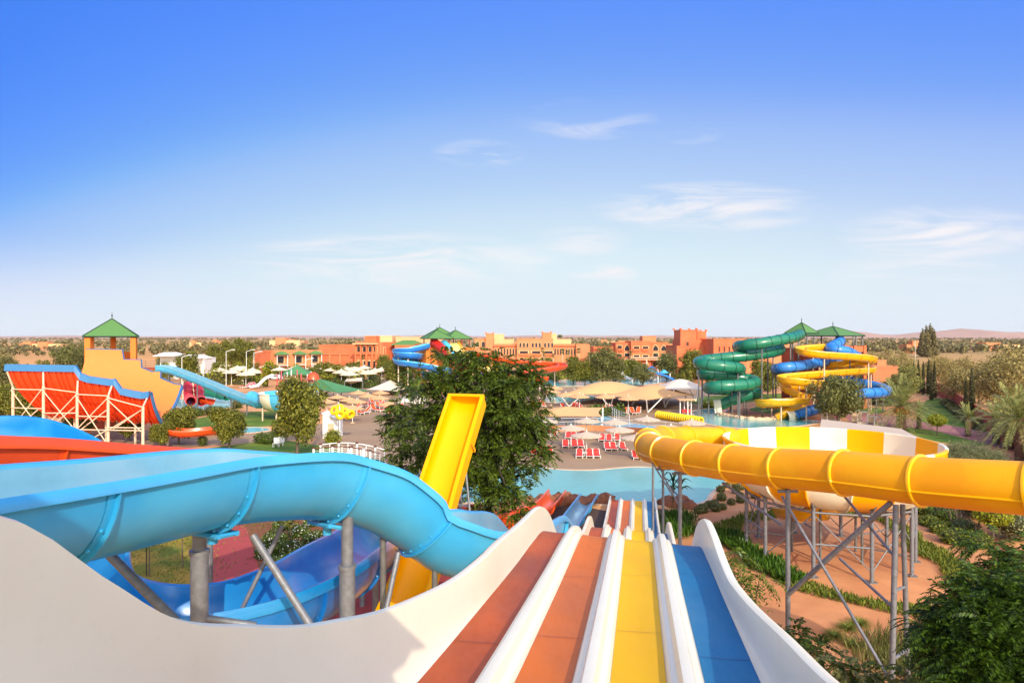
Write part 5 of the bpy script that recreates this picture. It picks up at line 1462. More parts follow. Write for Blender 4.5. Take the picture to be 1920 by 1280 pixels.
# terrace behind the river: tan umbrellas and orange loungers
U_tan = Proto(make_umbrella('parasol', '-', 'canvas_tan', 1.6, .55, 2.3))
L_or = Proto(make_lounger('-', 'bed_orange'))
tanc = [(1061, 739, 768, 'tan parasol on the middle terrace, left of the tan sail'), (1086.6, 743, 771, 'tan parasol under the edge of the left tan sail'), (1034, 741, 760, 'tan parasol half behind the big tree, middle terrace'), (1040, 736, 752, 'tan parasol behind the others at the left of the middle terrace'), (1135, 747, 772, 'tan parasol between the two tan sails'), (1178, 751, 776, 'tan parasol in front of the right tan sail')]
for i, (px, cyy, by, lab) in enumerate(tanc):
    U_tan.put(G(px, by), i * .3, 1.05, lab, 'tan parasols on the middle terrace')
for i, (px, by) in enumerate([(1074, 767), (1082, 767), (1092, 768), (1130, 773), (1144, 772), (1153, 772), (1170, 777), (1187, 777), (1004, 764), (1011, 764), (1019, 763), (1060, 768), (1196, 776)]):
    L_or.put(G(px, by), R(-20 + 25 * (i % 3)), 1.1, 'orange lounger on the middle terrace between the tan sails and the river', 'orange loungers on the middle terrace')
# left cluster
lc = [(613, 750, 778, 'leftmost tan parasol of the left cluster, beside the white hut'), (633, 744, 768, 'tan parasol at the back left of the left cluster, by the green sail'), (655, 750, 774, 'tan parasol in the middle of the left cluster'), (669, 753, 778, 'tan parasol overlapping its left neighbour in the left cluster'), (635, 761, 788, 'salmon parasol above the yellow tube stand'), (661, 767, 793, 'tan parasol nearest the camera in the left cluster'), (690, 745, 765, 'tan parasol at the back middle of the left cluster'), (711.7, 749, 770, 'tan parasol over the densest orange loungers'), (714, 739, 758, 'tan parasol at the back right of the left cluster'), (672, 741, 758, 'tan parasol just under the tip of the green sail'), (728, 761, 784, 'tan parasol at the right end of the left cluster by the tree')]
for i, (px, cyy, by, lab) in enumerate(lc):
    U_tan.put(G(px, by), i * .41, (1.0, 1.0, .9), lab, 'tan parasols of the left cluster')
for i, (px, by) in enumerate([(667, 766), (675, 777), (683, 776), (703, 771), (718, 772), (731, 780), (683, 763), (693, 764), (707, 761), (720, 760), (738, 776), (712, 766), (745, 770), (700, 758), (727, 764)]):
    L_or.put(G(px, by), R(-35 + 70 * (i % 2)), 1.15, 'orange lounger on the paved terrace under the left cluster of tan parasols', 'orange loungers of the left cluster')
# far white parasols among the hedges
U_far = Proto(make_umbrella('parasol', '-', 'canvas_white', 1.7, .6, 2.4))
fw = [(622.7, 716), (648, 713), (659, 709), (664, 716), (673, 719), (683, 711), (703, 719), (588, 712), (554, 712), (524, 715), (474, 722), (451, 716), (473, 718), (434, 722), (445, 712), (420, 705), (412, 717), (500, 708), (461, 727), (640, 722), (690, 724), (655, 727), (716, 716)]
for i, (px, by) in enumerate(fw):
    U_far.put(G(px, by), i * .3, 1.35, 'small white parasol among the hedges in front of the hotel', 'white parasols in front of the hotel')
L_pk = Proto(make_lounger('-', 'bed_pink'))
for i, (px, by) in enumerate([(470, 726), (476, 724), (482, 727), (466, 722), (650, 722), (658, 721), (665, 723), (672, 724), (680, 721), (645, 725), (690, 717), (460, 728)]):
    L_pk.put(G(px, by), R(30 * i), 1.4, 'pink lounger among the white parasols in front of the hotel', 'pink loungers in front of the hotel')
for i, (px, by) in enumerate([(1541, 792), (1549, 793), (1560, 792)]):
    L_pk.put(G(px, by), R(-60), 1.0, ('pink lounger beside the white cabana, leftmost of three', 'pink lounger beside the white cabana, middle of three', 'pink lounger beside the white cabana, rightmost of three')[i], 'pink loungers by the cabana')

# shade sails
def sail(name, label, corners, hz, peak, m, posts=True, sag=.5, ridge=(.5, .5), white='white', n=14):
    c = np.array(corners, float)        # four ground points counter-clockwise from near left
    t = thing(name, label, 'canopy', c.mean(0) * [1, 1, 0])
    uu = np.linspace(0, 1, n)
    P = np.zeros((n, n, 3))
    for i, u in enumerate(uu):
        for j, v in enumerate(uu):
            q = (c[0] * (1 - u) * (1 - v) + c[1] * u * (1 - v) + c[2] * u * v + c[3] * (1 - u) * v).copy()
            hu = 1 - abs(u - ridge[0]) / (ridge[0] if u < ridge[0] else 1 - ridge[0])
            hv = 1 - abs(v - ridge[1]) / (ridge[1] if v < ridge[1] else 1 - ridge[1])
            q[2] = hz + (peak - hz) * (min(hu, hv) ** .9 * .25 + .75 * math.sin(math.pi * u) * math.sin(math.pi * v)) - sag * 0
            q[:2] += (c.mean(0)[:2] - q[:2]) * .12 * (math.sin(math.pi * u) * (1 - math.sin(math.pi * v)) + math.sin(math.pi * v) * (1 - math.sin(math.pi * u))) * .8
            P[i, j] = q
    mb = MB(); mb.grid(P, 0, True); mb.grid((P - [0, 0, .05])[::-1], 0, True)
    mb.obj('fabric', [M[m]], t)
    if posts:
        for k in range(4):
            g = c[k] + (c.mean(0) - c[k]) * .18; g[2] = 0
            tp = c[k].copy(); tp[2] = hz - .05
            mb = MB(); mb.bar(g, tp, .14, .09, n=8); mb.obj('slanted_post', [M[white]], t)
            o = c[(k + 1) % 4]; tp2 = c[k] + (o - c[k]) * .3; tp2[2] = hz + (peak - hz) * .05
            mb = MB(); mb.bar(g, tp2, .12, .08, n=8); mb.obj('slanted_post', [M[white]], t)
    return t
def gz(px, py, z): return G(px, py, z)
sail('shade_sail', 'large tan shade sail, left one of the pair on the middle terrace', [gz(1050, 740, 2.2), gz(1196, 738, 2.2), gz(1212, 725, 2.2), gz(1086, 725, 2.2)], 2.2, 3.9, 'sail')
sail('shade_sail', 'large tan shade sail on white forked posts, right one of the pair', [gz(1212, 750, 2.2), gz(1304, 740, 2.2), gz(1244, 726, 2.2), gz(1126, 741, 2.2)], 2.2, 3.8, 'sail')
sail('shade_sail', 'white shade sail beyond the right tan sail, by the green tube', [gz(1240, 730, 3.2), gz(1322, 730, 3.2), gz(1310, 720, 3.2), gz(1236, 720, 3.2)], 3.2, 4.6, 'sail_white')
def hip_canopy(name, label, pts, ez, apex, m, posts_m='steel_dark'):
    t = thing(name, label, 'canopy', np.mean(pts, 0) * [1, 1, 0])
    n = len(pts); mb = MB(); ap = np.array(apex); rows = []
    for f in np.linspace(0, 1, 9):
        ring = []
        for k in range(n):
            a, b = np.array(pts[k]), np.array(pts[(k + 1) % n])
            for s_ in np.linspace(0, 1, 6, endpoint=False):
                e = a + (b - a) * s_; e[2] = ez
                ctr = np.mean(pts, 0); e[:2] += (ctr[:2] - e[:2]) * .1 * math.sin(math.pi * s_)
                q = e + (ap - e) * f; q[2] = ez + (ap[2] - ez) * f ** 1.25
                ring.append(q)
        rows.append(ring)
    mb.grid(np.array(rows), 0, True, wrapv=True); mb.grid((np.array(rows) - [0, 0, .06])[::-1], 0, True, wrapv=True); mb.obj('fabric', [M[m]], t)
    for q in pts:
        mb = MB(); mb.bar((q[0], q[1], 0), (q[0], q[1], ez), .12, n=6); mb.obj('post', [M[posts_m]], t)
    mb = MB(); mb.bar((ap[0], ap[1], 0), (ap[0], ap[1], ap[2] - .1), .14, n=6); mb.obj('mast', [M[posts_m]], t)
    return t
def pz(px, py, Y): return W(px, py, Y)
hip_canopy('shade_sail', 'dark green pyramid canopy standing behind the children\'s slides', [pz(526, 703, 168), pz(590, 702, 168), pz(586, 702, 186), pz(532, 702, 186)], W(0, 703, 168)[2], W(557.5, 683.5, 176), 'sail_green')
hip_canopy('shade_sail', 'long dark green canopy drooping to a point over the paved terrace', [pz(570, 727, 134), pz(636, 737, 122), pz(694, 732, 126), pz(640, 722, 142)], W(0, 731, 128)[2], W(600, 710, 132), 'sail_green')
hip_canopy('shade_sail', 'big beige tent canopy left of the big tree', [pz(685, 730, 145), pz(748, 732, 140), pz(770, 724, 150), pz(735, 724, 160)], W(0, 730, 145)[2], W(732, 712, 150), 'sail_white')
hip_canopy('shade_sail', 'white peaked tent among the white parasols', [pz(646, 727, 152), pz(680, 727, 152), pz(680, 724, 166), pz(650, 724, 166)], 2.4, W(658, 719, 158), 'sail_white')
hip_canopy('shade_sail', 'wide thatch-coloured canopy over the water channel beside the big tree', [pz(985, 783, 90), pz(1128, 781, 90), pz(1130, 769, 102), pz(1000, 768, 102)], W(0, 781, 90)[2], W(1062, 762, 96), 'sail', 'white')
hip_canopy('shade_sail', 'pale round canopy at the bottom of the leaves right of the big tree', [pz(745, 745, 100), pz(800, 748, 98), pz(800, 735, 110), pz(750, 735, 110)], 2.6, W(772, 733, 104), 'sail_white')
# flat white canopy behind the bowl
fcn = thing('shade_roof', 'long flat white roof on posts behind the striped bowl', 'canopy', (*G(1650, 830)[:2], 0))
c = [W(1535, 797, 60), W(1752, 826, 53), W(1690, 806, 62), W(1540, 789, 68)]
zc = 3.6; c = [np.array([q[0], q[1], zc + .15 * k]) for k, q in enumerate(c)]
mb = MB(); v = np.array(c + [q - [0, 0, .25] for q in c]); mb.add(v, [(0, 1, 2, 3), (7, 6, 5, 4)] + [(i, 4 + i, 4 + (i + 1) % 4, (i + 1) % 4) for i in range(4)]); mb.obj('roof_panel', [M['canvas']], fcn)
for f in (.15, .5, .62, .9):
    q = c[0] + (c[1] - c[0]) * f; q2 = c[3] + (c[2] - c[3]) * f
    for q_ in (q * .9 + q2 * .1, q * .2 + q2 * .8):
        mb = MB(); mb.bar((q_[0], q_[1], 0), (q_[0], q_[1], zc - .1), .1, n=6); mb.obj('post', [M['white']], fcn)
# cabanas
for i, (px, py, w, h, lab) in enumerate([(1563, 796, 1.8, 2.3, 'white cabana frame with woven back beside the blue tube mouth'), (1617, 798, 1.3, 1.9, 'small white cabana on the brick terrace'), (1646, 800, 1.0, 1.3, 'low white cabin box right of the small cabana')]):
    g = G(px, py); t = thing('cabana', lab, 'cabana', g)
    mb = MB()
    for a in (-1, 1):
        for b in (0, 1.6): mb.box(g + [a * w / 2, b, h / 2], (.09, .09, h))
        mb.box(g + [a * w / 2, .8, h], (.09, 1.7, .09))
    for b in (0, 1.6): mb.box(g + [0, b, h + .002], (w + .1, .09, .09))
    mb.obj('frame', [M['white']], t)
    mb = MB(); mb.box(g + [0, 1.55, h / 2 + .1], (w - .1, .05, h - .25)); mb.obj('back_panel', [M['concrete']], t)
    mb = MB(); mb.box(g + [0, .8, .3], (w - .1, 1.4, .35)); mb.obj('bench', [M['canvas']], t)
# rack of yellow rings beside the slide pool
def ring_mesh(name, c, axis, r, rt, m, parent=None):
    axis = unit(np.asarray(axis, float)); u = unit(np.cross(axis, [0, 0, 1.0]) if abs(axis[2]) < .9 else np.array([1.0, 0, 0])); w = np.cross(axis, u)
    A = np.linspace(0, 2 * math.pi, 20, endpoint=False); Bq = np.linspace(0, 2 * math.pi, 9, endpoint=False)
    P = np.array([[np.asarray(c) + (r + rt * math.cos(b)) * (u * math.cos(a) + w * math.sin(a)) + axis * rt * math.sin(b) for b in Bq] for a in A])
    mb = MB(); mb.grid(P, 0, True, wrapu=True, wrapv=True)
    return mb
a, b = G(1234, 785), G(1314, 797)
d = b - a; n = 20
for i in range(n):
    q = a + d * i / (n - 1); q[2] = .62
    ax = unit(d + np.array([0, 0, 3.0 if False else 0]) + rng.normal(size=3) * .3 * [1, 1, .5])
    mb = ring_mesh('r', q, ax, .46, .135, None)
    tag(mb.obj('inflatable_ring', [M['ring_yellow']], None, q - [0, 0, .62]), 'yellow inflatable ring standing upright in the long row beside the slide pool', 'ring', 'yellow rings in the row by the pool')
rk = thing('ring_rack', 'white steel stand over the row of yellow rings by the slide pool', 'rack', G(1287, 792))
g = G(1287, 790)
for dx, dy in ((-.9, 0), (.1, -.4), (.9, .8), (0, 1.2)):
    mb = MB(); mb.bar(g + [dx, dy, 0], g + [dx, dy, 3.1], .08, n=6); mb.obj('post', [M['white']], rk)
mb = MB(); mb.box(g + [0, .4, 3.15], (2.4, 2.2, .12)); mb.obj('canopy', [M['canvas_tan']], rk)
mb = MB(); mb.box(g + [0, .3, 1.5], (1.2, .8, .4)); mb.obj('seat', [M['bed_red']], rk)
# yellow ring stand left: stacked rings on a pole
rs = thing('ring_stand', 'white pole stand carrying a bunch of yellow rings on the left terrace', 'rack', G(637, 825))
g = G(637, 825); mb = MB(); mb.bar(g, g + [0, 0, 4.2], .07, n=8); mb.obj('pole', [M['white']], rs)
for k, o in enumerate([(-.7, .2, 3.5), (0, .0, 3.7), (.5, .2, 3.3), (.1, -.2, 3.05), (1.0, .1, 3.0), (1.3, -.1, 3.1)]):
    mb = ring_mesh('r', g + np.array(o), (.3 * k - .6, -1, .5 - .2 * k), .42, .19, None); mb.obj('ring', [M['ring_yellow']], rs)
# white hut
hu = thing('white_hut', 'small white hut with a sloping roof beside the left cluster of parasols', 'hut', G(612, 822))
g = G(605, 822); sc = g[1] / F
mb = MB(); w = 27 * sc; dp_ = 2.4
hL, hR = 47 * sc, 34 * sc
v = [g, g + [w, .4, 0], g + [w, dp_ + .4, 0], g + [0, dp_, 0], g + [0, 0, hL], g + [w, .4, hR], g + [w, dp_ + .4, hR], g + [0, dp_, hL]]
mb.add(v, [(0, 3, 2, 1), (0, 1, 5, 4), (1, 2, 6, 5), (2, 3, 7, 6), (3, 0, 4, 7)]); mb.obj('wall', [M['white']], hu)
mb = MB(); v2 = [v[4] + [-.12, -.12, .003], v[5] + [.12, -.12, .003], v[6] + [.12, .12, .003], v[7] + [-.12, .12, .003]]; mb.add(v2 + [q + [0, 0, .1] for q in v2], [(4, 5, 6, 7), (3, 2, 1, 0)] + [(i, (i + 1) % 4, 4 + (i + 1) % 4, 4 + i) for i in range(4)]); mb.obj('roof', [M['white']], hu)
mb = MB(); mb.box(g + [w * .5, .18, .9], (.8, .1, 1.8)); mb.obj('door', [M['concrete']], hu)

# footbridge with white wavy railings
br = thing('footbridge', 'arched green-floored footbridge with white wavy railings and steps', 'bridge', (*G(640, 872)[:2], 0))
Yb_ = 61.0
def bw(px, py, dy=0.0): return W(px, py, Yb_ + dy)
xs = np.linspace(0, 1, 15)
A_, C_ = bw(588, 868), bw(712, 876)
deck = []
for f in xs:
    p = A_ + (C_ - A_) * f; p[2] += .55 * math.sin(math.pi * (f * .8 + .12)); deck.append(p)
deck = np.array(deck)
mb = MB(); P = np.stack([deck, deck + [0, 2.3, 0], deck + [0, 2.3, -.3], deck + [0, 0, -.3]], 1); mb.grid(P, [0, 1, 1, 1], True, wrapv=True); mb.obj('deck', [mat('green_carpet', lin(50, 102, 70, .9), .9, .1, 4), M['wood']], br)
mb = MB(); mb.box((deck[3][0], deck[3][1] + 1.2, deck[3][2] / 2 - .2), (1.2, 2.2, deck[3][2] - .4)); mb.obj('pier', [M['concrete']], br)
mb = MB(); mb.box((deck[12][0], deck[12][1] + 1.2, deck[12][2] / 2 - .2), (1.4, 2.2, deck[12][2] - .4)); mb.obj('pier', [M['concrete']], br)
for dy in (0.05, 2.25):
    for i in range(0, 15, 2):
        q = deck[i] + [0, dy, 0]; mb = MB(); mb.box(q + [0, 0, .55], (.07 if i % 4 else .16, .07 if i % 4 else .16, 1.1)); o = mb.obj('railing_post', [M['white']], br)
        if i % 4 == 0:
            mb = MB(); mb.lathe([(.16, 1.1), (.2, 1.14), (.0, 1.26)], q, 8); mb.obj('post_cap', [M['wood']], o)
    mb = MB()
    for k in range(4):
        f2 = np.linspace(0, 1, 57); q = np.stack([np.interp(f2, xs, deck[:, j]) for j in range(3)], 1)
        q[:, 1] += dy; q[:, 2] += .2 + .2 * k + .06 * np.sin(f2 * 44)
        mb.pipe(q, .014, 5)
    mb.obj('wavy_rail', [M['white']], br)
    q = deck + [0, dy, 1.08]; mb = MB(); mb.pipe(q, .05, 6); mb.obj('handrail', [M['wood'] if dy < 1 else M['white']], br)
for px in (655, 682):
    a_, b_ = bw(px, 846, -.2), bw(px - 27, 884, -3.0)
    for k in range(5):
        mb = MB(); mb.bar(a_ - [0, 0, .22 * k], b_ - [0, 0, .22 * k], .03, n=5); mb.obj('stair_rail', [M['white']], br)
    mb = MB(); mb.box(a_ + [0, 0, -.55], (.24, .24, 1.5)); mb.obj('newel_post', [M['white']], br)
for k in range(6):
    a_ = bw(668, 866 + 4 * k, -.35 - .45 * k); mb = MB(); mb.box(a_, (1.3, .45, .12)); mb.obj('stair_step', [M['wood']], br)

# river wall and railing in front of the terrace
rw = thing('retaining_wall', 'low tan retaining wall with white railing along the river', 'wall', (*G(1150, 812)[:2], 0))
pw = closed_curve(np.array([G(1010, 808), G(1060, 808), G(1110, 807), G(1170, 811), G(1240, 815), G(1300, 822), G(1370, 834)]), 6)[:-12]
pw = catmull([G(1010, 808), G(1060, 808), G(1110, 807), G(1170, 811), G(1240, 815), G(1300, 822), G(1370, 834)], .8)[0]
nn = np.array([0, .35, 0])
mb = MB(); P = np.stack([pw, pw + [0, 0, .7], pw + nn + [0, 0, .7], pw + nn], 1); mb.grid(P, 0, False); mb.obj('wall_panel', [M['terra_pale']], rw)
railing(rw, [q + nn * .5 + [0, 0, .7] for q in pw[::3]], .95, 'railing', 'white', 2)
r2 = thing('railing', 'short white railing wall between the river and the upper terrace', 'railing', G(1145, 780))
railing(r2, [G(1142, 772), G(1148, 782), G(1165, 792), G(1180, 796)], 1.5, 'railing', 'white', 4)
# rock edge between slides and pool
rocks = []
for i in range(46):
    f = i / 45; px = 960 + 330 * f; py = 951 - 8 * math.sin(f * 3) - 3 * f
    if 1138 < px < 1246: continue
    g = G(px, py + rng.normal() * 1.5)
    r = .45 + .3 * rng.random()
    an = np.linspace(0, 2 * math.pi, 9, endpoint=False)
    prof = []
    for k in range(5):
        ph = k / 4 * math.pi / 2
        prof.append(np.array([(g[0] + r * 1.25 * math.cos(a) * math.cos(ph) * (1 + .18 * rng.normal()), g[1] + r * math.sin(a) * math.cos(ph) * (1 + .18 * rng.normal()), r * 1.0 * math.sin(ph) * (1 + .1 * rng.normal())) for a in an]))
    mb = MB(); mb.grid(np.array(prof), 0, True, wrapv=True)
    tag(mb.obj('boulder', [M['rock']], None, g), 'rounded brown boulder in the row along the near edge of the big pool', 'boulder', 'boulders along the near pool edge')
# boulders round the slide pool island
for i in range(22):
    f = i / 21; px = 1352 + 150 * f; py = 778 + 9 * math.sin(f * math.pi)
    g = G(px, py); r = .35 + .2 * rng.random(); an = np.linspace(0, 2 * math.pi, 7, endpoint=False)
    prof = [np.array([(g[0] + r * 1.5 * math.cos(a) * math.cos(ph) * (1 + .15 * rng.normal()), g[1] + r * math.sin(a) * math.cos(ph), r * .9 * math.sin(ph)) for a in an]) for ph in (0, .5, 1.0, 1.5)]
    mb = MB(); mb.grid(np.array(prof), 0, True, wrapv=True)
    tag(mb.obj('boulder', [M['concrete']], None, g), 'pale boulder edging the planted island by the slide pool', 'boulder', 'boulders round the slide pool island')
# stakes along the plum path
for i, (px, py) in enumerate([(1783, 982), (1793, 992), (1800, 990), (1818, 1008), (1829, 1012), (1834, 1010)]):
    g = G(px, py); mb = MB(); mb.bar(g, g + [.08 * (i % 3 - 1), 0, .9 + .2 * (i % 2)], .07, .06, n=6)
    tag(mb.obj('wooden_stake', [M['bark']], None, g), 'short wooden stake in the planting along the plum path', 'stake', 'stakes beside the plum path')
# children's play slides left and the kids' frame
for i, px in enumerate((352, 372)):
    t = thing('play_slide', ('red kids tube slide left of its twin beside the wave wall', 'red kids tube slide right of its twin beside the wave wall')[i], 'water slide', G(px, 757))
    tube(t, [W(px, 722, 118), W(px + 1, 733, 116.5), W(px + 3, 747, 115), W(px + 6, 752, 112)], .75, [M['red'], M['bed_pink']], step=.4, joint=1.6)
    for dx in (-9, 9):
        g = G(px + dx, 757); mb = MB(); mb.bar(g, [g[0], g[1], 4.2], .1, n=6); mb.obj('support_post', [M['cream_steel']], t)
t = thing('play_slide', 'orange kids chute on a white frame by the shallow pool', 'water slide', G(385, 760))
channel(t, [W(372, 746, 114), W(385, 748, 113), W(396, 750, 112)], .7, .8, [M['orange']] * 3, joint=9, lip=.05, lipd=.1)
for px in (376, 386, 395): g = G(px, 765); mb = MB(); mb.bar(g, g + [0, 0, 1.3], .08, n=6); mb.obj('support_post', [M['white']], t)
t = thing('play_slide', 'green tube slide lying low behind the blue funnel slide', 'water slide', G(410, 752))
tube(t, [W(378, 733, 128), W(400, 737, 127), W(426, 743, 125)], .8, [M['green_tube'], M['dark_green']], step=.6, joint=4)
g = G(402, 748); mb = MB(); mb.bar(g, [g[0], g[1], 1.6], .1, n=6); mb.obj('support_post', [M['cream_steel']], t)
t = thing('playground_set', 'white and red childrens play frame under the green pyramid canopy', 'play frame', G(545, 728))
g = G(548, 728)
for k in range(8):
    mb = MB(); q = g + [(k % 4 - 1.5) * 2.4, (k // 4) * 3.0, 0]; mb.bar(q, q + [0, 0, 3.4 + .5 * (k % 3)], .13, n=6); mb.obj('post', [M['white'] if k % 2 else M['bed_pink']], t)
mb = MB(); mb.box(g + [0, 1.5, 1.8], (8, 3.4, .2)); mb.obj('deck', [M['terra_red']], t)
mb = MB(); q, _ = catmull([g + [-4.5, 0, 3.2], g + [-6, -1, 2.4], g + [-7.5, -2, .8], g + [-9, -3, .5]], .4); T, S, U = frames(q); sweep(mb, q, S, U, [(-.6, .3), (-.6, -.1), (.6, -.1), (.6, .3), (.5, .3), (.5, 0), (-.5, 0), (-.5, .3)]); mb.obj('slide_chute', [M['white']], t)
mb = MB(); mb.lathe([(1.5, 2.2), (1.3, 3.2), (.6, 3.8), (0, 3.9)], g + [5.0, 0, 0], 12); mb.obj('dome', [M['orange']], t)
# colourful bits of the far playground pool
cols = ['tube_blue', 'tube_sky', 'red', 'white', 'tube_blue', 'gold', 'white', 'tube_sky']
for i, (px, py, w) in enumerate([(1195, 716, 3.5), (1222, 708, 5), (1236, 704, 3), (1160, 712, 3), (1245, 718, 4), (1150, 706, 2.5), (1206, 714, 3), (1260, 708, 3)]):
    t = thing('splash_play_unit', 'small bright water play unit in the far pool before the hotel', 'play unit', G(px, py), 'play units in the far pool')
    g = G(px, py)
    for a in (-1, 1):
        mb = MB(); mb.bar(g + [a * w * .4, 0, 0], g + [a * w * .4, 0, 2.6], .15, n=6); mb.obj('post', [M['white']], t)
    mb = MB(); q, _ = catmull([g + [-w * .5, 0, 2.6], g + [0, -.3, 2.1], g + [w * .6, -1, .9], g + [w, -2, .3]], .5); T, S, U = frames(q)
    sweep(mb, q, S, U, [(-.8, .3), (-.8, -.15), (.8, -.15), (.8, .3), (.68, .3), (.68, 0), (-.68, 0), (-.68, .3)]); mb.obj('chute', [M[cols[i]]], t)
    mb = MB(); mb.lathe([(1.3, 2.7), (.5, 3.4), (0, 3.6)], g, 8); mb.obj('cap', [M[cols[(i + 3) % 8]]], t)
t = thing('pergola', 'long white pergola with slatted top before the three-storey hotel', 'pergola', G(1180, 693))
g = W(1165, 674, 235)
for k in range(6):
    mb = MB(); mb.bar([g[0] + k * 4.5, 235, 0], [g[0] + k * 4.5, 235, 4.4], .16, n=6); mb.obj('post', [M['terra_cream']], t)
mb = MB(); mb.box([g[0] + 11, 236, 4.5], (25, 4, .25)); mb.obj('slat_roof', [M['terra_cream']], t)
# a white car in the hotel car park
t = thing('parked_car', 'white car parked in front of the low hotel wing', 'car', (*B_(517, 196), 0))
x0, y0 = B_(517, 196)
q = np.array([(-2.1, .35), (-2.1, .8), (-1.5, .95), (-.9, 1.45), (.8, 1.45), (1.4, .98), (2.1, .85), (2.15, .35)])
mb = MB(); P = np.array([[(x0 + a * s_, y0 + b_, z) for a, z in q] for b_, s_ in ((-.85, .98), (-.7, 1), (.7, 1), (.85, .98))]); mb.grid(P, 0, True); mb.poly(P[0]); mb.poly(P[-1][::-1]); mb.obj('body', [M['white']], t)
mb = MB(); mb.poly([(x0 - 1.2, y0 - .865, 1.0), (x0 + 1.1, y0 - .865, 1.0), (x0 + .7, y0 - .85, 1.36), (x0 - .8, y0 - .85, 1.36)]); mb.obj('side_window', [M['glass']], t)
for a in (-1.3, 1.3):
    for b_ in (-.8, .8): mb = MB(); mb.bar((x0 + a, y0 + b_ - .1, .33), (x0 + a, y0 + b_ + .1, .33), .33, n=14); mb.obj('wheel', [M['bark_dark']], t)
# benches on the shaded lawn
for i, (px, py) in enumerate([(518, 838), (526, 836)]):
    g = G(px, py); t = thing('garden_bench', ('white garden seat on the shaded lawn, left one', 'white garden seat on the shaded lawn, right one')[i], 'bench', g)
    mb = MB(); mb.box(g + [0, 0, .42], (.7, .5, .05)); mb.obj('seat', [M['white']], t)
    mb = MB(); mb.box(g + [0, .24, .75], (.7, .05, .55)); mb.obj('backrest', [M['white']], t)
    for a in (-.3, .3):
        for b_ in (-.2, .2): mb = MB(); mb.box(g + [a, b_, .2], (.05, .05, .395)); mb.obj('leg', [M['white']], t)
# terrace tables under the sails
for i, (px, py) in enumerate([(1120, 752), (1217, 757), (1226, 756), (1252, 754)]):
    g = G(px, py); t = thing('cafe_table', 'small white cafe table under the tan sails', 'table', g, 'white tables under the sails')
    mb = MB(); mb.lathe([(0, .74), (.5, .74), (.5, .7), (0, .69)], g, 14); mb.obj('table_top', [M['white']], t)
    mb = MB(); mb.bar(g, g + [0, 0, .7], .05, n=6); mb.obj('leg', [M['white']], t)
# posts for the pool shower / rescue pole by the tube turn
# ------------------------------------------------------------------ vegetation
def trunk(th, base, top, r, m='bark', lean=.15, limbs=(), name='trunk'):
    base = np.asarray(base, float); top = np.asarray(top, float)
    mid = (base + top) / 2 + rng.normal(size=3) * lean * [1, 1, 0]
    q, _ = catmull([base, mid, top], .3)
    rad = np.linspace(r, r * .45, len(q)); rad[0] *= 1.35
    mb = MB(); mb.pipe(q, rad, 9)
    o = mb.obj(name, [M[m]], th)
    if len(limbs):
        mb = MB()
        for k, e in enumerate(limbs):
            e = np.asarray(e, float)
            f = .35 + .6 * rng.random(); s = q[int(f * (len(q) - 1))]
            c = s * .5 + e * .5 + np.array([0, 0, .12 * np.linalg.norm(e - s)]) * rng.random()
            p, _ = catmull([s, c, e], .35)
            mb.pipe(p, np.linspace(r * .42, r * .07, len(p)), 6)
        mb.obj('limbs', [M[m]], o)
    return o

def fronds_mesh(name, base, dirv, length, m, parent, nl=9, lw=.16, ll=.34, droop=.5, jitter=.25):
    """feathery leaves: each with paired leaflets along a drooping midrib"""
    n = len(base)
    d = unit(dirv)
    side = unit(np.cross(d, np.array([0, 0, 1.0]) + rng.normal(size=(n, 3)) * .2))
    nrm = np.cross(side, d)
    C, Uv, Vv = [], [], []
    L_ = length * (.7 + .6 * rng.random(n))
    for k in range(nl):
        f = (k + .7) / nl
        p = base + d * (L_ * f)[:, None] - np.array([0, 0, 1.0]) * (L_ * droop * f * f)[:, None]
        t = unit(d - np.array([0, 0, 1.0]) * (2 * droop * f))
        sz = L_ * ll * (1 - .55 * abs(f - .45))
        for sg in (-1, 1):
            a = unit(side * sg + t * .55 - np.array([0, 0, .28]) + rng.normal(size=(n, 3)) * jitter * .5)
            w = unit(np.cross(a, nrm + rng.normal(size=(n, 3)) * jitter))
            C.append(p + a * sz[:, None] * .5); Uv.append(a * sz[:, None] * .5); Vv.append(w * sz[:, None] * lw)
    return quads_mesh(name, np.concatenate(C), np.concatenate(Uv), np.concatenate(Vv), m, parent)

def frond_crown(name, clumps, per, length, m, th, **kw):
    c = np.asarray(clumps, float)
    B = []; D = []
    for x, y, z, r in c:
        n = int(per * r * r)
        d = unit(rng.normal(size=(n, 3)) * [1, 1, .55] + [0, 0, .22])
        B.append(np.array([x, y, z]) + d * r * (.15 + .75 * rng.random(n)[:, None] ** .8) * [1, 1, .6]); D.append(unit(d + rng.normal(size=(n, 3)) * .3 - [0, 0, .15]))
    return fronds_mesh(name, np.concatenate(B), np.concatenate(D), length, m, th, **kw)

def clump_cloud(c, rad, n, cr, flat=.6, seed=0, bottom=-.75):
    g = np.random.default_rng(seed); out = []
    while len(out) < n:
        v = g.normal(size=3); v /= np.linalg.norm(v)
        v *= (.35 + .65 * g.random() ** .5)
        if v[2] < bottom: continue
        out.append((c[0] + v[0] * rad[0], c[1] + v[1] * rad[1], c[2] + v[2] * rad[2], cr * (.65 + .7 * g.random())))
    return out

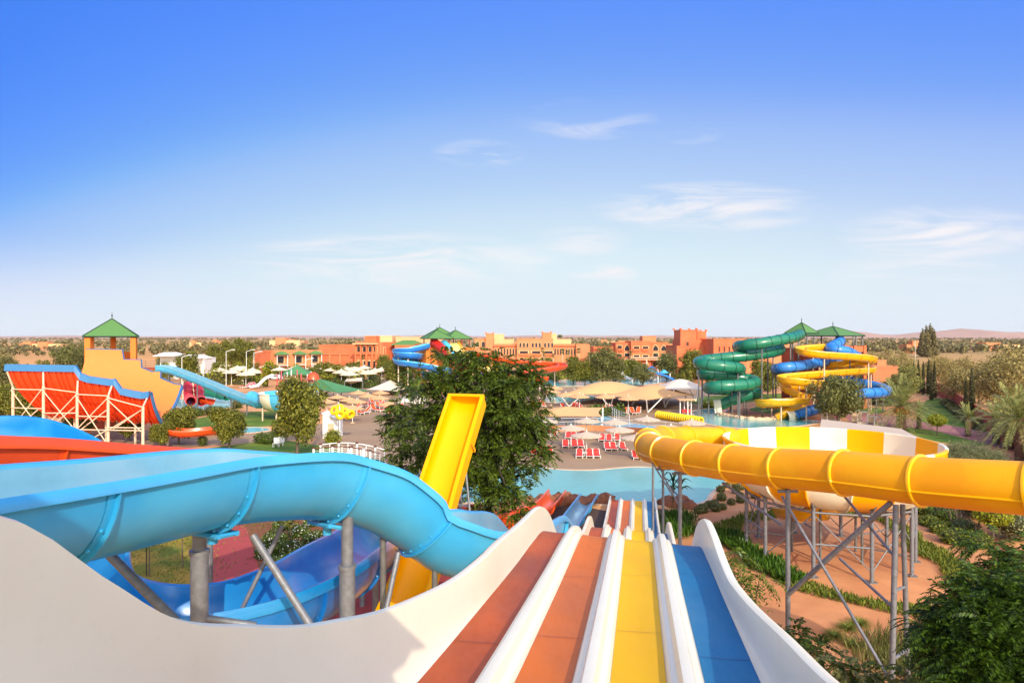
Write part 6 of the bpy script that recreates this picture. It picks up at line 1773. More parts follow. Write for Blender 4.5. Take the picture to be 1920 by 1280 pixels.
# big dark tree behind the yellow ramp
t = thing('shade_tree', 'big dark feathery tree behind the yellow ramp, in front of the pool', 'tree', (-1.2, 34, 0))
c0 = W(890, 800, 34)
cl = []
spots = [(905, 690, 34, 1.5), (880, 672, 34.5, 1.2), (840, 705, 34, 1.4), (808, 716, 35, .9), (945, 690, 35, 1.2), (980, 715, 34.5, 1.2), (1005, 760, 34, 1.1), (1010, 720, 35, .8), (950, 735, 33, 1.5), (900, 740, 32.5, 1.6), (855, 760, 33.5, 1.5), (810, 770, 34.5, 1.3), (1000, 800, 34.5, 1.0), (1012, 830, 34, .75), (960, 790, 33.5, 1.4), (915, 800, 33, 1.5), (930, 840, 33, 1.3), (905, 870, 32.5, 1.2), (930, 900, 32.5, 1.1), (890, 915, 32, .9), (950, 920, 32, .9), (905, 945, 32, .7), (965, 860, 33, 1.0), (985, 885, 33.5, .7), (880, 840, 33.5, 1.3), (850, 800, 35, 1.3), (830, 740, 35, 1.2), (870, 705, 36, 1.5), (960, 760, 36, 1.4), (990, 690, 35, .8), (860, 655, 35, .7), (900, 660, 34, .8), (965, 950, 31.8, .7), (950, 905, 31.5, .8), (800, 755, 34.5, .8), (1030, 790, 33.5, .5), (1025, 835, 33.5, .5), (1005, 845, 33.5, .6), (870, 880, 33, .9)]
for px, py, Y, r in spots:
    p = W(px, py + 6, Y); cl.append((p[0], p[1], p[2] - .1, r * .66))
    for k in range(2):
        o = np.clip(rng.normal(size=3), -1.1, 1.1) * [.85, 1.0, .45] * r; cl.append((p[0] + o[0], p[1] + o[1], p[2] + min(o[2], .3 * r), r * .42))
trunk(t, (-1.3, 34, 0), W(890, 720, 34), .3, 'bark_dark', .3, [c[:3] for c in cl[::3]])
frond_crown('crown', cl, 105, .5, M['lf_ash'], t, nl=8, droop=.4, ll=.42, lw=.2)
# slimmer tree left of it
t = thing('shade_tree', 'thin dark feathery tree with two stems, left of the big tree above the bridge', 'tree', (-8.3, 50, 0))
cl = []
for px, py, r in [(755, 760, 1.1), (790, 790, 1.3), (745, 800, 1.1), (810, 830, 1.2), (770, 830, 1.3), (730, 815, .8), (740, 850, .9), (800, 865, 1.1), (765, 870, .9), (835, 800, 1.2), (760, 725, .8), (725, 790, .6), (745, 775, .8), (820, 780, 1.0)]:
    p = W(px, py, 50 + rng.normal()); cl.append((*p, r)); cl.append((*(p + rng.normal(size=3) * .8 * r), r * .7))
trunk(t, (*W(752, 0, 50)[:2], 0), W(760, 770, 50), .14, 'bark_dark', .2, [c[:3] for c in cl[::4]])
trunk(t, (*W(789, 0, 51)[:2], 0), W(795, 800, 51), .16, 'bark_dark', .2, [c[:3] for c in cl[1::4]])
frond_crown('crown', cl, 30, .66, M['lf_ash'], t, nl=7, droop=.35, ll=.5, lw=.2)

# near feathery tree bottom right
t = thing('feathery_tree', 'dark feathery tree close to the camera filling the lower right corner', 'tree', (11.5, 15.0, 0))
cl = []
for px, py, Y, r in [(1885, 1050, 15.5, .8), (1845, 1075, 15, .7), (1915, 1085, 14.5, .9), (1800, 1110, 14.5, .7), (1860, 1120, 14, .9), (1750, 1125, 14.5, .55), (1790, 1150, 14, .8), (1850, 1170, 13.5, 1.0), (1910, 1160, 13.5, 1.0), (1760, 1180, 14, .7), (1725, 1150, 14.5, .5), (1800, 1210, 13.5, .9), (1860, 1230, 13, 1.0), (1910, 1235, 13, 1.0), (1770, 1240, 13.5, .8), (1830, 1280, 13, 1.0), (1900, 1300, 12.6, 1.0), (1740, 1225, 14, .5), (1960, 1100, 14, 1.0), (1980, 1200, 13, 1.1), (1790, 1290, 13, .7), (1700, 1175, 14.5, .35), (1930, 1045, 15.5, .6)]:
    p = W(px + 38, py + 4, Y); cl.append((*p, r * .92)); cl.append((*(p + rng.normal(size=3) * .5 * r), r * .65))
trunk(t, (11.6, 15.2, 0), W(1880, 1150, 14.2), .17, 'bark_dark', .15, [c[:3] for c in cl[::2]])
frond_crown('crown', cl, 190, .46, M['lf_near'], t, nl=13, droop=.5, ll=.27, lw=.15)

# lower shrubs beside the white slide
def frond_bush(name, label, cat, g, clumps, per, length, m, group=None, **kw):
    t = thing(name, label, cat, g, group)
    frond_crown('foliage', clumps, per, length, M[m], t, **kw)
    mb = MB()
    for c in clumps[::2]:
        mb.pipe(np.array([g, (np.asarray(g) + np.asarray(c[:3])) / 2 + rng.normal(size=3) * .1, c[:3]]), [.04, .03, .012], 5)
    mb.obj('stems', [M['bark']], t)
    return t
for px, py, Y, n_, rr, m, lab in [(1500, 1225, 19, 9, .62, 'lf_near', 'dark feathery shrub rising right beside the white slide wall'), (1556, 1262, 17, 8, .55, 'lf_bush', 'dark green shrub at the foot of the white slide at the bottom edge'), (1610, 1290, 16, 7, .5, 'lf_bush', 'drooping shrub at the bottom edge between the white slide and the feathery tree'), (1690, 1285, 15.5, 6, .45, 'lf_sage', 'small sparse shrub at the bottom edge beside the grey steel leg')]:
    p = W(px, py, Y); cl = [(p[0] + rng.normal() * .5, p[1] + rng.normal() * .4, p[2] + rng.normal() * .4, rr * (.6 + .5 * rng.random())) for _ in range(n_)]
    frond_bush('feathery_shrub', lab, 'shrub', np.array([p[0], p[1], 0]), cl, 150, .36, m, nl=9, droop=.4, ll=.36, lw=.2)
# willowy shrub touching the slide wall
p = W(1395, 1090, 24); cl = [(p[0] + rng.normal() * .3, p[1] + rng.normal() * .4, p[2] + .9 - k * .35, .5) for k in range(8)]
frond_bush('willowy_shrub', 'loose drooping pale green shrub against the outside of the white slide wall', 'shrub', np.array([p[0], p[1], 0]), cl, 130, .5, 'lf_bush', nl=6, droop=.9, ll=.4, lw=.14)

# leafy plants: bunches of upright blades
def blades(name, base, h, w, m, parent=None, spread=.5, at=None, kind=None):
    n = len(base)
    d = unit(np.c_[rng.normal(size=(n, 2)) * spread, np.ones(n)])
    l = h * (.6 + .6 * rng.random(n))[:, None]
    side = unit(np.cross(d, rng.normal(size=(n, 3))))
    return quads_mesh(name, base + d * l * .5, d * l * .5, side * w * (.7 + .6 * rng.random(n))[:, None], m, parent, at)
def strip_base(path_px, width, n, z=.02):
    q = np.array([G(*p) for p in path_px]); q, ss = catmull(q, .25)
    T, S, U = frames(q)
    i = rng.integers(0, len(q), n)
    return q[i] + S[i] * (width * (rng.random(n) - .5))[:, None] * (1 + .25 * np.sin(i * .35))[:, None] + np.array([0, 0, z])
b = strip_base([(1362, 1005), (1385, 1030), (1420, 1052), (1455, 1075), (1492, 1096)], 1.4, 2600)
tag(blades('leafy_ground_cover', b, .6, .06, M['lf_hedge'], None, .45), 'dense dark green leafy border on the left of the sandy ring', None, None, 'stuff')
b = np.vstack([strip_base([(1485, 1094), (1560, 1118), (1620, 1132), (1680, 1145), (1760, 1150)], 1.1, 1600), strip_base([(1716, 1022), (1750, 1042), (1785, 1062), (1815, 1085), (1830, 1120)], 1.7, 2600), strip_base([(1352, 1002), (1372, 984), (1420, 970), (1490, 962), (1560, 960)], 1.5, 2400), strip_base([(1560, 962), (1640, 972), (1700, 1000), (1720, 1025)], 1.2, 1500)])
tag(blades('grassy_ground_cover', b, .34, .035, M['lf_grass'], None, .5), 'low grassy border ringing the sandy bed under the bowl', None, None, 'stuff')
b = np.vstack([G(px, py)[None] + np.c_[rng.normal(size=(260, 2)) * .5, np.zeros(260)] for px, py in [(1660, 1215), (1700, 1235), (1740, 1265), (1690, 1260), (1650, 1245), (1775, 1200), (1720, 1205)]])
tag(blades('dry_grass', b, .7, .02, M['lf_sage'], None, .35), 'thin dry grass between the tufts and the feathery tree', None, None, 'stuff')
# arching tufts
for px, py, lab in [(1590, 1180, 'green arching grass tuft, furthest back of the clump beside the sandy path'), (1612, 1172, 'green arching grass tuft at the right back of the clump by the sandy path'), (1565, 1195, 'green arching grass tuft at the left of the clump by the sandy path'), (1600, 1212, 'green arching grass tuft, nearest of the clump by the sandy path')]:
    g = G(px, py) ; t = thing('grass_tuft', lab, 'plant', g)
    n = 230; a = rng.random(n) * 6.283; d = np.c_[np.cos(a), np.sin(a), .5 + rng.random(n) * 1.2]
    fr = unit(d); L_ = .75 * (.6 + .6 * rng.random(n))
    C, Uq, Vq = [], [], []
    for k in range(4):
        f0, f1 = k / 4, (k + 1) / 4
        p0 = g + fr * (L_ * f0)[:, None] - np.c_[np.zeros((n, 2)), L_ * .5 * f0 ** 2]; p1 = g + fr * (L_ * f1)[:, None] - np.c_[np.zeros((n, 2)), L_ * .5 * f1 ** 2]
        C.append((p0 + p1) / 2); Uq.append((p1 - p0) * .62); Vq.append(unit(np.cross(p1 - p0, [0, 0, 1.0])) * .022 * (1.1 - f1 * .7))
    quads_mesh('blades', np.concatenate(C), np.concatenate(Uq), np.concatenate(Vq), M['lf_grass'], t)

# clipped round shrubs on the slope
def ball(name, label, cat, g, r, m, n=900, leaf=.07, group=None, flat=.85, stem=0.0):
    t = thing(name, label, cat, g, group)
    c = g + [0, 0, r * flat * .85 + stem]
    leaves('foliage', [(c[0], c[1], c[2], r, r, r * flat)], n, leaf, M[m], t, shell=.86)
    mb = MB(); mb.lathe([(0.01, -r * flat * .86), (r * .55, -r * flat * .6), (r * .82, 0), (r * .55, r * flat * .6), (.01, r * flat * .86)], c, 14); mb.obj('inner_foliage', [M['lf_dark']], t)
    if stem:
        mb = MB(); mb.bar(g, g + [0, 0, stem + r * .3], .07, .05, n=6); mb.obj('stem', [M['bark']], t)
    return t
sh = Proto(ball('round_shrub', '-', 'shrub', np.zeros(3), .33, 'lf_sage', 800, .05))
for i, (px, py, s) in enumerate([(1351, 922, 1.0), (1362, 914, .85), (1353, 938, 1.1), (1380, 925, .95), (1388, 933, .85), (1371, 946, .9), (1389, 942, 1.0), (1379, 914, .9), (1340, 950, 1.0), (1355, 955, .85), (1330, 952, 1.0), (1318, 960, 1.15), (1342, 958, 1.1), (1310, 962, 1.0), (1390, 918, .9), (1402, 908, .8), (1412, 918, 1.0), (1416, 934, 1.0), (1425, 906, .8)]):
    sh.put(G(px, py), i, s, 'small round clipped shrub dotted over the sandy slope beside the big pool', 'round shrubs on the sandy slope')
# path side shrubs right
for i, (px, py, r, m) in enumerate([(1742, 985, .6, 'lf_grass'), (1768, 975, .9, 'lf_bush'), (1748, 960, .7, 'lf_grass'), (1806, 1003, .9, 'lf_bush'), (1790, 1018, .8, 'lf_grass'), (1833, 1025, .8, 'lf_grass'), (1762, 998, .6, 'lf_grass'), (1720, 962, .7, 'lf_grass')]):
    ball('border_shrub', 'low rounded green shrub in the border along the plum path, under the amber tube', 'shrub', G(px, py), r, m, 900, .08, 'border shrubs along the plum path', .6)
for px, py, r, h, m, lab in [(1862, 1018, .95, 1.2, 'lf_lime', 'small flat-topped tree on thin stems beside the plum path'), (1905, 1012, 1.5, .3, 'lf_olive', 'broad grey green bush right of the plum path at the edge'), (1825, 970, 1.3, .3, 'lf_olive', 'grey green bush beyond the plum path under the tube'), (1880, 968, 1.6, .2, 'lf_dark', 'dark bush beyond the plum path near the right edge'), (1850, 985, .9, 1.0, 'lf_olive', 'small olive on two bare stems beyond the plum path')]:
    ball('garden_shrub', lab, 'shrub', G(px, py), r, m, 1600, .09, None, .6, h)
ball('topiary_tree', 'small round-headed bright green tree standing alone on the path lawn', 'tree', G(1757, 816), 1.0, 'lf_lime', 2200, .09, None, .7, 1.3)
# big olive mound behind the bowl
t = thing('olive_bush', 'large feathery grey green bush right of the striped bowl', 'bush', (*G(1810, 880)[:2], 0))
g = G(1812, 885); cl = [(g[0] + x, g[1] + y, z, r) for x, y, z, r in [(-3.2, 0, 1.2, 1.0), (-2, .4, 1.6, 1.2), (-.6, 0, 1.9, 1.3), (.8, .3, 1.8, 1.2), (2.0, 0, 1.5, 1.1), (3.0, .2, 1.1, 1.0), (-1, -1, 1.1, 1.1), (1.0, -1, 1.1, 1.1), (-2.4, -.8, .9, .9), (2.4, -.8, .8, .9), (0, 1.0, 1.9, 1.0)]]
frond_crown('foliage', cl, 260, .5, M['lf_olive'], t, nl=7, droop=.1, ll=.3, lw=.12, jitter=.5)

# banana-like plant by the tube posts
t = thing('banana_plant', 'dark broad-leaved banana plant between the tube posts by the pool', 'plant', (*G(1266, 950)[:2], 0))
for px, py in ((1262, 955), (1275, 955)):
    g = G(px, py)
    mb = MB()
    for k in range(7):
        a = k * .95 + px; d = np.array([math.cos(a), .4 * math.sin(a), 0]); h = 1.7 + .5 * (k % 3)
        q, _ = catmull([g, g + [0, 0, h * .7], g + d * .45 + [0, 0, h], g + d * 1.05 + [0, 0, h * .86]], .15); w = np.interp(np.linspace(0, 1, len(q)), [0, .45, .6, .8, 1], [.03, .03, .16, .17, .01]); sd = np.cross(d, [0, 0, 1.0])
        P = np.stack([q - sd * w[:, None], q + [0, 0, .0], q + sd * w[:, None]], 1); P[:, 1, 2] -= w * .4; mb.grid(P, 0, True)
    mb.obj('leaves', [M['lf_hedge']], t)
# dark low scrub below the tube turn
b = np.vstack([G(px, py)[None] + np.c_[rng.normal(size=(260, 2)) * .42, np.zeros(260)] for px, py in [(1260, 975), (1272, 990), (1280, 975), (1265, 1005), (1284, 1000)]])
tag(blades('scrub_undergrowth', b, .8, .035, M['lf_hedge'], None, .5), 'dark scrub growing below the turn of the amber tube', None, None, 'stuff')

# left, under the blue slide: saplings and white-flowered shrubs
for i, (px, py, r, lab) in enumerate([(280, 1055, .45, 'small staked sapling on the dry lawn inside the blue loop'), (545, 1005, .75, 'slim young tree in the white-flowered bed inside the blue loop'), (342, 1040, .3, 'thin bare sapling on the dry lawn near the red path'), (620, 985, .5, 'young tree at the far end of the white-flowered bed')]):
    g = G(px, py + 25); t = thing('sapling', lab, 'tree', g)
    mb = MB(); mb.bar(g, g + [0, 0, 1.9 + r], .04, .02, n=6); mb.obj('trunk', [M['bark']], t)
    leaves('crown', [(g[0], g[1], g[2] + 2.0 + r * .4, r, r, r * 1.5)], int(300 * r / .4), .09, M['lf_lime' if i == 0 else 'lf_mid'], t, .2)
    if i == 0:
        mb = MB(); mb.bar(g + [-.15, 0, 0], g + [-.15, 0, 1.5], .03, n=5); mb.obj('stake', [M['bark_dark']], t)
for i, (px, py, r) in enumerate([(515, 1020, .7), (545, 1040, .8), (500, 1045, .6), (560, 1062, .8), (525, 1068, .7), (590, 1020, .7), (560, 1005, .6), (530, 992, .6), (600, 1050, .6), (585, 985, .5)]):
    g = G(px, py); t = ball('flowering_shrub', 'low shrub dotted with white flowers in the brown bed inside the blue loop', 'shrub', g, r, 'lf_bush', 800, .085, 'white-flowered shrubs inside the blue loop', .6)
    c, d = crown_pts([(g[0], g[1], g[2] + r * .5, r, r, r * .62)], 120, .98)
    u = unit(np.cross(d, rng.normal(size=(120, 3)))) * .035; quads_mesh('flowers', c + d * .03, u, np.cross(d, u), M['flower'], t)
b = np.vstack([G(px, py)[None] + np.c_[rng.normal(size=(500, 2)) * 1.4, np.zeros(500)] for px, py in [(270, 1020), (320, 1010), (350, 1060), (290, 1090), (380, 1000), (400, 960), (240, 1060), (470, 980)]])
tag(blades('lawn_tufts', b, .16, .02, M['lf_grass'], None, .8), 'patchy tufts of grass on the dry lawn', None, None, 'stuff')

# ---- prototypes for middle and far trees
def broadleaf(name, label, h, r, m, n=2600, leaf=.16, nb=16, tr=.16, bark='bark', low=.3, flat=.85, seed=1, shell=.5):
    t = thing(name, label, 'tree')
    g = np.random.default_rng(seed)
    cz = h * (low + 1) / 2; rz_ = h * (1 - low) / 2
    bl = []
    for k in range(nb):
        v = unit(g.normal(size=3)); v = v * (.35 + .5 * g.random())
        s_ = r * (.3 + .28 * g.random())
        bl.append((v[0] * r, v[1] * r, cz + v[2] * rz_ * 1.05, s_, s_, s_ * flat))
    leaves('crown', bl, n, leaf, M[m], t, shell, .25)
    trunk(t, (0, 0, 0), (0, 0, h * .72), tr, bark, .1, [b[:3] for b in bl[::2]])
    return t
lean_tree = Proto(broadleaf('garden_tree', '-', 6.4, 2.4, 'lf_mid', 11000, .16, 34, .17, seed=3, low=.08))
for px, py, s, lab in [(557, 852, 1.18, 'tall olive green tree with a pale trunk in front of the funnel slide'), (430, 842, .78, 'leafy tree on the lawn edge right of the wave wall, beside the round bush'), (335, 834, .74, 'bushy tree at the right end of the wave wall'), (242, 828, .64, 'rounded tree in front of the middle of the wave wall'), (150, 822, .74, 'dark bushy tree in front of the left of the wave wall'), (48, 815, .95, 'yellow green tree against the left end of the wave wall'), (5, 800, 1.0, 'green tree cut by the left edge beside the wave wall'), (300, 842, .5, 'small tree left of the bushy tree below the wave wall')]:
    lean_tree.put(G(px, py), px * .7, (s * (.88 if px == 557 else 1), s, s * (1.16 if px == 557 else 1)), lab, 'trees round the wave wall')
ball('topiary_ball', 'clipped round bush on the terrace between two trees below the wave wall', 'bush', G(380, 836), .55, 'lf_bush', 900, .06, None, 1.0, .15)
ball('topiary_ball', 'large clipped round bush in front of the white hut', 'bush', G(624, 833), .95, 'lf_lime', 1600, .08, None, 1.0)
for px, py, r in [(395, 778, .9), (420, 782, .8), (372, 780, .7), (445, 765, .8), (508, 832, .8), (520, 828, .9), (490, 830, .7), (405, 790, .6), (358, 785, .8), (348, 776, .7)]:
    ball('garden_bush', 'low green bush on the lawns between the wave wall and the funnel slide', 'bush', G(px, py), r * 1.2, 'lf_bush', 500, .12, 'low bushes between wave wall and funnel', .75)
mid = Proto(broadleaf('park_tree', '-', 8.0, 3.1, 'lf_mid', 6500, .22, 30, .2, seed=11, low=.07))
grey = Proto(broadleaf('park_tree', '-', 8.0, 3.2, 'lf_sage', 5600, .2, 34, .2, seed=14, low=.08, shell=.3))
olive = Proto(broadleaf('park_tree', '-', 6.0, 3.0, 'lf_sage', 9500, .16, 26, .22, seed=17, low=.2))
mids = [(mid, 352, 700, 180, 1.1, 'dark round tree in front of the white sheds'), (mid, 1000, 690, 150, 1.0, 'leafy tree standing behind the orange flume'), (mid, 1075, 722, 150, .95, 'bushy tree left of the far pool, beside its twin'), (mid, 1097, 722, 148, .8, 'smaller bushy tree right of its twin by the far pool'), (grey, 1130, 722, 150, 1.25, 'tall airy grey green tree in front of the three-storey hotel'), (grey, 1150, 722, 152, 1.05, 'airy tree beside the tall grey green tree before the hotel'), (olive, 1205, 724, 140, .9, 'dark tree right of the airy trees above the tan sails'), (mid, 1190, 716, 170, .8, 'dark tree behind the far pool play units'), (grey, 1250, 716, 165, 1.0, 'tree before the orange windowless building'), (mid, 1298, 718, 140, 1.15, 'weeping yellow green tree left of the green tube'), (grey, 1280, 710, 185, 1.0, 'tree behind the weeping tree, against the orange building'), (olive, 1110, 722, 155, .7, 'small round tree between the airy trees'), (mid, 1428, 742, 128, .95, 'upright dark tree between the green tube and the tower'), (mid, 1440, 735, 135, .9, 'tree directly left of the red tower block'), (olive, 1572, 797, 98, 1.14, 'round olive tree in front of the golden flume'), (mid, 720, 708, 170, .9, 'yellow green tree left of the blue zigzag flume'), (mid, 757, 735, 118, 1.0, 'drooping green tree left of the big tree, near the beige tent'), (mid, 735, 720, 150, .8, 'bushy tree behind the drooping tree'), (mid, 640, 720, 190, .5, 'small tree by the blank terracotta wall'), (mid, 590, 716, 185, .6, 'small tree right of the green pyramid canopy'), (mid, 430, 698, 260, 1.4, 'broad tree behind the car park, left one'), (mid, 455, 698, 265, 1.5, 'broad tree behind the car park, right one'), (mid, 400, 697, 270, 1.2, 'broad tree behind the lamp posts'), (grey, 125, 680, 190, 1.3, 'big dusty tree left of the green-roofed tower'), (grey, 5, 682, 160, 1.0, 'dusty tree cut by the left edge'), (grey, 150, 682, 200, 1.2, 'dusty tree touching the green-roofed tower')]
for pr, px, py, Y, s, lab in mids:
    Yg = H * F / (py - HZ) if py > 700 else Y
    pr.put((*B_(px, Yg), 0), px, s, lab)
g_ = np.random.default_rng(5)
gard = Proto(broadleaf('garden_tree', '-', 5.0, 2.3, 'lf_mid', 1500, .3, 16, .14, seed=41, low=.02))
gard2 = Proto(broadleaf('garden_tree', '-', 5.0, 2.4, 'lf_lime', 1300, .3, 14, .14, seed=42, low=.02))
zones = [(300, 600, 688, 712, 34), (600, 760, 694, 716, 14), (930, 1120, 690, 716, 22), (1120, 1330, 690, 722, 26), (20, 160, 690, 740, 10), (1620, 1720, 700, 740, 8)]
for x0, x1, y0, y1, n in zones:
    for k in range(n):
        px = x0 + (x1 - x0) * g_.random(); py = y0 + (y1 - y0) * g_.random()
        if 1060 < px < 1260 and py > 712: continue
        (gard2 if g_.random() < .3 else gard).put(G(px, py), px, .55 + .5 * g_.random(), 'small leafy tree in the gardens between the slides and the hotel buildings', 'small trees in the hotel gardens')
# oleander-like pale trees and dry trees on the right
ole = Proto(broadleaf('flowering_tree', '-', 7.0, 2.6, 'lf_oleander', 6500, .17, 22, .16, seed=21, low=.1))
ole.put(G(1700, 752), 0, 1.0, 'pale creamy green flowering tree behind the date palm'); ole.put(G(1682, 748), 2, .75, 'smaller pale flowering tree left of the creamy one')
dry = Proto(broadleaf('dry_tree', '-', 9.5, 4.2, 'lf_dry', 3900, .2, 26, .2, seed=25, low=.2, shell=.12))
for i, (px, Y, s) in enumerate([(1792, 118, .75), (1835, 112, .85), (1868, 104, .95), (1905, 100, 1.1), (1775, 168, .8), (1752, 178, .8), (1890, 120, 1.1), (1930, 112, 1.2), (1820, 135, .9), (1850, 128, .85), (1690, 190, .9), (1660, 210, .9), (1710, 170, .75), (1780, 150, .8), (1900, 145, 1.1), (1745, 175, .7), (1800, 165, .75), (1870, 160, .85), (1640, 240, .8), (1935, 90, .9), (1675, 165, .8)]):
    dry.put((*B_(px, Y), 0), i * 1.3, s, 'dry grey brown tree in the grove behind the garden wall', 'dry trees behind the garden wall')
# cypresses
cyp = thing('cypress', '-', 'tree')
bl = [(0, 0, .6 + .55 * k, .62 * (1 - (k / 13.0) ** 2) + .1, .62 * (1 - (k / 13.0) ** 2) + .1, .6) for k in range(13)]
leaves('crown', bl, 4200, .13, M['lf_dark'], cyp, .5, -.5); trunk(cyp, (0, 0, 0), (0, 0, 6), .1, 'bark', .02)
cyp = Proto(cyp)
for i, (px, py, s) in enumerate([(1752, 746, 1.25), (1741, 742, 1.3), (1731, 740, 1.2), (1722, 738, 1.25), (1822, 790, 1.3), (1811, 787, 1.05), (1746, 750, 1.0), (1713, 736, 1.15)]):
    cyp.put(G(px, py), i, (s * .55, s * .55, s * .76), 'narrow dark cypress standing along the garden wall', 'cypresses along the garden wall')

# date palms
def palm(name, label, h, nf, fl, m, tr=.28, dates=False, cat='palm tree', seed=0, droop=.55, nleaf=26):
    t = thing(name, label, cat)
    mb = MB(); q = np.array([(0.04 * math.sin(k), .04 * math.cos(2 * k), h * k / 12) for k in range(13)]); rad = [tr * (1.25 - .25 * k / 12 + .05 * (-1) ** k) for k in range(13)]
    mb.pipe(q, rad, 12); 
    for k in range(int(h * 26)):
        a = k * 2.4; z = h * k / (h * 26); r_ = tr * 1.15
        b = np.array([r_ * math.cos(a), r_ * math.sin(a), z]); mb.bar(b, b + [.07 * math.cos(a), .07 * math.sin(a), .13], .07, .04, n=4, smooth=False)
    mb.obj('trunk', [M['palm_bark']], t)
    g = np.random.default_rng(seed)
    mids_ = MB()
    C, Uq, Vq = [], [], []
    for k in range(nf):
        a = k * 2.39996; e = 1.25 - 1.75 * (k / nf) ** .9 + .12 * g.normal()
        d = np.array([math.cos(a) * math.cos(e), math.sin(a) * math.cos(e), math.sin(e)]); L_ = fl * (.85 + .3 * g.random())
        s = np.linspace(0, 1, nleaf + 2)
        P = np.array([0, 0, h]) + d * (L_ * s)[:, None] - np.array([0, 0, 1.0]) * (L_ * droop * s ** 2 * max(.25, math.cos(e)))[:, None]
        mids_.pipe(P[::3], np.linspace(.03, .008, len(P[::3])), 4)
        T = unit(np.gradient(P, axis=0)); S = unit(np.cross(T, [0, 0, 1.0])); U = np.cross(S, T)
        for i in range(2, len(s)):
            ll = L_ * .17 * (1 - .6 * abs(s[i] - .4)) * min(1, s[i] * 4)
            for sg in (-1, 1):
                v = unit(S[i] * sg * .8 + T[i] * .75 + U[i] * .35 + g.normal(size=3) * .08 - [0, 0, .12])
                C.append(P[i] + v * ll * .5); Uq.append(v * ll * .5); Vq.append(unit(np.cross(v, U[i])) * .032)
    mids_.obj('midribs', [M['lf_palm']], t)
    quads_mesh('fronds', np.array(C), np.array(Uq), np.array(Vq), M['lf_palm'], t)
    if dates:
        c, d_ = crown_pts([(.7 * math.cos(a), .7 * math.sin(a), h - .5, .34, .34, .5) for a in np.arange(0, 6.2, .9)], 900, .2)
        u = unit(rng.normal(size=(900, 3))) * .09; quads_mesh('date_clusters', c, u, unit(np.cross(u, rng.normal(size=(900, 3)))) * .05, M['dates'], t)
    return t
dp_ = palm('date_palm', '-', 3.0, 60, 5.0, 'lf_palm', .45, True, seed=1, nleaf=34)
move(dp_, G(1690, 805), 0, 1.0, 'stout date palm hung with orange dates behind the flat white roof')
p2 = palm('date_palm', '-', 4.3, 50, 4.2, 'lf_palm', .34, False, seed=2, nleaf=34)
move(p2, (*G(1912, 868)[:2], 0), 1, 1.0, 'large date palm cut by the right edge, tallest of the palms')
pp_ = Proto(palm('date_palm', '-', 2.4, 26, 2.4, 'lf_palm', .26, False, seed=3, droop=.3))
for px, py, s, lab in [(1815, 818, .95, 'small upright palm standing alone on the long lawn'), (1868, 832, 1.15, 'palm with a dark trunk by the garden wall, left of two'), (1890, 842, 1.25, 'palm with a dark trunk by the garden wall, right of two'), (1723, 803, .85, 'leaning little palm beside the date palm trunk'), (440, 768, .5, 'tiny palm on the lawn before the funnel slide')]:
    pp_.put(G(px, py), px, s, lab)
# tall thin fan palms by the hotel
def fan_palm(h=9.0):
    t = thing('fan_palm', '-', 'palm tree')
    mb = MB(); mb.pipe(np.array([(0.05 * math.sin(k), 0, h * k / 8) for k in range(9)]), np.linspace(.26, .16, 9), 8); mb.obj('trunk', [M['concrete']], t)
    C, Uq, Vq = [], [], []
    for k in range(46):
        a = k * 2.4; e = 1.2 - 2.2 * k / 46
        d = np.array([math.cos(a) * math.cos(e), math.sin(a) * math.cos(e), math.sin(e)]); b = np.array([0, 0, h])
        s_ = unit(np.cross(d, [0, 0, 1.0]))
        for j in range(-4, 5):
            v = unit(d + s_ * j * .17 - [0, 0, .1 * abs(j) * .3]); C.append(b + d * .55 + v * .5); Uq.append(v * .55); Vq.append(unit(np.cross(v, [0, 0, 1.0])) * .06)
    quads_mesh('fronds', np.array(C), np.array(Uq), np.array(Vq), M['lf_palm'], t)
    return t
fp_ = Proto(fan_palm())
for i, (px, py, s) in enumerate([(610, 694, .8), (633, 692, .95), (657, 692, 1.05), (681, 700, .62), (582, 698, .85), (560, 695, .6), (545, 697, .5), (605, 655, .5), (637, 656, .4), (716, 700, .7), (1017, 690, .8), (1050, 684, 1.3), (1055, 690, .75), (1065, 692, .7), (1085, 694, .8), (1183, 694, .7), (1140, 690, .6), (1115, 692, .6), (1020, 697, .7), (1037, 694, .6), (1105, 700, .7), (595, 700, .6), (535, 700, .5), (505, 702, .5), (490, 703, .45)]):
    Yg = 245 if py < 660 else H * F / (py - HZ)
    fp_.put((*B_(px, Yg), 0), i, s, 'slim fan palm in front of the hotel buildings', 'fan palms along the hotel fronts')
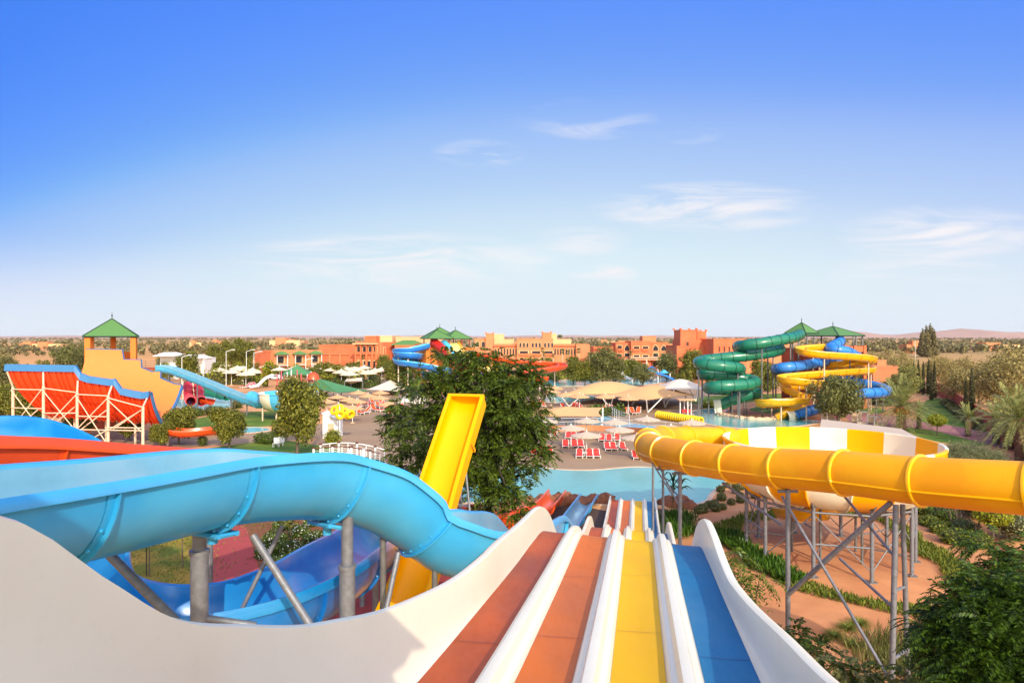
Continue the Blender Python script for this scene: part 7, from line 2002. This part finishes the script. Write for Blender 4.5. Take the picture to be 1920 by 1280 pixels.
# hedges
def hedge(label, a, b, w, h, m, n, group=None):
    a = np.asarray(a, float); b = np.asarray(b, float); d = unit(b - a); nn = np.array([-d[1], d[0], 0]); L_ = np.linalg.norm(b - a)
    t = thing('hedge', label, 'hedge', (a + b) / 2, group)
    nb = max(2, int(L_ / (w * .8))); bl = []
    for k in range(nb):
        p = a + d * L_ * (k + .5) / nb; s_ = .9 + .25 * rng.random(); bl.append((p[0], p[1], h * .5 * s_, w * .7, w * .7, h * .55 * s_))
    leaves('foliage', bl, n, .3, M[m], t, .8)
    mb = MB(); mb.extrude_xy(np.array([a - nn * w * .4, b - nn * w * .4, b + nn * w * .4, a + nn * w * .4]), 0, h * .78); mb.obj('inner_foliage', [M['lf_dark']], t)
for i, (p0, p1, Y, w, h, m, lab) in enumerate([(378, 485, 176, 3.0, 3.6, 'lf_lime', 'long clipped lime hedge in front of the car park'), (605, 680, 186, 3.5, 2.6, 'lf_lime', 'bright lime hedge below the blank terracotta wall'), (662, 682, 176, 3.5, 3.6, 'lf_lime', 'taller square lime hedge before the hotel entrance'), (604, 700, 164, 2.5, 2.0, 'lf_bush', 'green hedge behind the white parasols'), (460, 500, 168, 2.5, 2.6, 'lf_lime', 'lime bush row left of the green pyramid canopy'), (505, 530, 205, 2.5, 3.0, 'lf_bush', 'green hedge under the red end wall'), (570, 600, 205, 2.5, 3.2, 'lf_bush', 'green hedge under the cream balconies'), (970, 1040, 196, 3, 2.4, 'lf_bush', 'green hedge beyond the orange flume'), (1320, 1350, 118, 1.6, 1.2, 'lf_lime', 'bright low hedge left of the green tube mouth'), (690, 712, 172, 2.5, 2.4, 'lf_bush', 'dark hedge right of the square lime hedge'), (596, 612, 128, 2.2, 2.4, 'lf_lime', 'lime bush at the left end of the long green canopy'), (1640, 1670, 122, 2.5, 2.6, 'lf_bush', 'dark planting before the small pink building'), (1780, 1850, 92, 1.2, .9, 'lf_sage', 'low shrubs along the foot of the garden wall'), (1100, 1170, 106, 1.4, 1.6, 'lf_bush', 'green planting under the tan sails'), (1480, 1500, 101, 1.6, 1.0, 'lf_sage', 'grey green planting on the island by the golden flume mouth')]):
    a, b = np.r_[B_(p0, Y), 0], np.r_[B_(p1, Y), 0]
    if 'garden wall' in lab: a, b = G(1772, 757), G(1835, 806)
    hedge(lab, a, b, w, h, m, int(np.linalg.norm(b - a) * 90))
# far woodland: reads as one mass of thousands of tree tops on the plain
C, Uq, Vq = [], [], []
def far_trees(n, px0, px1, y0, y1, sz, per=34, bias=1.0):
    for _ in range(n):
        px = px0 + (px1 - px0) * rng.random(); py = y0 + (y1 - y0) * rng.random() ** bias
        Y = H * F / (py - HZ); x = (px - CX) / F * Y; s_ = sz * (.6 + .8 * rng.random())
        v = unit(rng.normal(size=(per, 3))) * (.5 + .5 * rng.random((per, 1)))
        c = np.array([x, Y, s_ * .62]) + v * [s_ * .75, s_ * .75, s_ * .55]
        nr = unit(v + rng.normal(size=(per, 3)) * .5); t_ = unit(np.cross(nr, rng.normal(size=(per, 3)))); q = s_ * .26
        C.append(c); Uq.append(t_ * q); Vq.append(np.cross(nr, t_) * q * .8)
far_trees(1500, -100, 2020, 634.6, 638.5, 7.5, 22)
far_trees(700, -100, 2020, 638, 652, 5.0, 30, 1.4)
far_trees(420, 200, 820, 640, 668, 4.0, 32)
far_trees(240, 1040, 1420, 640, 660, 5.0, 32)
far_trees(260, 1600, 2000, 638, 664, 5.0, 32)
far_trees(150, -60, 160, 642, 668, 3.5, 32)
tag(quads_mesh('far_woodland', np.concatenate(C), np.concatenate(Uq), np.concatenate(Vq), M['lf_far'], None), 'scrubby woodland scattered over the plain to the horizon', None, None, 'stuff')
# dark conifer clump and two palms on the right horizon
cf = thing('conifer', '-', 'tree')
leaves('crown', [(0, 0, 2 + 1.5 * k, 2.2 * (1 - k / 9), 2.2 * (1 - k / 9), 1.6) for k in range(8)], 1300, .55, M['lf_far'], cf, .4); trunk(cf, (0, 0, 0), (0, 0, 12), .3, 'bark')
cf = Proto(cf)
for i, (px, Y, s) in enumerate([(1730, 420, 1.25), (1737, 425, 1.4), (1744, 418, 1.45), (1749, 422, 1.3), (1727, 430, 1.1), (1752, 416, 1.2), (1740, 410, 1.1)]):
    cf.put((*B_(px, Y), 0), i, s, 'dark conifer in the clump on the right horizon', 'conifers on the right horizon')
# ------------------------------------------------------------------ air
for pr in (U_white, U_tan, U_far, L_red, L_or, L_pk, T_side):
    pass
HAZE = True
if HAZE:
    hm = bpy.data.materials.new('haze_air'); hm.use_nodes = True
    n_ = hm.node_tree; n_.nodes.remove(n_.nodes['Principled BSDF'])
    pv = n_.nodes.new('ShaderNodeVolumePrincipled')
    pv.inputs['Color'].default_value = (.95, .95, .98, 1); pv.inputs['Density'].default_value = .00003
    n_.links.new(pv.outputs[0], n_.nodes['Material Output'].inputs['Volume'])
    mb = MB(); mb.box((0, 7600, 62), (33000, 17000, 126))
    tag(mb.obj('haze', [hm]), None, None, None, 'stuff')
